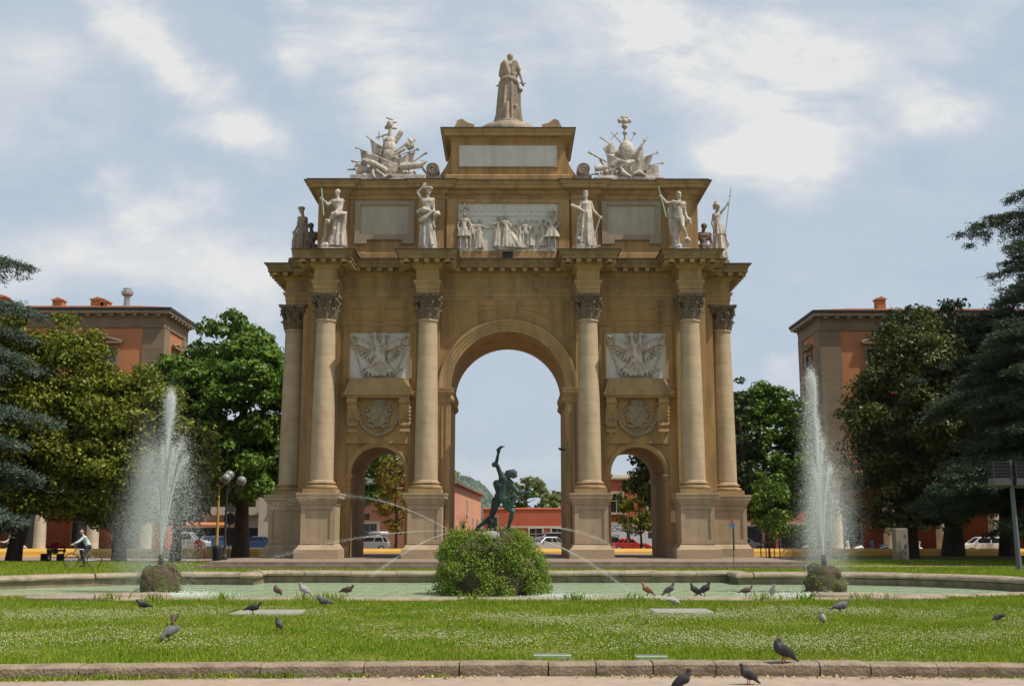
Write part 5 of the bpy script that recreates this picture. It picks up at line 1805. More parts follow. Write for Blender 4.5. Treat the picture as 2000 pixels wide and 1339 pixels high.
# heavy muscle of the back and flung arm
m.capsule(KB(600, 400), KB(665, 405), .165, .15); m.capsule(KB(580, 385, .02), KB(600, 450, .02), .13, .12); m.capsule(KB(598, 290), KB(585, 250), .075, .07); m.ellipsoid(KB(560, 240, .02), (.09, .08, .09))
m.capsule(KB(600, 490), KB(555, 600), .125, .085)
# lifted stone in the fist, drapery behind the thigh, stump, second figure's shoulder
m.ellipsoid(KB(612, 108, -.04), (.06, .05, .05)); m.capsule(KB(612, 106, -.04), KB(638, 103, -.04), .03, .02)
m.tube([KB(655, 500, -.2), KB(715, 470, -.25), KB(735, 478, -.22), KB(690, 540, -.2), KB(680, 570, -.18)], [.05, .085, .07, .08, .05], 8)
m.tube([KB(640, 560, -.1), KB(690, 580, -.1), KB(720, 590, -.1)], [.08, .10, .07], 8)
m.tube([KB(560, 490, .05), KB(548, 560, .08), KB(530, 620, .1), KB(525, 690, .08)], [.06, .055, .045, .05], 8)
m.tube([KB(535, 640, .05), KB(545, 680, .02), KB(535, 730, .02)], [.08, .10, .12], 8)
m.ellipsoid(KB(540, 735, 0), (.16, .16, .10))
br = link_mesh('bronze_statue', vox_mesh(m, 'bronze_statue', .014, 2), 'bronze')
br.location = (-.27, FY - .1, 1.68)
tag(br, 'green bronze nude man lunging on the ivy rock with one arm flung up', 'statue')
# the stone boss under its feet is a part of the rock
m = MB(); m.ellipsoid((.02, -.3, 1.78), (.34, .34, .2)); m.ellipsoid((-.45, .0, 1.60), (.3, .25, .2)); m.ellipsoid((.32, -.1, 1.66), (.3, .28, .2))
link_mesh('stone_boss', vox_mesh(m, 'stone_boss', .04, 2, .04), 'slab', rock)

# --- two smaller rocks with nozzles
NOZ = []
for (px_, lab, sd) in ((312, 'mossy round rock with a jet nozzle at the left of the pool', 8), (1612, 'pale mossy stump-like rock with a jet nozzle at the right of the pool', 15)):
    X = at(px_, 1150, 37.2)[0]
    r = link_mesh('nozzle_rock', rock_mesh('nozzle_rock', .72, .66, .92, sd, .035), 'rock')
    r.location = (X, 37.2, -.25)
    tag(r, lab, 'rock', 'rocks with fountain nozzles')
    m = MB().lathe([(.10, .75), (.10, 1.02), (.075, 1.03), (.075, 1.16), (.05, 1.2)], n=12)
    m.build('nozzle', 'dark_iron', r, angle=40)
    cl = []
    rr = random.Random(sd)
    for k in range(46):
        a = rr.uniform(0, 6.28); z = rr.uniform(0, .82)
        q = .70 - .12 * z
        cl.append(((q * math.cos(a), q * .93 * math.sin(a), z), rr.uniform(.06, .12)))
    Pp, Nn = clump_points(cl, 1500, sd)
    V, Fq = leaf_quads(Pp, Nn, .022, sd)
    tag(link_mesh('moss', np_mesh('moss', V, Fq), 'ivy', r), kind='stuff')
    NOZ.append((X, 37.2, .95))


# --- falling water: droplets along ballistic paths
TET = np.array([(1, 1, 1), (-1, -1, 1), (-1, 1, -1), (1, -1, -1)]) / 1.732
TETF = np.array([(0, 1, 2), (0, 3, 1), (0, 2, 3), (1, 3, 2)])
OCT = np.array([(1, 0, 0), (0, 1, 0), (-1, 0, 0), (0, -1, 0), (0, 0, 1.25), (0, 0, -1.25)])
OCTF = np.array([(0, 1, 4), (1, 2, 4), (2, 3, 4), (3, 0, 4), (1, 0, 5), (2, 1, 5), (3, 2, 5), (0, 3, 5)])


def drops(name, P, r, m, parent, shape=OCT, faces=OCTF):
    n = len(P); k = len(shape)
    V = shape[None] * r[:, None, None] + P[:, None]
    Fq = (faces[None] + (np.arange(n) * k)[:, None, None]).reshape(-1, 3)
    o = link_mesh(name, np_mesh(name, V.reshape(-1, 3), Fq), m, parent)
    o['kind'] = 'stuff'
    return o


def ballistic(o, v, n, spread, t1, rnd, wind=(0, 0, 0), t0=0.0, jit=.018):
    t = t0 + (t1 - t0) * rnd.uniform(0, 1, n)
    vv = np.array(v)[None] * (1 + rnd.normal(-jit, jit, (n, 1))) + rnd.normal(0, spread, (n, 3))
    p = np.array(o)[None] + vv * t[:, None] + np.array(wind)[None] * (t ** 2)[:, None]
    p[:, 2] -= 4.905 * t ** 2
    return p


def fountain(i, lab, lean, sides, mist, seed):
    rnd = np.random.default_rng(seed)
    o = NOZ[i]
    root = empty('fountain_jet', o)
    tag(root, lab, 'water jet', 'tall fountain jets')
    L = []
    vz = (10.1, 10.75)[i]
    T = 2 * vz / 9.81
    L.append(ballistic((0, 0, 0), (lean[0], lean[1], vz), 6500, .06, T * .52, rnd))
    L.append(ballistic((0, 0, 0), (lean[0], lean[1], vz), 9500, .085, T * .98, rnd, (-.03, 0, 0), T * .30))
    for (vx, vy, vz2, n, sp) in sides:
        t2 = 2 * vz2 / 9.81
        L.append(ballistic((0, 0, 0), (vx, vy, vz2), n, .05, t2 * .55, rnd))
        L.append(ballistic((0, 0, 0), (vx, vy, vz2), int(n * 1.7), sp, t2 * 1.0, rnd, (-.05, 0, 0), t2 * .3, .075))
    Pd = np.concatenate(L)
    Pd = Pd[Pd[:, 2] > -1.15]
    Pd = Pd[Pd[:, 2] + o[2] > -.25]
    drops('droplets', Pd, rnd.uniform(.0035, .010, len(Pd)), 'spray', root)
    # continuous cores of the jets where they leave the nozzle
    for (vx, vy, vz2) in [(lean[0], lean[1], vz)] + [(a, b, c) for a, b, c, _, _ in sides]:
        t = np.linspace(0, vz2 / 9.81 * .62, 9)
        m = MB(); m.tube([(vx * q, vy * q, vz2 * q - 4.905 * q * q) for q in t], list(np.linspace(.014, .004, 9)), 6)
        m.build('stream', 'spray', root)
    # drifting fine mist
    Lm = []
    for (cx, cz, sx, sz, n) in mist:
        n = int(n * 1.5)
        Lm.append(np.stack([rnd.normal(cx, sx, n), rnd.normal(0, sx, n), rnd.normal(cz, sz, n)], 1))
    Pm = np.concatenate(Lm); Pm = Pm[(Pm[:, 2] + o[2] > -.2)]
    drops('mist', Pm, rnd.uniform(.004, .009, len(Pm)), 'mist', root, TET, TETF)


fountain(0, 'tall water jet spraying from the left rock, mist drifting left', (.08, 0),
         [(.58, .1, 8.5, 1300, .09), (.36, -.1, 8.2, 900, .08), (-.26, .1, 7.4, 1200, .09), (-.10, -.1, 8.3, 1000, .07), (-.42, 0, 6.6, 1500, .12), (.2, 0, 7.8, 900, .07), (.85, 0, 7.9, 1400, .1)],
         [(-.6, 1.6, .30, 1.1, 34000), (-.8, .4, .42, .8, 20000), (-.45, 2.7, .22, .6, 12000), (.05, 1.5, .28, 1.6, 14000), (.8, 1.2, .4, 1.1, 6000)], 31)
fountain(1, 'tall water jet spraying from the right rock in front of the orange palace', (-.12, 0),
         [(.50, .1, 7.5, 1300, .11), (-.26, -.1, 7.4, 1100, .09), (.20, .1, 8.6, 1100, .09), (-.36, 0, 6.2, 1000, .1), (.05, .1, 9.3, 1100, .08)],
         [(-.12, 2.2, .24, 1.5, 34000), (.3, 1.0, .36, 1.0, 24000), (-.3, .6, .34, .7, 12000), (.7, 1.6, .3, 1.1, 8000)], 47)

# low jets arching from the rock mound out into the pool
GJ = 'low jets round the ivy rock'
for j, (ox, oz, tx, ty, tz, T, n, lab) in enumerate((
        (-1.35, 1.78, -8.2, 38.5, 2.55, .75, 800, 'thin upper water arc thrown far left from the ivy rock'),
        (-1.35, 1.72, -7.4, 35.0, .85, .42, 800, 'thin lower water arc running left from the ivy rock in front of the pedestals'),
        (-1.3, 1.66, -4.1, 34.2, .35, .36, 600, 'thin steep water jet falling left from the ivy rock into the pool'),
        (1.2, 1.55, 3.75, 33.4, -.2, .46, 900, 'thin water jet falling right from the ivy rock into the pool'),
        (1.2, 1.78, 4.0, 39.2, 1.0, .5, 600, 'faint upper water arc thrown right from the ivy rock'))):
    rnd = np.random.default_rng(60 + j)
    root = empty('low_jet', (FX + ox, FY - .4, oz))
    tag(root, lab, 'water jet', GJ)
    d = np.array([tx - FX - ox, ty - FY + .4, tz - oz])
    v = np.array([d[0] / T, d[1] / T, d[2] / T + 4.905 * T])
    p = ballistic((0, 0, 0), v, n, .05, T, rnd)
    drops('droplets', p, rnd.uniform(.002, .0065, len(p)), 'spray', root)
    p = ballistic((0, 0, 0), v, n * 2, .16, T, rnd, t0=T * .3)
    drops('mist', p, rnd.uniform(.003, .006, len(p)), 'mist', root, TET, TETF)
    t = np.linspace(0, T * .42, 8)
    m = MB(); m.tube([tuple(v * q - np.array([0, 0, 4.905 * q * q])) for q in t], list(np.linspace(.0045, .002, 8)), 6)
    m.build('stream', 'spray', root)
# foam where the right jet strikes the water
rnd = np.random.default_rng(5)
for (x, y, sx, lab, n) in ((4.1, 33.4, .35, 'white splash where the right low jet strikes the water', 900), (-10.4, 36.0, .8, 'foam on the water beside the left mossy rock', 700), (9.6, 35.9, .9, 'foam on the water beside the right mossy rock', 700), (1.7, 35.0, .5, 'ripple foam on the water right of the ivy rock', 350)):
    p = np.stack([rnd.normal(x, sx, n), rnd.normal(y, sx * .6, n), -.245 + np.abs(rnd.normal(0, .03, n))], 1)
    o = drops('splash', p, rnd.uniform(.006, .02, n), 'spray', None)
    tag(o, kind='stuff')


# --- pigeons
PIG = {}


def pigeon_mat(name, a, b, st=None):
    M[name] = mat(name, a, b, 9, .7, stain=st, stain_scale=14, stain_amt=.9, stain_stretch=(1, 1, 1))


pigeon_mat('pigeon_dark', (.030, .028, .032), (.055, .05, .055))
pigeon_mat('pigeon_brown', (.07, .045, .04), (.11, .07, .06))
pigeon_mat('pigeon_grey', (.17, .17, .185), (.10, .10, .115), (.045, .045, .05))
pigeon_mat('pigeon_pale', (.46, .43, .42), (.36, .34, .34), (.09, .09, .10))
pigeon_mat('pigeon_red', (.27, .11, .055), (.22, .09, .05), (.32, .22, .18))
M['pigeon_feet'] = mat('pigeon_feet', (.35, .07, .05), rough=.7)


def pigeon(pose):
    """0 upright, 1 walking level, 2 pecking, 3 preening with the head on its back; faces -x"""
    pit, nk, hd = {0: (.62, (-.085, 0, .235), (-.10, 0, .285)), 1: (.25, (-.125, 0, .20), (-.155, 0, .245)), 2: (-.18, (-.14, 0, .11), (-.185, 0, .055)), 3: (.6, (-.08, 0, .235), (-.045, 0, .27))}[pose]
    c, nk, hd = Vector((0, 0, .15)), Vector(nk), Vector(hd)
    ax = Vector((math.cos(pit), 0, -math.sin(pit)))      # towards the tail
    m = MB()
    rot = Euler((0, pit, 0))
    m.ellipsoid(c, (.125, .066, .07), rot)
    m.ellipsoid(c - ax * .055 - Vector((0, 0, .012)), (.075, .062, .068), rot)
    m.capsule(c - ax * .085 + Vector((0, 0, .01)), nk, .05, .033)
    m.capsule(nk, hd, .033, .026)
    m.ellipsoid(hd, (.031, .026, .027))
    bd = Vector((-1, 0, -.25)) if pose in (0, 1) else (Vector((-.4, 0, -1)) if pose == 2 else Vector((.6, .2, -.6)))
    m.capsule(hd + bd.normalized() * .022, hd + bd.normalized() * .05, .008, .004, 6)
    m.capsule(c + ax * .08, c + ax * .21, .032, .02); m.ellipsoid(c + ax * .2, (.06, .034, .011), rot)
    for q in (-1, 1):
        up = Vector((math.sin(pit), 0, math.cos(pit)))
        m.ellipsoid(c + Vector((0, q * .056, 0)) + ax * .035 + up * .012, (.115, .018, .05), Euler((0, pit + .05, q * .12)))
        m.capsule(c + Vector((0, q * .05, 0)) + ax * .09 + up * .01, c + Vector((0, q * .022, 0)) + ax * .165 + up * .012, .022, .008, 6)
    body = vox_mesh(m, 'pigeon', .0095, 2)
    legs = []
    for q in (-1, 1):
        l = MB()
        l.tube([(.0, q * .028, .115), (.012, q * .03, .055), (.0, q * .03, .008)], [.012, .0065, .0055], 6)
        for a in (-.5, 0, .5):
            l.tube([(0, q * .03, .006), (-.036 * math.cos(a), q * .03 + .036 * math.sin(a), .004)], [.005, .003], 5)
        l.tube([(0, q * .03, .006), (.02, q * .03, .004)], [.005, .003], 5)
        legs.append(l.mesh('leg', True))
    return body, legs


for p in range(4):
    PIG[p] = pigeon(p)
GP = 'pigeons around the pool and lawn'
for (x, y, zb, pose, ang, m, sc, lab) in (
        (541, 1166, .2, 3, 60, 'pigeon_brown', 1.0, 'brown hunched pigeon on the pool rim, leftmost on the rim'),
        (594, 1169, .2, 0, 20, 'pigeon_pale', 1.15, 'pale pigeon with dark head standing tall on the left rim'),
        (634, 1186, 0, 1, 15, 'pigeon_grey', 1.1, 'grey pigeon standing in tall grass just below the left rim'),
        (678, 1166, .2, 1, 160, 'pigeon_brown', 1.1, 'dark brown pigeon stooping on the rim, tail to the left'),
        (281, 1192, .02, 1, 20, 'pigeon_dark', .95, 'small dark pigeon in the grass far left under the mossy rock'),
        (495, 1199, .04, 1, 175, 'pigeon_dark', 1.0, 'dark pigeon on the left end of the grey lawn slab'),
        (340, 1219, .02, 2, 100, 'pigeon_brown', .9, 'brownish pigeon with lowered head among the left clover'),
        (333, 1251, .02, 2, 70, 'pigeon_grey', 1.1, 'grey pigeon pecking in the left clover, nearest on that side'),
        (544, 1231, .02, 0, 80, 'pigeon_grey', .85, 'slim grey pigeon upright in the grass below the left slab'),
        (1265, 1168, .2, 0, 5, 'pigeon_red', 1.15, 'rusty red pigeon with a white tail on the right rim'),
        (1308, 1170, .2, 0, 150, 'pigeon_grey', 1.15, 'grey pigeon facing away on the rim beside the rusty one'),
        (1358, 1169, .2, 0, 25, 'pigeon_dark', 1.1, 'dark pigeon on the rim facing left, left of a touching pair'),
        (1377, 1168, .2, 0, 165, 'pigeon_dark', 1.25, 'dark tall pigeon on the rim facing right, right of a touching pair'),
        (1458, 1168, .2, 1, 185, 'pigeon_brown', 1.0, 'dark pigeon with a raised tail alone on the right rim'),
        (1511, 1170, .2, 0, 95, 'pigeon_pale', 1.0, 'whitish pigeon on the rim, rightmost on the rim'),
        (1643, 1198, .03, 1, 180, 'pigeon_grey', 1.15, 'plump grey pigeon walking right in the grass by the right rock'),
        (1606, 1219, .02, 0, 60, 'pigeon_pale', .9, 'pale grey pigeon in the grass below the walking one'),
        (1316, 1183, .03, 2, 185, 'pigeon_pale', .85, 'white pigeon pecking in the grass under the right rim'),
        (1528, 1292, .012, 3, 15, 'pigeon_dark', 1.1, 'black pigeon preening on the edge of the kerb'),
        (1462, 1336, -.15, 0, 15, 'pigeon_dark', 1.0, 'black pigeon standing on the pavement in front of the kerb'),
        (1332, 1350, -.15, 0, 165, 'pigeon_dark', 1.05, 'dark reddish pigeon on the pavement cut by the bottom edge'),
        (1953, 1215, .0, 2, 20, 'pigeon_dark', .8, 'small dark pigeon half hidden in the far right clover')):
    Y = ground_y(y, zb); X = at(x, y, Y)[0]
    if zb == .2: Y, zb = 28.5, .112; X = at(x, y, Y)[0]
    if zb == .012: Y = kerb_y(at(x, y, 15)[0]) + .07
    body, legs = PIG[pose]
    o = link_mesh('pigeon', body, None)
    if not body.materials: body.materials.append(M['pigeon_dark'])
    o.material_slots[0].link = 'OBJECT'; o.material_slots[0].material = M[m]
    o.location = (X, Y, zb); o.rotation_euler = (0, 0, math.radians(ang)); sc *= (.98 if y == 1292 else .82) if y > 1280 else .95; o.scale = (sc,) * 3
    tag(o, lab, 'pigeon', GP)
    for l in legs:
        link_mesh('leg', l, 'pigeon_feet', o)


# ================================================================ TREES
def limb_tubes(m, base, top, r0, n, spread, seed, height0=.35):
    rs = random.Random(seed)
    base, top = Vector(base), Vector(top)
    path = [base.lerp(top, k / 6) + Vector((rs.uniform(-.1, .1), rs.uniform(-.1, .1), 0)) * (k > 0) for k in range(7)]
    m.tube([base - Vector((0, 0, .15))] + path, [r0 * 1.35, r0 * 1.2] + [r0 * (1 - .11 * k) for k in range(1, 7)], 10)
    for k in range(n):
        t = height0 + (1 - height0) * rs.random()
        p = base.lerp(top, t)
        a = rs.uniform(0, 6.28)
        L = spread * rs.uniform(.5, .95) * (1.15 - .55 * t)
        q1 = p + Vector((math.cos(a) * L * .5, math.sin(a) * L * .5, L * .28))
        q2 = p + Vector((math.cos(a) * L, math.sin(a) * L, L * .42))
        r = r0 * (.42 - .22 * t)
        m.tube([p, q1, q2], [r, r * .65, r * .25], 6)


def broad_tree(name, label, x, y, trunk_h, crown, nclump, leaf, per, m_leaf, r0=.35, seed=1, group=None, lean=0.0, clump_r=(.8, 1.5), cat='tree', extra=(), squash=.5):
    """crown = (cx, cy, cz, rx, ry, rz) relative to the trunk foot"""
    rs = random.Random(seed)
    root = empty(name, (x, y, -.12))
    tag(root, label, cat, group)
    cx, cy, cz, rx, ry, rz = crown
    m = MB()
    limb_tubes(m, (0, 0, 0), (cx * .8, cy * .8, cz + rz * .45), r0, 14, max(rx, ry) * .85, seed, max(.2, trunk_h / (cz + rz)))
    m.build('trunk', 'bark', root, True)
    cl = []
    tries = 0
    while len(cl) < nclump and tries < nclump * 30:
        tries += 1
        d = Vector((rs.gauss(0, 1), rs.gauss(0, 1), rs.gauss(0, 1))).normalized()
        q = rs.uniform(.45, 1.0) ** .5
        w = 1 + .14 * math.sin(4 * math.atan2(d.y, d.x) + seed) + .1 * math.sin(7 * d.z + seed)
        p = Vector((cx + d.x * rx * q * w, cy + d.y * ry * q * w, cz + d.z * rz * q * w))
        if p.z < trunk_h * .85: continue
        r = rs.uniform(*clump_r) * (1.05 - .35 * q)
        cl.append((p, (r * 1.15, r * 1.15, r * (squash + .35 * rs.random()))))
    for (p, r) in extra:
        cl.append((Vector(p), r))
    Pp, Nn = clump_points(cl, per, seed + 100, .35)
    V, Fq = leaf_quads(Pp, Nn, leaf, seed + 200, jitter=.7)
    link_mesh('crown', np_mesh('crown', V, Fq), m_leaf, root)
    return root


def cedar(name, label, x, y, h, reach, m_leaf, seed, group=None, tiers=13, z0=2.2, dens=1.0, rtop=.25, r0=.55, pw=.5):
    """trunk with level, drooping plates of short needles"""
    rs = random.Random(seed); rn = np.random.default_rng(seed)
    root = empty(name, (x, y, -.12))
    tag(root, label, 'tree', group)
    m = MB()
    m.tube([(0, 0, -.1), (0, 0, .5), (.1, 0, h * .4), (.0, .1, h * .8), (0, 0, h)], [r0 * 1.4, r0, r0 * .7, r0 * .3, .05], 10)
    P, D = [], []
    for t in range(tiers):
        f = t / (tiers - 1)
        z = z0 + (h - z0) * f ** .92
        L = reach * (1 - f) ** pw + rtop * reach * f
        nb = 8 if f < .8 else 6
        for b in range(nb):
            a = b * 2 * math.pi / nb + rs.uniform(-.5, .5) + t * 1.1
            Lb = L * rs.uniform(.6, 1.15)
            droop = rs.uniform(.10, .24) * Lb
            zb = z + rs.uniform(-.9, .9)
            pts = []
            for k in range(9):
                q = k / 8
                pts.append(Vector((math.cos(a) * Lb * q, math.sin(a) * Lb * q, zb + .16 * Lb * math.sin(q * 2.0) - droop * q ** 2.2)))
            m.tube(pts, [max(.02, .11 * (1 - q_ / 8) * (1.1 - .6 * f)) for q_ in range(9)], 5)
            # plates of twigs on both sides of the outer branch
            for k in range(2, 9):
                q = k / 8
                w = min(Lb * .42, 3.2) * math.sin(math.pi * min(1, q * .9 + .08)) + .25
                c = pts[k]
                side = Vector((-math.sin(a), math.cos(a), 0)); out = Vector((math.cos(a), math.sin(a), 0))
                for sd in (-1, 1):
                    for tw in range(3):
                        ln = w * rs.uniform(.45, 1.1)
                        d = (side * sd * rs.uniform(.6, 1) + out * rs.uniform(.3, .9)).normalized()
                        e = c + d * ln + Vector((0, 0, -ln * rs.uniform(.1, .38)))
                        n = int(46 * dens * (ln + .3))
                        u = rn.uniform(.05, 1, n)
                        pp = np.array(c)[None] + (np.array(e) - np.array(c))[None] * u[:, None]
                        wd = .07 + .20 * np.sin(np.pi * np.minimum(u * .85 + .1, 1))
                        pp += rn.normal(0, 1, (n, 3)) * np.stack([wd, wd, wd * .28], 1)
                        pp[:, 2] -= np.abs(rn.normal(0, .12, n)) * u
                        P.append(pp); D.append(np.repeat(np.array(d)[None], n, 0))
    m.build('trunk', 'bark', root, True)
    P = np.concatenate(P); D = np.concatenate(D)
    n = len(P)
    dr = D * .6 + rn.normal(0, .55, (n, 3)); dr[:, 2] -= .12
    dr /= np.linalg.norm(dr, axis=1)[:, None]
    sd = np.cross(dr, rn.normal(0, 1, (n, 3))); sd /= np.linalg.norm(sd, axis=1)[:, None] + 1e-9
    ln = rn.uniform(.11, .25, n)[:, None]
    V = np.zeros((n, 4, 3))
    V[:, 0] = P - sd * .028; V[:, 1] = P + sd * .028; V[:, 2] = P + dr * ln + sd * .018; V[:, 3] = P + dr * ln - sd * .018
    link_mesh('crown', np_mesh('crown', V.reshape(-1, 3), np.arange(n * 4).reshape(n, 4)), m_leaf, root)
    return root


GT2 = 'trees around the square'
# left side
cedar('cedar_tree', 'blue-grey cedar with drooping flat branches at the left edge', -33.8, 62.0, 18.6, 9.2, 'fol_cedar_blue', 3, GT2, dens=.9)
broad_tree('broadleaf_tree', 'olive-green broadleaf tree, foremost left behind the cedar, under the palace roof', -29.5, 68.5, 3.2, (.9, 0, 7.7, 4.6, 4.0, 6.9), 280, .125, 330, 'fol_magnolia', .42, 21, GT2)
broad_tree('broadleaf_tree', 'olive-brown broadleaf tree behind the left water jet', -23.7, 70.0, 2.8, (-.3, 0, 6.5, 4.2, 4.0, 5.4), 250, .125, 330, 'fol_magnolia', .40, 22, GT2)
broad_tree('broadleaf_tree', 'small dark olive tree between the left jet and the chestnut', -20.6, 71.0, 2.6, (.1, 0, 5.6, 1.9, 2.0, 3.8), 90, .17, 150, 'fol_magnolia', .32, 23, GT2)
broad_tree('broadleaf_tree', 'dark narrow tree at the far left behind the cedar branches', -34.5, 71.0, 2.5, (0, 0, 7.5, 4.6, 4, 6.5), 130, .2, 110, 'fol_dark', .4, 24, GT2)
broad_tree('chestnut_tree', 'tall bright green chestnut left of the arch', -19.6, 84.0, 4.6, (-.3, 0, 10.4, 6.0, 5.5, 6.5), 430, .205, 210, 'fol_chestnut', .58, 25, GT2, clump_r=(.9, 1.7))
# right side
cedar('cedar_tree', 'tall dark cedar with layered branches at the right edge', 42.0, 74.0, 26.0, 16.5, 'fol_cedar_dark', 5, GT2, tiers=16, z0=4.0, dens=.95, rtop=.05, r0=.8, pw=.32)
cedar('cedar_tree', 'lower dark cedar boughs hanging in front at the right edge', 29.5, 62.0, 13.0, 6.8, 'fol_cedar_dark', 9, GT2, tiers=11, z0=2.6, dens=1.2)
broad_tree('broadleaf_tree', 'dark broadleaf tree right of the right water jet', 26.3, 74.5, 2.8, (.9, 0, 8.3, 4.2, 4.4, 7.4), 260, .13, 300, 'fol_magnolia_shade', .42, 26, GT2, extra=[((-4.0 + .45 * k, -.5 + .3 * (k % 3), 3.2 + .62 * ((k * 5) % 7)), (1.2, 1.2, .8)) for k in range(11)])
broad_tree('broadleaf_tree', 'dense dark tree with a thick tapering trunk under the right cedar', 31.9, 82.0, 4.5, (.6, 0, 9.8, 6.4, 5, 8.2), 300, .16, 200, 'fol_dark', .72, 27, GT2)
broad_tree('broadleaf_tree', 'dark tree with a slimmer trunk at the far right', 36.2, 83.0, 4.2, (.5, 0, 9.6, 6.4, 5, 8.0), 280, .16, 200, 'fol_dark', .5, 28, GT2)
broad_tree('chestnut_tree', 'green chestnut right of the arch beside the palace corner', 22.0, 96.0, 3.2, (-.2, 0, 8.2, 3.7, 4, 6.2), 240, .20, 200, 'fol_chestnut', .45, 29, GT2, clump_r=(.8, 1.4))
broad_tree('conifer_tree', 'dark pointed treetop just right of the arch', 19.0, 92.0, 3.5, (0, 0, 9.0, 1.6, 1.8, 5.4), 70, .2, 110, 'fol_dark', .3, 30, GT2, clump_r=(.5, .9))
broad_tree('young_tree', 'young leafy tree with stakes right of the arch', 15.9, 69.5, 1.9, (.1, 0, 3.6, 1.15, 1.15, 1.9), 60, .13, 190, 'fol_chestnut', .07, 31, GT2, clump_r=(.3, .55))
m = MB()
# seen through the passages
broad_tree('chestnut_tree', 'dark chestnut hanging into view through the left passage', -14.6, 100.0, 5.0, (.4, 0, 8.6, 4.2, 4, 4.6), 130, .26, 95, 'fol_chestnut', .4, 33, GT2)
broad_tree('young_tree', 'yellowing small tree seen through the left passage', -9.45, 96.0, 2.2, (0, 0, 4.9, 1.9, 1.9, 3.1), 80, .16, 150, 'fol_autumn', .13, 34, GT2, clump_r=(.4, .8))
broad_tree('broadleaf_tree', 'dark tree hanging into the right passage', 13.4, 92.0, 3.4, (-.1, 0, 7.3, 3.2, 3, 4.2), 110, .2, 120, 'fol_dark', .3, 35, GT2)
broad_tree('young_tree', 'russet small tree low in the right passage', 11.6, 100.0, 1.9, (0, 0, 4.1, 1.9, 1.9, 2.9), 80, .17, 150, 'fol_magnolia', .12, 36, GT2, clump_r=(.4, .8))
broad_tree('distant_tree', 'round green tree beyond the low red building, behind the bronze hand', 3.0, 190.0, 3.5, (0, 0, 6.8, 4.2, 4, 4.6), 90, .42, 40, 'fol_far', .35, 37, GT2)
broad_tree('distant_tree', 'smaller green tree beyond the red building by the right jamb', 8.0, 195.0, 3.5, (0, 0, 5.4, 3.3, 3, 3.4), 60, .42, 40, 'fol_far', .3, 38, GT2)
broad_tree('distant_tree', 'far green treetop above the pink roof inside the left jamb', -9.6, 180.0, 3.5, (0, 0, 7.2, 2.6, 3, 4.6), 50, .4, 40, 'fol_far', .3, 39, GT2)
# planting under the trees
for (x, y, rx, rz, mm, lab) in ((22.3, 90.0, 1.6, .5, 'fol_chestnut', 'clipped bright green hedge behind the right jet'), (34.5, 68.0, 2.2, 1.0, 'fol_cedar_dark', 'low dark bush under the right cedar by the lamp post')):
    rs = random.Random(int(x)); cl = [((rs.uniform(-rx, rx), rs.uniform(-.6, .6), (1.9 if mm == 'fol_chestnut' else .7) + rs.uniform(-rz, rz)), rs.uniform(.3, .55)) for k in range(40)]
    Pp, Nn = clump_points(cl, 150, int(y)); V, Fq = leaf_quads(Pp, Nn, .12, int(y))
    root = link_mesh('hedge' if mm == 'fol_chestnut' else 'bush', np_mesh('bush', V, Fq), mm)
    root.location = (x, y, -.1)
    MB().tube([(0, 0, 0), (.1, 0, .8), (0, 0, 1.6)], [.1, .08, .04], 6).build('stem', 'bark', root)
    tag(root, lab, 'bush')


# ================================================================ BUILDINGS, HILL
def window(parent, p, w, h, nrm, hood=False, frame_m='quoin', pane_m='glass_dark'):
    """window on a wall: p = bottom centre on the wall, nrm = outward direction in x, y"""
    rot = Euler((0, 0, math.atan2(nrm[1], nrm[0]) + math.pi / 2))
    def P_(dx, out, z): 
        v = rot.to_matrix() @ Vector((dx, -out, 0))
        return (p[0] + v.x, p[1] + v.y, p[2] + z)
    f = MB()
    for (dx, z, hx, hz) in ((-w / 2 - .12, h / 2, .12, h / 2), (w / 2 + .12, h / 2, .12, h / 2), (0, h + .12, w / 2 + .24, .12), (0, -.12, w / 2 + .36, .12)):
        f.obox(P_(dx, .06, z), (hx, .10 if z > 0 else .18, hz), rot)
    f.obox(P_(0, .03, h / 2), (.035, .05, h / 2), rot); f.obox(P_(0, .028, h * .62), (w / 2, .05, .035), rot)
    fo = f.build('window', frame_m, parent)
    MB().obox(P_(0, .01, h / 2), (w / 2, .03, h / 2), rot).build('pane', pane_m, fo)
    if hood:
        hd = MB()
        hd.obox(P_(0, .12, h + .55), (w / 2 + .45, .3, .09), rot)
        pts = [Vector(P_(dx, .2, h + .64 + zz)) for dx, zz in ((-w / 2 - .5, 0), (-w / 4, .22), (0, .30), (w / 4, .22), (w / 2 + .5, 0))]
        hd.tube(pts, .13, 6)
        hd.build('hood', frame_m, fo)
    return fo


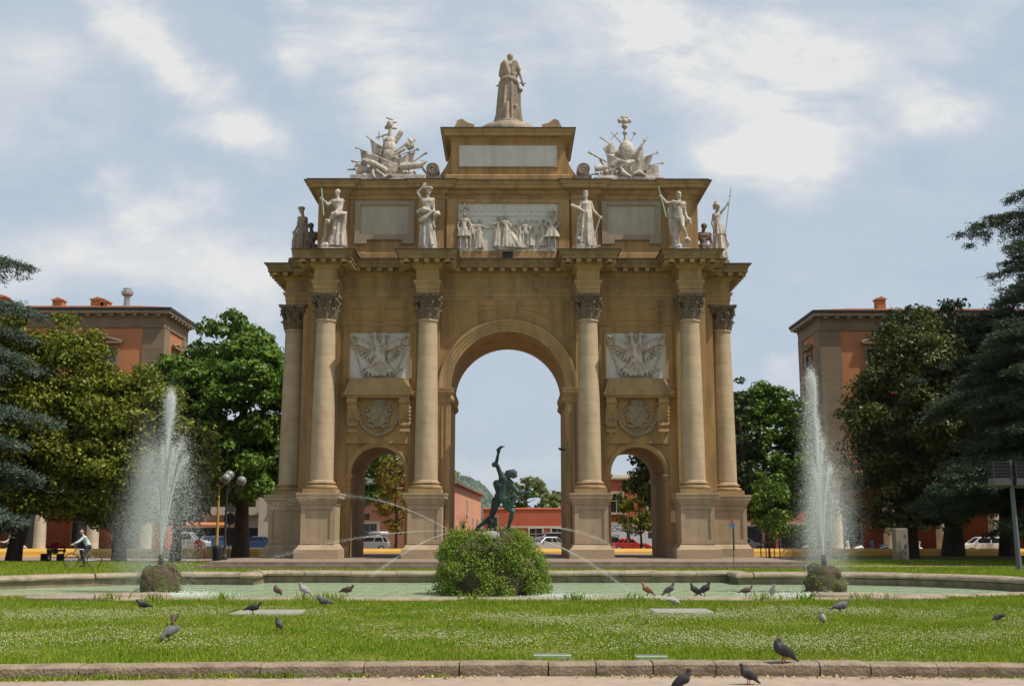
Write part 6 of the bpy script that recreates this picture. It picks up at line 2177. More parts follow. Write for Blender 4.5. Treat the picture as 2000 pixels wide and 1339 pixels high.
def palace(s, label, cpx, Y0, Ze, chim):
    """corner palazzo; s = -1 stands left of the square, +1 right; cpx = photo x of its front corner"""
    cx = at(cpx, 700, Y0)[0]
    W, D = 40.0, 7.0
    x0, x1 = sorted((cx, cx + s * W))
    root = empty('orange_palace'); tag(root, label, 'palace', 'twin corner palaces')
    m = MB()
    m.box(x0, x1, Y0, Y0 + D, 6.4, Ze - .4)
    m.build('wall', 'stucco_orange', root)
    MB().box(x0 + .1, x1 - .1, Y0 + 4.4, Y0 + D - .1, -.15, 6.4).build('portico_wall', 'portico_shade', root)
    # grey corner strips, frieze and string courses
    for (xa, xb, ya, yb_) in ((cx, cx + s * 1.75, Y0 - .09, Y0 + .1), (cx + s * .1, cx - s * .09, Y0 - .08, Y0 + 1.5), (cx + s * .1, cx - s * .085, Y0 + D - 1.5, Y0 + D)):
        MB().box(min(xa, xb), max(xa, xb), ya, yb_, 6.3, Ze - 1.64).build('quoins', 'quoin', root)
    fr = MB().rect_profile((x0 + x1) / 2, Y0 + D / 2, W / 2, D / 2, [(.06, Ze - 1.62), (.12, Ze - 1.56), (.06, Ze - 1.5), (.06, Ze - .75), (.12, Ze - .7), (.12, Ze - .45)])
    fr.build('frieze', 'quoin', root)
    MB().rect_profile((x0 + x1) / 2, Y0 + D / 2, W / 2, D / 2, [(.05, 6.2), (.14, 6.3), (.14, 6.7), (.03, 6.8)]).build('string_course', 'quoin', root)
    for k in range(40):
        x = cx + s * (.4 + k * 1.0)
        if abs(at(0, 0, 1)[0]) and k < 26:
            MB().box(x - .17, x + .17, Y0 - .55, Y0 - .10, Ze - .62, Ze - .41).build('eave_bracket', 'quoin', root)
    for k in range(7):
        y = Y0 + .5 + k * 1.0
        MB().box(min(cx - s * .10, cx - s * .55), max(cx - s * .10, cx - s * .55), y - .17, y + .17, Ze - .62, Ze - .41).build('eave_bracket', 'quoin', root)
    ev = MB().rect_profile((x0 + x1) / 2, Y0 + D / 2, W / 2, D / 2, [(.1, Ze - .40), (.58, Ze - .38), (.60, Ze - .18), (.58, Ze - .17), (.2, Ze - .16)])
    ev.build('eaves', 'grey_frame', root)
    MB().rect_profile((x0 + x1) / 2, Y0 + D / 2, W / 2, D / 2, [(.57, Ze - .165), (.68, Ze - .16), (.72, Ze + .08), (.60, Ze + .10)]).build('gutter', 'slate', root)
    # hipped tile roof
    h = 1.05
    hx, hy = W / 2 + .66, D / 2 + .66
    ccx, ccy = (x0 + x1) / 2, Y0 + D / 2
    rf = MB().add([(ccx - hx, ccy - hy, Ze + .09), (ccx + hx, ccy - hy, Ze + .09), (ccx + hx, ccy + hy, Ze + .09), (ccx - hx, ccy + hy, Ze + .09), (ccx - hx + hy, ccy, Ze + h), (ccx + hx - hy, ccy, Ze + h)],
                  [(0, 1, 5, 4), (1, 2, 5), (2, 3, 4, 5), (3, 0, 4), (3, 2, 1, 0)])
    ro = rf.build('roof', 'tile', root)
    for (px_, py_, w, kind) in chim:
        X, Z = at(px_, py_, Y0 + 2.5)
        if kind == 'pipe':
            MB().lathe([(.26, Ze - .2), (.26, Z - .75), (.5, Z - .55), (.52, Z - .3), (.36, Z - .2), (.36, Z)], (X, Y0 + 2.5, 0), 14).build('flue_pipe', 'zinc', ro)
        else:
            m = MB().box(X - w / 2, X + w / 2, Y0 + 2.0, Y0 + 2.9, Ze - .2, Z - .3)
            m.box(X - w / 2 - .08, X + w / 2 + .08, Y0 + 1.9, Y0 + 3.0, Z - .3, Z - .18)
            m.add([(X - w / 2, Y0 + 2.0, Z - .18), (X + w / 2, Y0 + 2.0, Z - .18), (X + w / 2, Y0 + 2.9, Z - .18), (X - w / 2, Y0 + 2.9, Z - .18), (X, Y0 + 2.0, Z), (X, Y0 + 2.9, Z)], [(0, 1, 4), (2, 3, 5), (0, 4, 5, 3), (1, 2, 5, 4)])
            m.build('chimney', 'chimney', ro)
    for z, hh in ((14.6, 2.5), (9.0, 3.0)):
        for k in range(6):
            window(root, (cx + s * (4.7 + k * 5.0), Y0, z), 1.5, hh, (0, -1), True)
        window(root, (cx, Y0 + 3.5, z), 1.5, hh, (-s, 0), True)
    # portico pillars
    for k in range(9):
        x = cx + s * (.85 + k * 4.42)
        m = MB().lathe([(.62, -.16), (.62, .2), (.52, .28), (.5, .5), (.44, 5.4), (.5, 5.45), (.62, 5.7), (.62, 6.3)], (x, Y0 + .7, 0), 18)
        m.build('pillar', 'pillar', root, angle=40)
    for k in range(1):
        MB().lathe([(.62, -.16), (.62, .2), (.5, .5), (.44, 5.4), (.62, 5.7), (.62, 6.3)], (cx + s * .85, Y0 + 5.2 + 4.4 * k, 0), 18).build('pillar', 'pillar', root, angle=40)
    # dark shop doorways in the portico wall
    for k in range(7):
        x = cx + s * (3.1 + k * 4.42)
        f = MB().box(x - 1.05, x + 1.05, Y0 + 4.28, Y0 + 4.42, -.14, 3.6).build('doorway', 'quoin', root)
        MB().box(x - .85, x + .85, Y0 + 4.24, Y0 + 4.30, -.13, 3.35).build('door', 'glass_dark', f)
    return root


ZE = at(330, 600, 93.9)[1]
palace(-1, 'orange palace with grey corner stones and steel flue, behind the left trees', 318, 95.0, ZE, [(118, 583, .85, 'brick'), (195, 582, 1.1, 'brick'), (209, 586, .6, 'brick'), (250, 564, .6, 'pipe'), (5, 577, 1.2, 'brick')])
palace(1, 'orange palace with grey corner stones and one chimney, behind the right jet', 1604, 95.0, ZE - .2, [(1718, 580, .75, 'brick')])


def block(name, label, pts, z0, z1, m, roof_m, wins=(), over=.35, group=None, roof_h=.35):
    root = MB().poly_profile(pts, [(0, z0), (0, z1 - .02)]).build(name, m)
    tag(root, label, 'building', group)
    MB().poly_profile(pts, [(0, z1 - .018), (over, z1), (over, z1 + .16), (-.5, z1 + .16 + roof_h)]).build('roof', roof_m, root)
    for (e, t, z, w, h, fm) in wins:
        a, b = Vector(pts[e]), Vector(pts[(e + 1) % len(pts)])
        d = (b - a).normalized()
        p = a.lerp(b, t)
        window(root, (p.x, p.y, z), w, h, (d.y, -d.x), False, fm)
    return root


GB = 'low buildings beyond the arch'
block('pink_building', 'pink two-storey building slanting away inside the left of the main arch', [(-13.5, 121), (-5.7, 121), (-3.8, 160), (-14, 160)], -.15, 6.75, 'stucco_pink', 'tile',
      [(1, .62, 1.3, .9, 2.1, 'stucco_cream'), (1, .83, 1.3, .9, 2.1, 'stucco_cream'), (1, .4, 3.9, .9, 1.5, 'stucco_cream')], .5, GB)
lowb = block('red_building', 'long low red building with a pale ground floor beyond the main arch', [(-3.6, 166), (22, 166), (22, 178), (-3.6, 178)], -.15, 5.0, 'stucco_red', 'stucco_red',
             [(0, .06, 2.0, 1.0, 1.9, 'grey_frame'), (0, .3, .2, 1.8, 2.1, 'stucco_cream'), (0, .14, .2, 1.5, 2.1, 'stucco_cream'), (0, .42, .2, 1.5, 2.1, 'stucco_cream')], .1, GB, .1)
MB().box(.5, 21.9, 165.9, 166.02, 2.35, 2.65).build('pale_band', 'stucco_cream', lowb)
MB().box(7.9, 9.6, 170, 172, 5.1, 5.8).build('roof_box', 'chimney', lowb)
block('red_building', 'salmon-red building behind the yellowing tree in the left passage', [(-19, 122), (-8.6, 120), (-8.3, 130), (-19, 132)], -.15, 6.1, 'stucco_pink', 'tile',
      [(0, .2, 3.2, 1.1, 1.8, 'stucco_cream'), (0, .42, .4, 1.6, 2.2, 'stucco_cream')], .4, GB)
bo = block('orange_building', 'two-storey orange-red building with a cornice seen in the right passage', [(8.9, 118), (34, 118), (34, 130), (8.9, 130)], -.15, 7.1, 'stucco_red', 'grey_frame',
           [(0, .094, 3.75, 1.2, 1.9, 'stucco_cream'), (0, .25, 3.75, 1.2, 1.9, 'stucco_cream'), (0, .42, 3.75, 1.2, 1.9, 'stucco_cream'), (0, .6, 3.75, 1.2, 1.9, 'stucco_cream')], .25, GB)
MB().box(8.95, 33.9, 117.86, 118.02, 2.35, 2.75).build('string_course', 'stucco_cream', bo)
for k in range(5):
    f = MB().box(9.7 + k * 4.6, 12.6 + k * 4.6, 117.93, 118.05, -.1, 2.3).build('shop_front', 'grey_iron', bo)
    MB().box(9.85 + k * 4.6, 12.45 + k * 4.6, 117.9, 117.95, .2, 2.15).build('pane', 'glass_dark', f)
MB().box(14.0, 14.16, 117.82, 118.0, -.1, 6.9).build('drainpipe', 'chimney', bo)
for x in (13.1, 13.7, 14.3):
    MB().box(x, x + .45, 121, 122, 7.3, 7.85).build('chimney', 'chimney', bo)
bc = block('cream_building', 'cream apartment house with balconies and orange awning behind the street lamps', [(-44, 150), (-31.5, 150), (-31.5, 165), (-44, 165)], -.15, 9.6, 'stucco_cream', 'tile', [], .4, GB)
for r_ in range(2):
    for k in range(3):
        x = -41.5 + k * 3.7
        window(bc, (x, 150, 4.2 + 2.9 * r_), 1.3, 1.9, (0, -1), False, 'fol_dark')
        m = MB().box(x - 1.3, x + 1.3, 148.9, 149.98, 3.95 + 2.9 * r_, 4.1 + 2.9 * r_)
        m.box(x - 1.3, x + 1.3, 148.9, 148.96, 4.1 + 2.9 * r_, 5.0 + 2.9 * r_)
        m.build('balcony', 'stucco_cream', bc)
MB().prism_yz([(148.2, 2.7), (149.98, 3.3), (149.98, 2.75), (148.2, 2.35)], -43.5, -36.6).build('awning', 'chimney', bc)
MB().box(-43, -32, 149.93, 150.05, .1, 2.3).build('shop_front', 'glass_dark', bc)
block('grey_building', 'narrow strip of a grey house beside the right palace corner', [(33.0, 128), (41, 128), (41, 140), (33.0, 140)], -.15, 11.9, 'stucco_grey', 'slate', [(0, .12, 8.2, .7, 1.6, 'grey_frame')], .5, GB)
block('cream_building', 'pale house glimpsed between chestnut trunk and left pedestal', [(-30.6, 140), (-23.5, 140), (-23.5, 150), (-30.6, 150)], -.15, 7.6, 'stucco_cream', 'tile', [(0, .3, 4.4, .9, 1.5, 'fol_dark'), (0, .62, 4.4, .9, 1.5, 'fol_dark'), (0, .8, 1.2, 1.2, 1.8, 'fol_dark')], .3, GB)

# yellow separator along the road
yb = MB()
yb.prism_yz([(87.9, -.13), (88.5, -.13), (88.45, .25), (88.32, .46), (88.08, .46), (87.95, .25)], -70, 70)
yb_o = yb.build('road_barrier', 'yellow_barrier')
tag(yb_o, 'long low yellow barrier edging the road behind the arch', 'barrier')

# wooded hill far off, seen through the main arch
nx, ny = 120, 40
V = []; Fq = []
for j in range(ny):
    for i in range(nx):
        x = -700 + 1500 * i / (nx - 1); y = 1500 + 900 * j / (ny - 1)
        h = 74 * math.exp(-abs((x + 78) / (66 if x > -78 else 230)) ** 3) * math.exp(-((y - 1900) / 260) ** 2) + 40 * math.exp(-((x + 330) / 230) ** 2 - ((y - 2000) / 350) ** 2) + 20 * math.exp(-((x - 420) / 260) ** 2 - ((y - 2100) / 300) ** 2)
        h += 4.5 * math.sin(x * .045 + 1.3) * math.sin(y * .03) + 2.5 * math.sin(x * .13) + rng.uniform(-2, 2)
        V.append((x, y, max(h, 0) - 2)); 
for j in range(ny - 1):
    for i in range(nx - 1):
        Fq.append((j * nx + i, j * nx + i + 1, (j + 1) * nx + i + 1, (j + 1) * nx + i))
hm = MB().add(V, Fq).mesh('hill', True)
tag(link_mesh('hill', hm, 'hill'), kind='structure')
# the wood on the hill, as rounded crowns all over its face
n = 5200
hx = rng.uniform(-520, 160, n); hy = rng.uniform(1600, 1960, n)
hz = 74 * np.exp(-np.abs((hx + 78) / np.where(hx > -78, 66, 230)) ** 3) * np.exp(-((hy - 1900) / 260) ** 2) + 40 * np.exp(-((hx + 330) / 230) ** 2 - ((hy - 2000) / 350) ** 2)
k = hz > 12; hx, hy, hz = hx[k], hy[k], hz[k]
o = drops('hill_wood', np.stack([hx, hy, hz + 1], 1), rng.uniform(4, 9.5, len(hx)), 'hill', None)
tag(o, kind='stuff')
hh = MB().box(-52, -41, 1880, 1890, 58, 72).build('hill_villa', 'stucco_cream')
tag(hh, 'tiny pale villa on the skyline of the far hill', 'villa')
MB().add([(-53, 1879, 72), (-40, 1879, 72), (-40, 1891, 72), (-53, 1891, 72), (-46.5, 1885, 76)], [(0, 1, 4), (1, 2, 4), (2, 3, 4), (3, 0, 4), (3, 2, 1, 0)]).build('roof', 'tile', hh)

# summer haze: one even box of pale air round everything
hz = MB().box(-2600, 2600, -60, 2600, -2.5, 260).build('haze', None)
hm_ = bpy.data.materials.new('haze'); hm_.use_nodes = True
nt = hm_.node_tree; nt.nodes.clear()
o_ = nt.nodes.new('ShaderNodeOutputMaterial'); v_ = nt.nodes.new('ShaderNodeVolumePrincipled')
v_.inputs['Color'].default_value = (.80, .87, .95, 1); v_.inputs['Density'].default_value = .00004; v_.inputs['Anisotropy'].default_value = .2
nt.links.new(v_.outputs[0], o_.inputs['Volume'])
hz.data.materials.append(hm_); tag(hz, kind='stuff')


# ================================================================ VEHICLES, PEOPLE, STREET FURNITURE
CARS = {  # length, width, height, waist, bonnet z, cabin base x0 x1, roof x0 x1 (front is -x)
    'hatch': (3.9, 1.66, 1.42, .92, .82, -.95, 1.85, -.25, 1.45),
    'sedan': (4.4, 1.72, 1.40, .90, .80, -.9, 1.6, -.2, 1.0),
    'suv': (4.6, 1.82, 1.80, 1.12, 1.05, -1.1, 2.2, -.5, 2.05),
    'coupe': (3.8, 1.62, 1.25, .82, .74, -.6, 1.3, .0, .8),
}


def wheel(parent, x, y, r):
    rings = []
    for (yy, rr) in ((-.1, r * .86), (-.09, r), (.09, r), (.1, r * .86)):
        rings.append([(x + rr * math.cos(a), y + yy, r + rr * math.sin(a)) for a in np.linspace(0, 2 * math.pi, 20, endpoint=False)])
    w = MB().loops(rings).build('wheel', 'tyre', parent, angle=40)
    rings = [[(x + rr * math.cos(a), y + yy, r + rr * math.sin(a)) for a in np.linspace(0, 2 * math.pi, 14, endpoint=False)] for yy, rr in ((-.115, r * .3), (-.108, r * .62), (.108, r * .62), (.115, r * .3))]
    MB().loops(rings).build('rim', 'rim_metal', w, angle=40)


def car(kind, label, px_, Y, rz, paint, group='cars on the road behind the arch', roofbox=False, zb=-.09):
    L, W, H, zw, zh, c0, c1, r0, r1 = CARS[kind]
    X = at(px_, 1055, Y)[0]
    root = empty('parked_car', (X, Y, zb), rz)
    tag(root, label, 'car', group)
    f = -L / 2; b = L / 2
    wr = .30 if kind != 'suv' else .36
    wx0, wx1 = f + .78, b - .72

    def archp(cx, r):
        return [(cx + r * math.cos(a), .22 + max(0, r * math.sin(a))) for a in np.linspace(math.pi, 0, 9)]
    prof = [(f + .06, .28)] + [p for p in archp(wx0, wr + .07)] + [p for p in archp(wx1, wr + .07)] + [(b - .05, .28), (b, .5), (b - .02, zw - .18), (b - .12, zw), (c0 + .02, zw), (f + .45, zh), (f + .12, zh - .14), (f, .52)]
    rings = []
    cxm = 0
    for y, sc, dz in ((-W / 2, .965, -.02), (-W / 2 + .07, 1.0, 0), (W / 2 - .07, 1.0, 0), (W / 2, .965, -.02)):
        rings.append([(x * (sc if abs(x) > L * .4 else 1), y, z + (dz if z > zw - .1 else 0)) for x, z in prof])
    m = MB().loops(rings)
    hw = W / 2 - .1
    # roof and pillars
    roof = [[(r0 - .12, -hw * .84, H - .09), (r1 + .12, -hw * .84, H - .09), (r1 + .12, hw * .84, H - .09), (r0 - .12, hw * .84, H - .09)], [(r0 - .05, -hw * .78, H - .02), (r1 + .05, -hw * .78, H - .02), (r1 + .05, hw * .78, H - .02), (r0 - .05, hw * .78, H - .02)],
            [(r0 + .1, -hw * .66, H), (r1 - .1, -hw * .66, H), (r1 - .1, hw * .66, H), (r0 + .1, hw * .66, H)]]
    m.loops(roof)
    mid = (c0 + c1) / 2
    for sy in (-1, 1):
        for (xa, xb) in ((c0, r0 - .1), (mid, (r0 + r1) / 2), (c1, r1 + .1), (c1 - .45, r1 - .25)):
            m.tube([(xa, sy * hw * .99, zw - .02), (xb, sy * hw * .85, H - .07)], .045, 5)
    m.build('body', paint, root, angle=35)
    g = MB().loops([[(c0 + .04, -hw * .97, zw - .01), (c1 - .04, -hw * .97, zw - .01), (c1 - .04, hw * .97, zw - .01), (c0 + .04, hw * .97, zw - .01)], [(r0 - .08, -hw * .83, H - .085), (r1 + .08, -hw * .83, H - .085), (r1 + .08, hw * .83, H - .085), (r0 - .08, hw * .83, H - .085)]])
    g.build('windows', 'glass_dark', root)
    for sy in (-1, 1):
        wheel(root, wx0, sy * (W / 2 - .1), wr); wheel(root, wx1, sy * (W / 2 - .1), wr)
        MB().ellipsoid((f + .1, sy * (W / 2 - .3), zh - .2), (.1, .2, .1)).build('headlight', 'headlight', root, True)
        MB().box(b - .06, b + .012, sy * (W / 2 - .22) - .1, sy * (W / 2 - .22) + .1, zw - .36, zw - .1).build('taillight', 'taillight', root)
        MB().ellipsoid((c0 + .25, sy * (W / 2 + .06), zw + .06), (.07, .09, .07)).build('mirror', paint, root, True)
    MB().box(f - .03, f + .06, -W / 2 + .1, W / 2 - .1, .3, .48).build('bumper', 'dark_iron', root)
    MB().box(b - .04, b + .04, -W / 2 + .1, W / 2 - .1, .3, .46).build('bumper', 'dark_iron', root)
    if roofbox:
        rb = MB().loops([[(x, y, z) for x, y in ((r0 + .1, -.4), (r1 + .35, -.4), (r1 + .35, .4), (r0 + .1, .4))] for z in (H + .12,)] + [[(x * 1.0, y, H + .2) for x, y in ((r0, -.44), (r1 + .4, -.44), (r1 + .4, .44), (r0, .44))], [(x, y, H + .42) for x, y in ((r0 + .35, -.38), (r1 + .3, -.38), (r1 + .3, .38), (r0 + .35, .38))], [(x, y, H + .48) for x, y in ((r0 + .6, -.28), (r1 + .2, -.28), (r1 + .2, .28), (r0 + .6, .28))]])
        rb.build('roof_box', 'lamp_grey', root, angle=50)
        MB().box(r0 + .3, r0 + .36, -.6, .6, H - .02, H + .13).box(r1 - .1, r1 - .04, -.6, .6, H - .02, H + .13).build('roof_rack', 'dark_iron', root)
    return root


car('hatch', 'silver hatchback with a roof box framed by the left passage', 722, 109, 0, 'silver_paint', roofbox=True)
car('hatch', 'white car behind the young tree in the left passage', 772, 128, -1.2, 'white_paint')
car('coupe', 'bright red car half hidden by the yellow barrier in the right passage', 1232, 107, math.pi, 'red_paint')
car('sedan', 'dark car at the left edge of the right passage', 1196, 108, math.pi, 'dark_paint')
car('sedan', 'white car nosing out right of the arch pedestals', 1450, 106, math.pi, 'white_paint')
car('suv', 'grey estate car right of the left water jet', 362, 108, math.pi, 'silver_paint')
car('sedan', 'dark car seen through the spray of the left jet', 302, 110, 0, 'dark_paint')
car('suv', 'pale people carrier behind the far left tree trunk', 70, 104, .3, 'silver_paint')
car('hatch', 'blue car beside the lamp posts left of the arch', 411, 124, 1.2, 'blue_paint')
car('hatch', 'silver-white hatchback under the right cedar', 1918, 92.5, 0, 'white_paint')
car('sedan', 'dark blue car between chestnut trunk and left pedestal', 500, 120, 0, 'blue_paint')
car('suv', 'dark blue car inside the right jamb of the main arch', 1078, 112, .2, 'dark_paint')
car('sedan', 'pale car low behind the ivy rock, right side of the main arch', 1063, 105, .6, 'silver_paint')

# white box van
X = at(1236, 1050, 112)[0]
van = empty('delivery_van', (X, 112, -.09)); tag(van, 'white box van with grey lettering parked across the right passage', 'van')
m = MB().box(-3.0, 1.15, -1.05, 1.05, .75, 2.55); m.box(-3.0, 1.15, -1.08, 1.08, 2.5, 2.58)
m.build('cargo_box', 'white_paint', van)
cab = MB().loops([[(x, y, z) for x, z in ((1.2, .35), (2.75, .35), (2.8, .9), (2.45, 1.2), (1.95, 1.95), (1.2, 1.98))] for y in (-.95, .95)])
cab.build('cab', 'white_paint', van)
for sy in (-1, 1):
    MB().prism_xz([(1.4, 1.25), (2.3, 1.25), (1.88, 1.82), (1.4, 1.82)], min(sy * .94, sy * .965), max(sy * .94, sy * .965)).build('window', 'glass_dark', van)
    wheel(van, 1.95, sy * .85, .36); wheel(van, -2.0, sy * .85, .36)
    MB().ellipsoid((2.76, sy * .65, .75), (.08, .18, .1)).build('headlight', 'headlight', van, True)
MB().box(-2.95, 2.4, -.8, .8, .42, .74).build('chassis', 'dark_iron', van)
for k, (txt, sz, z) in enumerate((('SCONOLI', .62, 1.88), ('SERVICE', .40, 1.28))):
    cu = bpy.data.curves.new('lettering', 'FONT'); cu.body = txt; cu.size = sz; cu.extrude = .004
    o = bpy.data.objects.new('tmp', cu); COL.objects.link(o)
    bpy.context.view_layer.update()
    me = bpy.data.meshes.new_from_object(o.evaluated_get(bpy.context.evaluated_depsgraph_get())); bpy.data.objects.remove(o)
    o = link_mesh('lettering', me, 'lettering')
    o.location = (-2.85, -1.058, z); o.rotation_euler = (math.pi / 2, 0, 0); o.parent = van


# --- scooters
def scooter(label, px_, Y, rz, paint):
    X = at(px_, 1060, Y)[0]
    root = empty('scooter', (X, Y, -.1), rz); tag(root, label, 'scooter', 'parked scooters')
    m = MB()
    m.capsule((.15, 0, .5), (.62, 0, .62), .17, .16); m.capsule((.62, 0, .62), (.8, 0, .55), .14, .08); m.capsule((-.3, 0, .3), (.2, 0, .3), .13, .15)
    m.capsule((-.45, 0, .42), (-.52, 0, .95), .14, .10); m.ellipsoid((-.54, 0, 1.0), (.13, .17, .12)); m.ellipsoid((-.62, 0, .5), (.2, .09, .12))
    link_mesh('body', vox_mesh(m, 'body', .035, 2), paint, root)
    for x in (-.66, .62):
        wheel(root, x, 0, .24)
    MB().capsule((.1, 0, .72), (.68, 0, .78), .10, .09).build('seat', 'saddle', root, True)
    h = MB(); h.tube([(-.42, -.33, 1.08), (-.5, 0, 1.04), (-.42, .33, 1.08)], .022, 6)
    for q in (-1, 1):
        h.tube([(-.5, q * .2, 1.05), (-.52, q * .26, 1.28)], .012, 5); h.ellipsoid((-.52, q * .27, 1.32), (.02, .06, .045), n=8, m=6)
    h.build('handlebar', 'dark_iron', root)
    return root


scooter('blue and white scooter before the portico left of the totem', 1716, 91.5, .1, 'blue_paint')
scooter('white scooter parked right of the pale totem', 1783, 91.5, math.pi, 'white_paint')
scooter('white scooter glimpsed through the right spray', 1668, 92, .2, 'white_paint')
scooter('dark scooter just right of the hedge near the right jet', 1565, 93, .4, 'dark_paint')
scooter('dark scooter ridden at the far left edge', 14, 91, .2, 'dark_paint')
scooter('grey scooter ridden second from the left edge', 33, 91, .2, 'silver_paint')


# --- people
def person(label, loc, rz, J, s, shirt, trousers, face=(-1, 0, 0), fdir=(-1, 0, 0), bald=False, curl=.9):
    root_m = MB(); figure(root_m, J, s, face, hair=False, curl=curl, fdir=fdir)
    root = link_mesh('person', vox_mesh(root_m, 'person', .016, 2), 'skin')
    root.location = loc; root.rotation_euler = (0, 0, rz)
    tag(root, label, 'person')
    sh = MB(); torso(sh, J, s, 1.12)
    for a, b, c in (('sl', 'el', 'al'), ('sr', 'er', 'ar')):
        e = Vector(J[b]); sh.capsule(J[a], e, .07 * s, .058 * s); sh.capsule(e, e.lerp(Vector(J[c]), .55), .058 * s, .05 * s)
    link_mesh('shirt', vox_mesh(sh, 'shirt', .02, 2), shirt, root)
    tr = MB(); hl, hr = Vector(J['hl']), Vector(J['hr'])
    tr.capsule(hl, hr, .125 * s, .125 * s)
    for a, b, c in (('hl', 'kl', 'fl'), ('hr', 'kr', 'fr')):
        tr.capsule(J[a], J[b], .105 * s, .08 * s); tr.capsule(J[b], Vector(J[b]).lerp(Vector(J[c]), .93), .08 * s, .062 * s)
    link_mesh('trousers', vox_mesh(tr, 'trousers', .02, 2), trousers, root)
    so = MB()
    for b, c in (('kl', 'fl'), ('kr', 'fr')):
        q = MB(); foot(q, J[b], J[c], s * 1.15, fdir); so.add(q.v, q.f)
    link_mesh('shoes', vox_mesh(so, 'shoes', .016, 1), 'saddle', root)
    hd, nk, fc = Vector(J['head']), Vector(J['neck']), Vector(face).normalized()
    up = (hd - nk).normalized()
    hr_ = MB(); hr_.ellipsoid(hd + up * (.045 if not bald else .0) * s - fc * (.03 if not bald else .05) * s, (.088 * s, .088 * s, (.085 if not bald else .06) * s))
    link_mesh('hair', vox_mesh(hr_, 'hair', .016, 2), 'hair', root)
    return root


# cyclist
Yc = 54.6; Xc = at(163, 1108, Yc)[0]
RZ = math.radians(24)
J = dict(neck=(-.06, 0, 1.50), head=(-.14, .0, 1.66), sl=(-.03, .19, 1.43), sr=(-.03, -.19, 1.43), el=(-.27, .27, 1.22), al=(-.50, .27, 1.10), er=(-.27, -.27, 1.22), ar=(-.50, -.27, 1.10),
         hl=(.22, .10, .98), hr=(.22, -.10, .98), kl=(-.14, .12, .84), kr=(-.02, -.12, .58), fl=(-.02, .13, .46), fr=(.06, -.13, .16))
person('cyclist in a pale blue shirt and dark trousers riding past the left rocks', (Xc, Yc, .02), RZ, J, 1.0, 'shirt_blue', 'trousers', (-1, -.35, -.15), bald=True, curl=1.2)
bike = empty('bicycle', (Xc, Yc, .02), RZ); tag(bike, 'bicycle with thin silver wheels ridden on the left lawn path', 'bicycle')
fr = MB()
for a, b, r in (((-.36, 0, .86), (-.08, 0, .32), .02), ((-.36, 0, .86), (.16, 0, .84), .017), ((.20, 0, .92), (-.08, 0, .32), .018), ((.16, 0, .80), (.50, 0, .34), .012), ((-.08, 0, .32), (.50, 0, .34), .013), ((-.38, 0, .95), (-.52, 0, .36), .016)):
    fr.tube([a, b], r * 1.5, 6)
fr.build('frame', 'zinc', bike)
for x in (-.54, .50):
    t = MB()
    rings = []
    for k in range(32):
        a = 2 * math.pi * k / 32
        rings.append([(x + (.33 + .023 * math.cos(b)) * math.cos(a), .023 * math.sin(b), .34 + (.33 + .023 * math.cos(b)) * math.sin(a)) for b in np.linspace(0, 2 * math.pi, 6, endpoint=False)])
    rings.append(rings[0])
    t.loops(rings, cap=False)
    w = t.build('wheel', 'dark_iron', bike)
    sp = MB()
    for k in range(14):
        a = 2 * math.pi * k / 14
        sp.tube([(x, .02 * (-1) ** k, .34), (x + .32 * math.cos(a), 0, .34 + .32 * math.sin(a))], .005, 4)
    sp.build('spokes', 'wire', w)
MB().tube([(-.34, -.29, 1.05), (-.46, -.2, 1.06), (-.42, 0, 1.0), (-.46, .2, 1.06), (-.34, .29, 1.05)], .014, 6).build('handlebar', 'zinc', bike)
MB().ellipsoid((.22, 0, .95), (.15, .08, .04)).build('saddle', 'saddle', bike, True)
for q in (-1, 1):
    MB().box(-.08 + q * .05, .02 + q * .05, min(q * .09, q * .19), max(q * .09, q * .19), .31 - q * .13, .335 - q * .13).build('pedal', 'saddle', bike)

# seated person in red on a bench, two scooter riders
seat = lambda: dict(neck=(.02, 0, 1.10), head=(-.03, 0, 1.26), sl=(.02, .2, 1.02), sr=(.02, -.2, 1.02), el=(-.08, .28, .78), al=(-.3, .18, .72), er=(-.08, -.28, .78), ar=(-.3, -.18, .72),
                    hl=(.05, .1, .55), hr=(.05, -.1, .55), kl=(-.38, .12, .56), kr=(-.38, -.12, .56), fl=(-.40, .12, .12), fr=(-.40, -.12, .12))
Yr = 72.0; Xr = at(108, 1080, Yr)[0]
person('person in a bright red jacket sitting on the bench under the left trees', (Xr, Yr, -.05), math.radians(60), seat(), 1.08, 'shirt_red', 'grey_trousers')
bn = empty('park_bench', (Xr - .2, Yr + .1, -.12), math.radians(60)); tag(bn, 'dark park bench under the left trees with the red-jacketed sitter', 'bench')
b_ = MB()
for k in range(3): b_.box(-.22 + .16 * k, -.1 + .16 * k, -.9, .9, .44, .48)
b_.build('seat', 'bark', bn)
b_ = MB()
for k in range(2): b_.box(.28, .32, -.9, .9, .62 + .18 * k, .74 + .18 * k)
b_.build('backrest', 'bark', bn)
for q in (-.75, .75):
    MB().box(-.22, .3, q - .04, q + .04, 0, .44).box(.27, .33, q - .04, q + .04, .44, .9).build('leg', 'dark_iron', bn)
for px_, shm, lab in ((14, 'shirt_white', 'scooter rider in a white shirt at the far left edge'), (33, 'shirt_lilac', 'scooter rider in a lilac shirt, second from the left edge')):
    X = at(px_, 1060, 91)[0]
    J = seat()
    J = {k: (v[0] + .25, v[1], v[2] + .24) for k, v in J.items()}
    J['al'] = (-.38, .25, 1.05); J['ar'] = (-.38, -.25, 1.05); J['el'] = (-.05, .3, 1.02); J['er'] = (-.05, -.3, 1.02); J['fl'] = (-.15, .13, .44); J['fr'] = (-.15, -.13, .44)
    person(lab, (X, 91, -.1), .2, J, 1.05, shm, 'trousers')


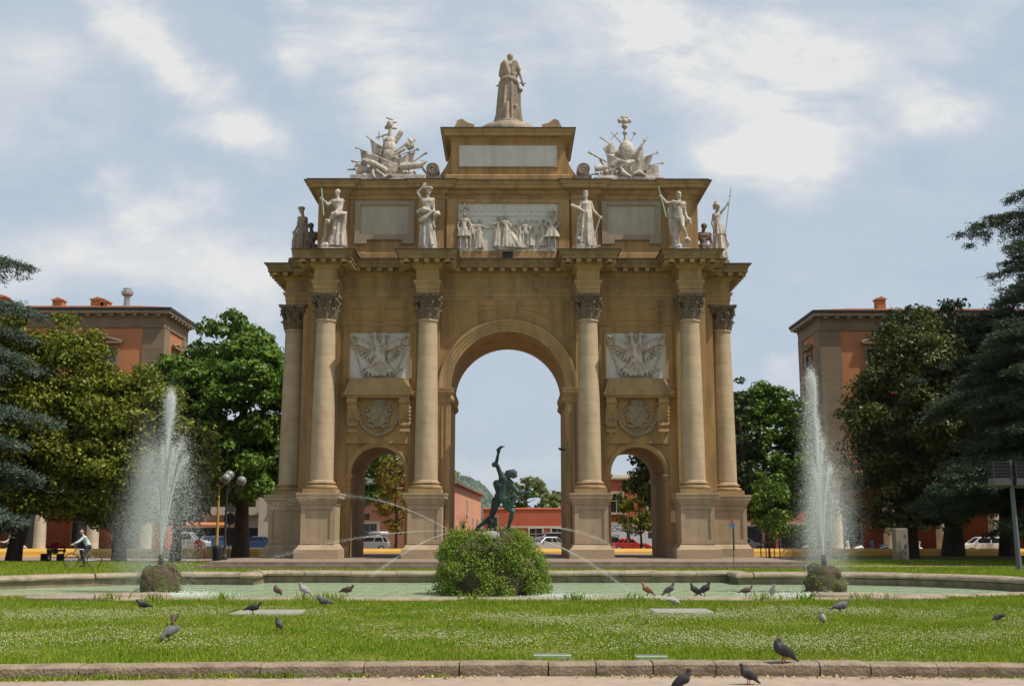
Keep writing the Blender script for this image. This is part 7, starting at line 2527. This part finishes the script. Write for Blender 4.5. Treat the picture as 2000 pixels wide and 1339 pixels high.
# --- lamps, signs, posts
def pole(mb, x, y, z0, z1, r0, r1):
    return mb.lathe([(r0 * 2.2, z0), (r0 * 2.2, z0 + .25), (r0 * 1.4, z0 + .35), (r0, z0 + .6), (r1, z1)], (x, y, 0), 12)


GL = 'globe lamps left of the arch'
Y = 75.5
xa, _ = at(423, 1080, Y)
root = empty('street_lamp', (xa, Y, -.12)); tag(root, 'ochre lamp post with one white globe left of the arch', 'street lamp', GL)
zg = at(434, 934, Y)[1] + .12
pole(MB(), 0, 0, 0, zg - .35, .11, .07).build('post', 'lamp_pole', root)
MB().tube([(0, 0, zg - .8), (.15, 0, zg - .55), (.42, 0, zg - .38)], .05, 6).build('arm', 'lamp_pole', root)
MB().ellipsoid((.42, 0, zg), (.34, .34, .34), n=20, m=14).build('globe', 'lamp_grey', root, True)
xb, _ = at(433, 1080, Y + 1)
root = empty('street_lamp', (xb + .2, Y + 1.0, -.12)); tag(root, 'dark lamp post with two grey globes beside the ochre one', 'street lamp', GL)
pole(MB(), 0, 0, 0, 4.7, .10, .06).build('post', 'dark_iron', root)
for dx, zz in ((.12, at(442, 927, 76.5)[1]), (.95, at(464, 938, 76.5)[1])):
    MB().tube([(0, 0, 4.2), (dx * .8, 0, 4.4), (dx, 0, zz - .25)], .045, 6).build('arm', 'dark_iron', root)
    MB().ellipsoid((dx, 0, zz + .1), (.33, .33, .33), n=20, m=14).build('globe', 'lamp_grey', root, True)
# round sign seen from behind with a triangle
root = empty('road_sign', (at(447, 1080, 82)[0], 82, -.12)); tag(root, 'dark round road sign under a triangle, left of the chestnut trunk', 'road sign')
MB().lathe([(.03, 0), (.03, 3.7)], n=8).build('post', 'dark_iron', root)
rings = [[(.42 * math.cos(a), y, 2.75 + .42 * math.sin(a)) for a in np.linspace(0, 2 * math.pi, 24, endpoint=False)] for y in (-.08, -.04)]
MB().loops(rings).build('disc', 'dark_iron', root)
MB().prism_xz([(-.42, 3.25), (.42, 3.25), (0, 3.95)], -.08, -.04).build('triangle', 'totem', root)
root = empty('road_sign', (at(387, 1085, 80)[0], 80, -.12)); tag(root, 'small red road sign on two thin posts left of the arch', 'road sign')
MB().lathe([(.03, 0), (.03, 1.2)], n=8).build('post', 'dark_iron', root)
MB().lathe([(.03, 0), (.03, 1.0)], (.48, 0, 0), 8).build('post', 'chimney', root)
rings = [[(.30 * math.cos(a), y, 1.05 + .30 * math.sin(a)) for a in np.linspace(0, 2 * math.pi, 20, endpoint=False)] for y in (-.07, -.03)]
MB().loops(rings).build('disc', 'sign_red', root)
MB().box(.1, .38, -.09, -.075, .92, 1.04).build('white_bar', 'totem', root)
for (px_, pyt, Y, lab, mm) in ((706, 975, 95, 'dark signal post at the left edge of the left passage', 'dark_iron'), (1228, 1000, 95, 'thin pale post with a small box in the right passage', 'wire')):
    X = at(px_, 1080, Y)[0]; zt = at(px_, pyt, Y)[1]
    root = empty('signal_post', (X, Y, -.12)); tag(root, lab, 'post', 'posts seen through the passages')
    MB().lathe([(.05, 0), (.05, zt)], n=8).build('post', mm, root)
    if mm == 'dark_iron':
        for k in range(2):
            MB().box(-.05 + .25 * k, .35 + .25 * k, -.12, .12, zt - .55 - 1.0 * k, zt - .05 - 1.0 * k).build('signal_box', 'dark_iron', root)
    else:
        MB().box(-.14, .14, -.12, .12, 1.25, 1.95).build('signal_box', 'grey_iron', root)
# blue and red tourist sign standing in the rear lawn
Y = 51.9; X = at(1434, 1105, Y)[0]
root = empty('sign_post', (X, Y, 0)); tag(root, 'slim post with a small blue and red sign before the right pedestal', 'sign')
zt = at(1434, 1012, Y)[1]
MB().lathe([(.022, 0), (.022, zt - .35)], n=8).build('post', 'grey_iron', root)
MB().box(-.16, .10, -.04, -.02, zt - .40, zt - .2).build('blue_panel', 'sign_blue', root)
MB().prism_xz([(-.14, zt - .19), (.06, zt - .19), (-.03, zt)], -.04, -.02).build('red_arrow', 'sign_red', root)
MB().box(.0, .05, -.05, .02, .9, zt - .42).build('sleeve', 'dark_iron', root)
# stakes of the young tree on the right
root = empty('tree_guard', (15.9, 69.6, -.1)); tag(root, 'wooden stakes round the young tree right of the arch', 'tree guard')
for q in (-.55, -.25, .25, .6):
    MB().lathe([(.035, 0), (.035, 1.35)], (q, -.3 + .2 * abs(q), 0), 8).build('stake', 'bark', root)
MB().box(-.6, .65, -.36, -.33, 1.15, 1.22).build('rail', 'bark', root)
# pale information totem
Y = 68.5; X = at(1761, 1095, Y)[0]
root = empty('information_totem', (X, Y, 0), .35); tag(root, 'pale upright information totem in the shade of the right trees', 'totem')
MB().rect_profile(0, 0, .43, .20, [(0, 0), (0, 1.88), (-.03, 1.92)]).build('panel', 'totem', root)
for z in (1.35, .75, .35):
    MB().box(.14, .30, -.214, -.198, z, z + .22).build('notice', 'lettering', root)
MB().rect_profile(0, 0, .48, .25, [(0, -.06), (0, .05)]).build('foot', 'step', root)
# floodlight mast at the right edge
Y = 50.5; Xb, Xt = at(1993, 1112, Y)[0], at(1973, 898, Y)[0]; zt = at(1973, 898, Y)[1]
root = empty('floodlight_mast', (Xb, Y, 0)); tag(root, 'grey mast with two boxy floodlights leaning at the right edge', 'street lamp')
dx = Xt - Xb
MB().tube([(0, 0, -.1), (dx * .5, 0, zt * .5), (dx, 0, zt)], [.12, .10, .085], 10).build('post', 'grey_iron', root)
for q in (-1, 1):
    c = dx + q * .5
    m = MB()
    for k in range(5):
        z = zt - .1 - k * .15
        m.box(c - .38, c + .38, -.32, .32, z - .02, z + .02)
    for (a, b) in ((-.38, -.32), (.38, -.32), (-.38, .32), (.38, .32)):
        m.box(c + a - .02, c + a + .02, b - .02, b + .02, zt - .78, zt - .06)
    m.box(c - .3, c + .3, -.2, .2, zt - .7, zt - .1)
    lo = m.build('lantern', 'dark_iron', root)
    MB().loops([[(c - .36, -.3, zt - .79), (c + .36, -.3, zt - .79), (c + .36, .3, zt - .79), (c - .36, .3, zt - .79)], [(c - .42, -.36, zt - 1.12), (c + .42, -.36, zt - 1.12), (c + .42, .36, zt - 1.12), (c - .42, .36, zt - 1.12)], [(c - .2, -.18, zt - 1.24), (c + .2, -.18, zt - 1.24), (c + .2, .18, zt - 1.24), (c - .2, .18, zt - 1.24)]]).build('diffuser', 'diffuser', lo)
# waste bin by the lamps
root = MB().lathe([(.26, 0), (.32, .1), (.36, .85), (.30, .87)], n=14).build('waste_bin', 'dark_iron', None, angle=40)
root.location = (at(425, 1085, 74)[0], 74, -.12); tag(root, 'dark waste bin at the foot of the lamps left of the arch', 'bin')
MB().lathe([(.33, .88), (.30, .96), (.1, 1.0)], n=14).build('lid', 'dark_iron', root)
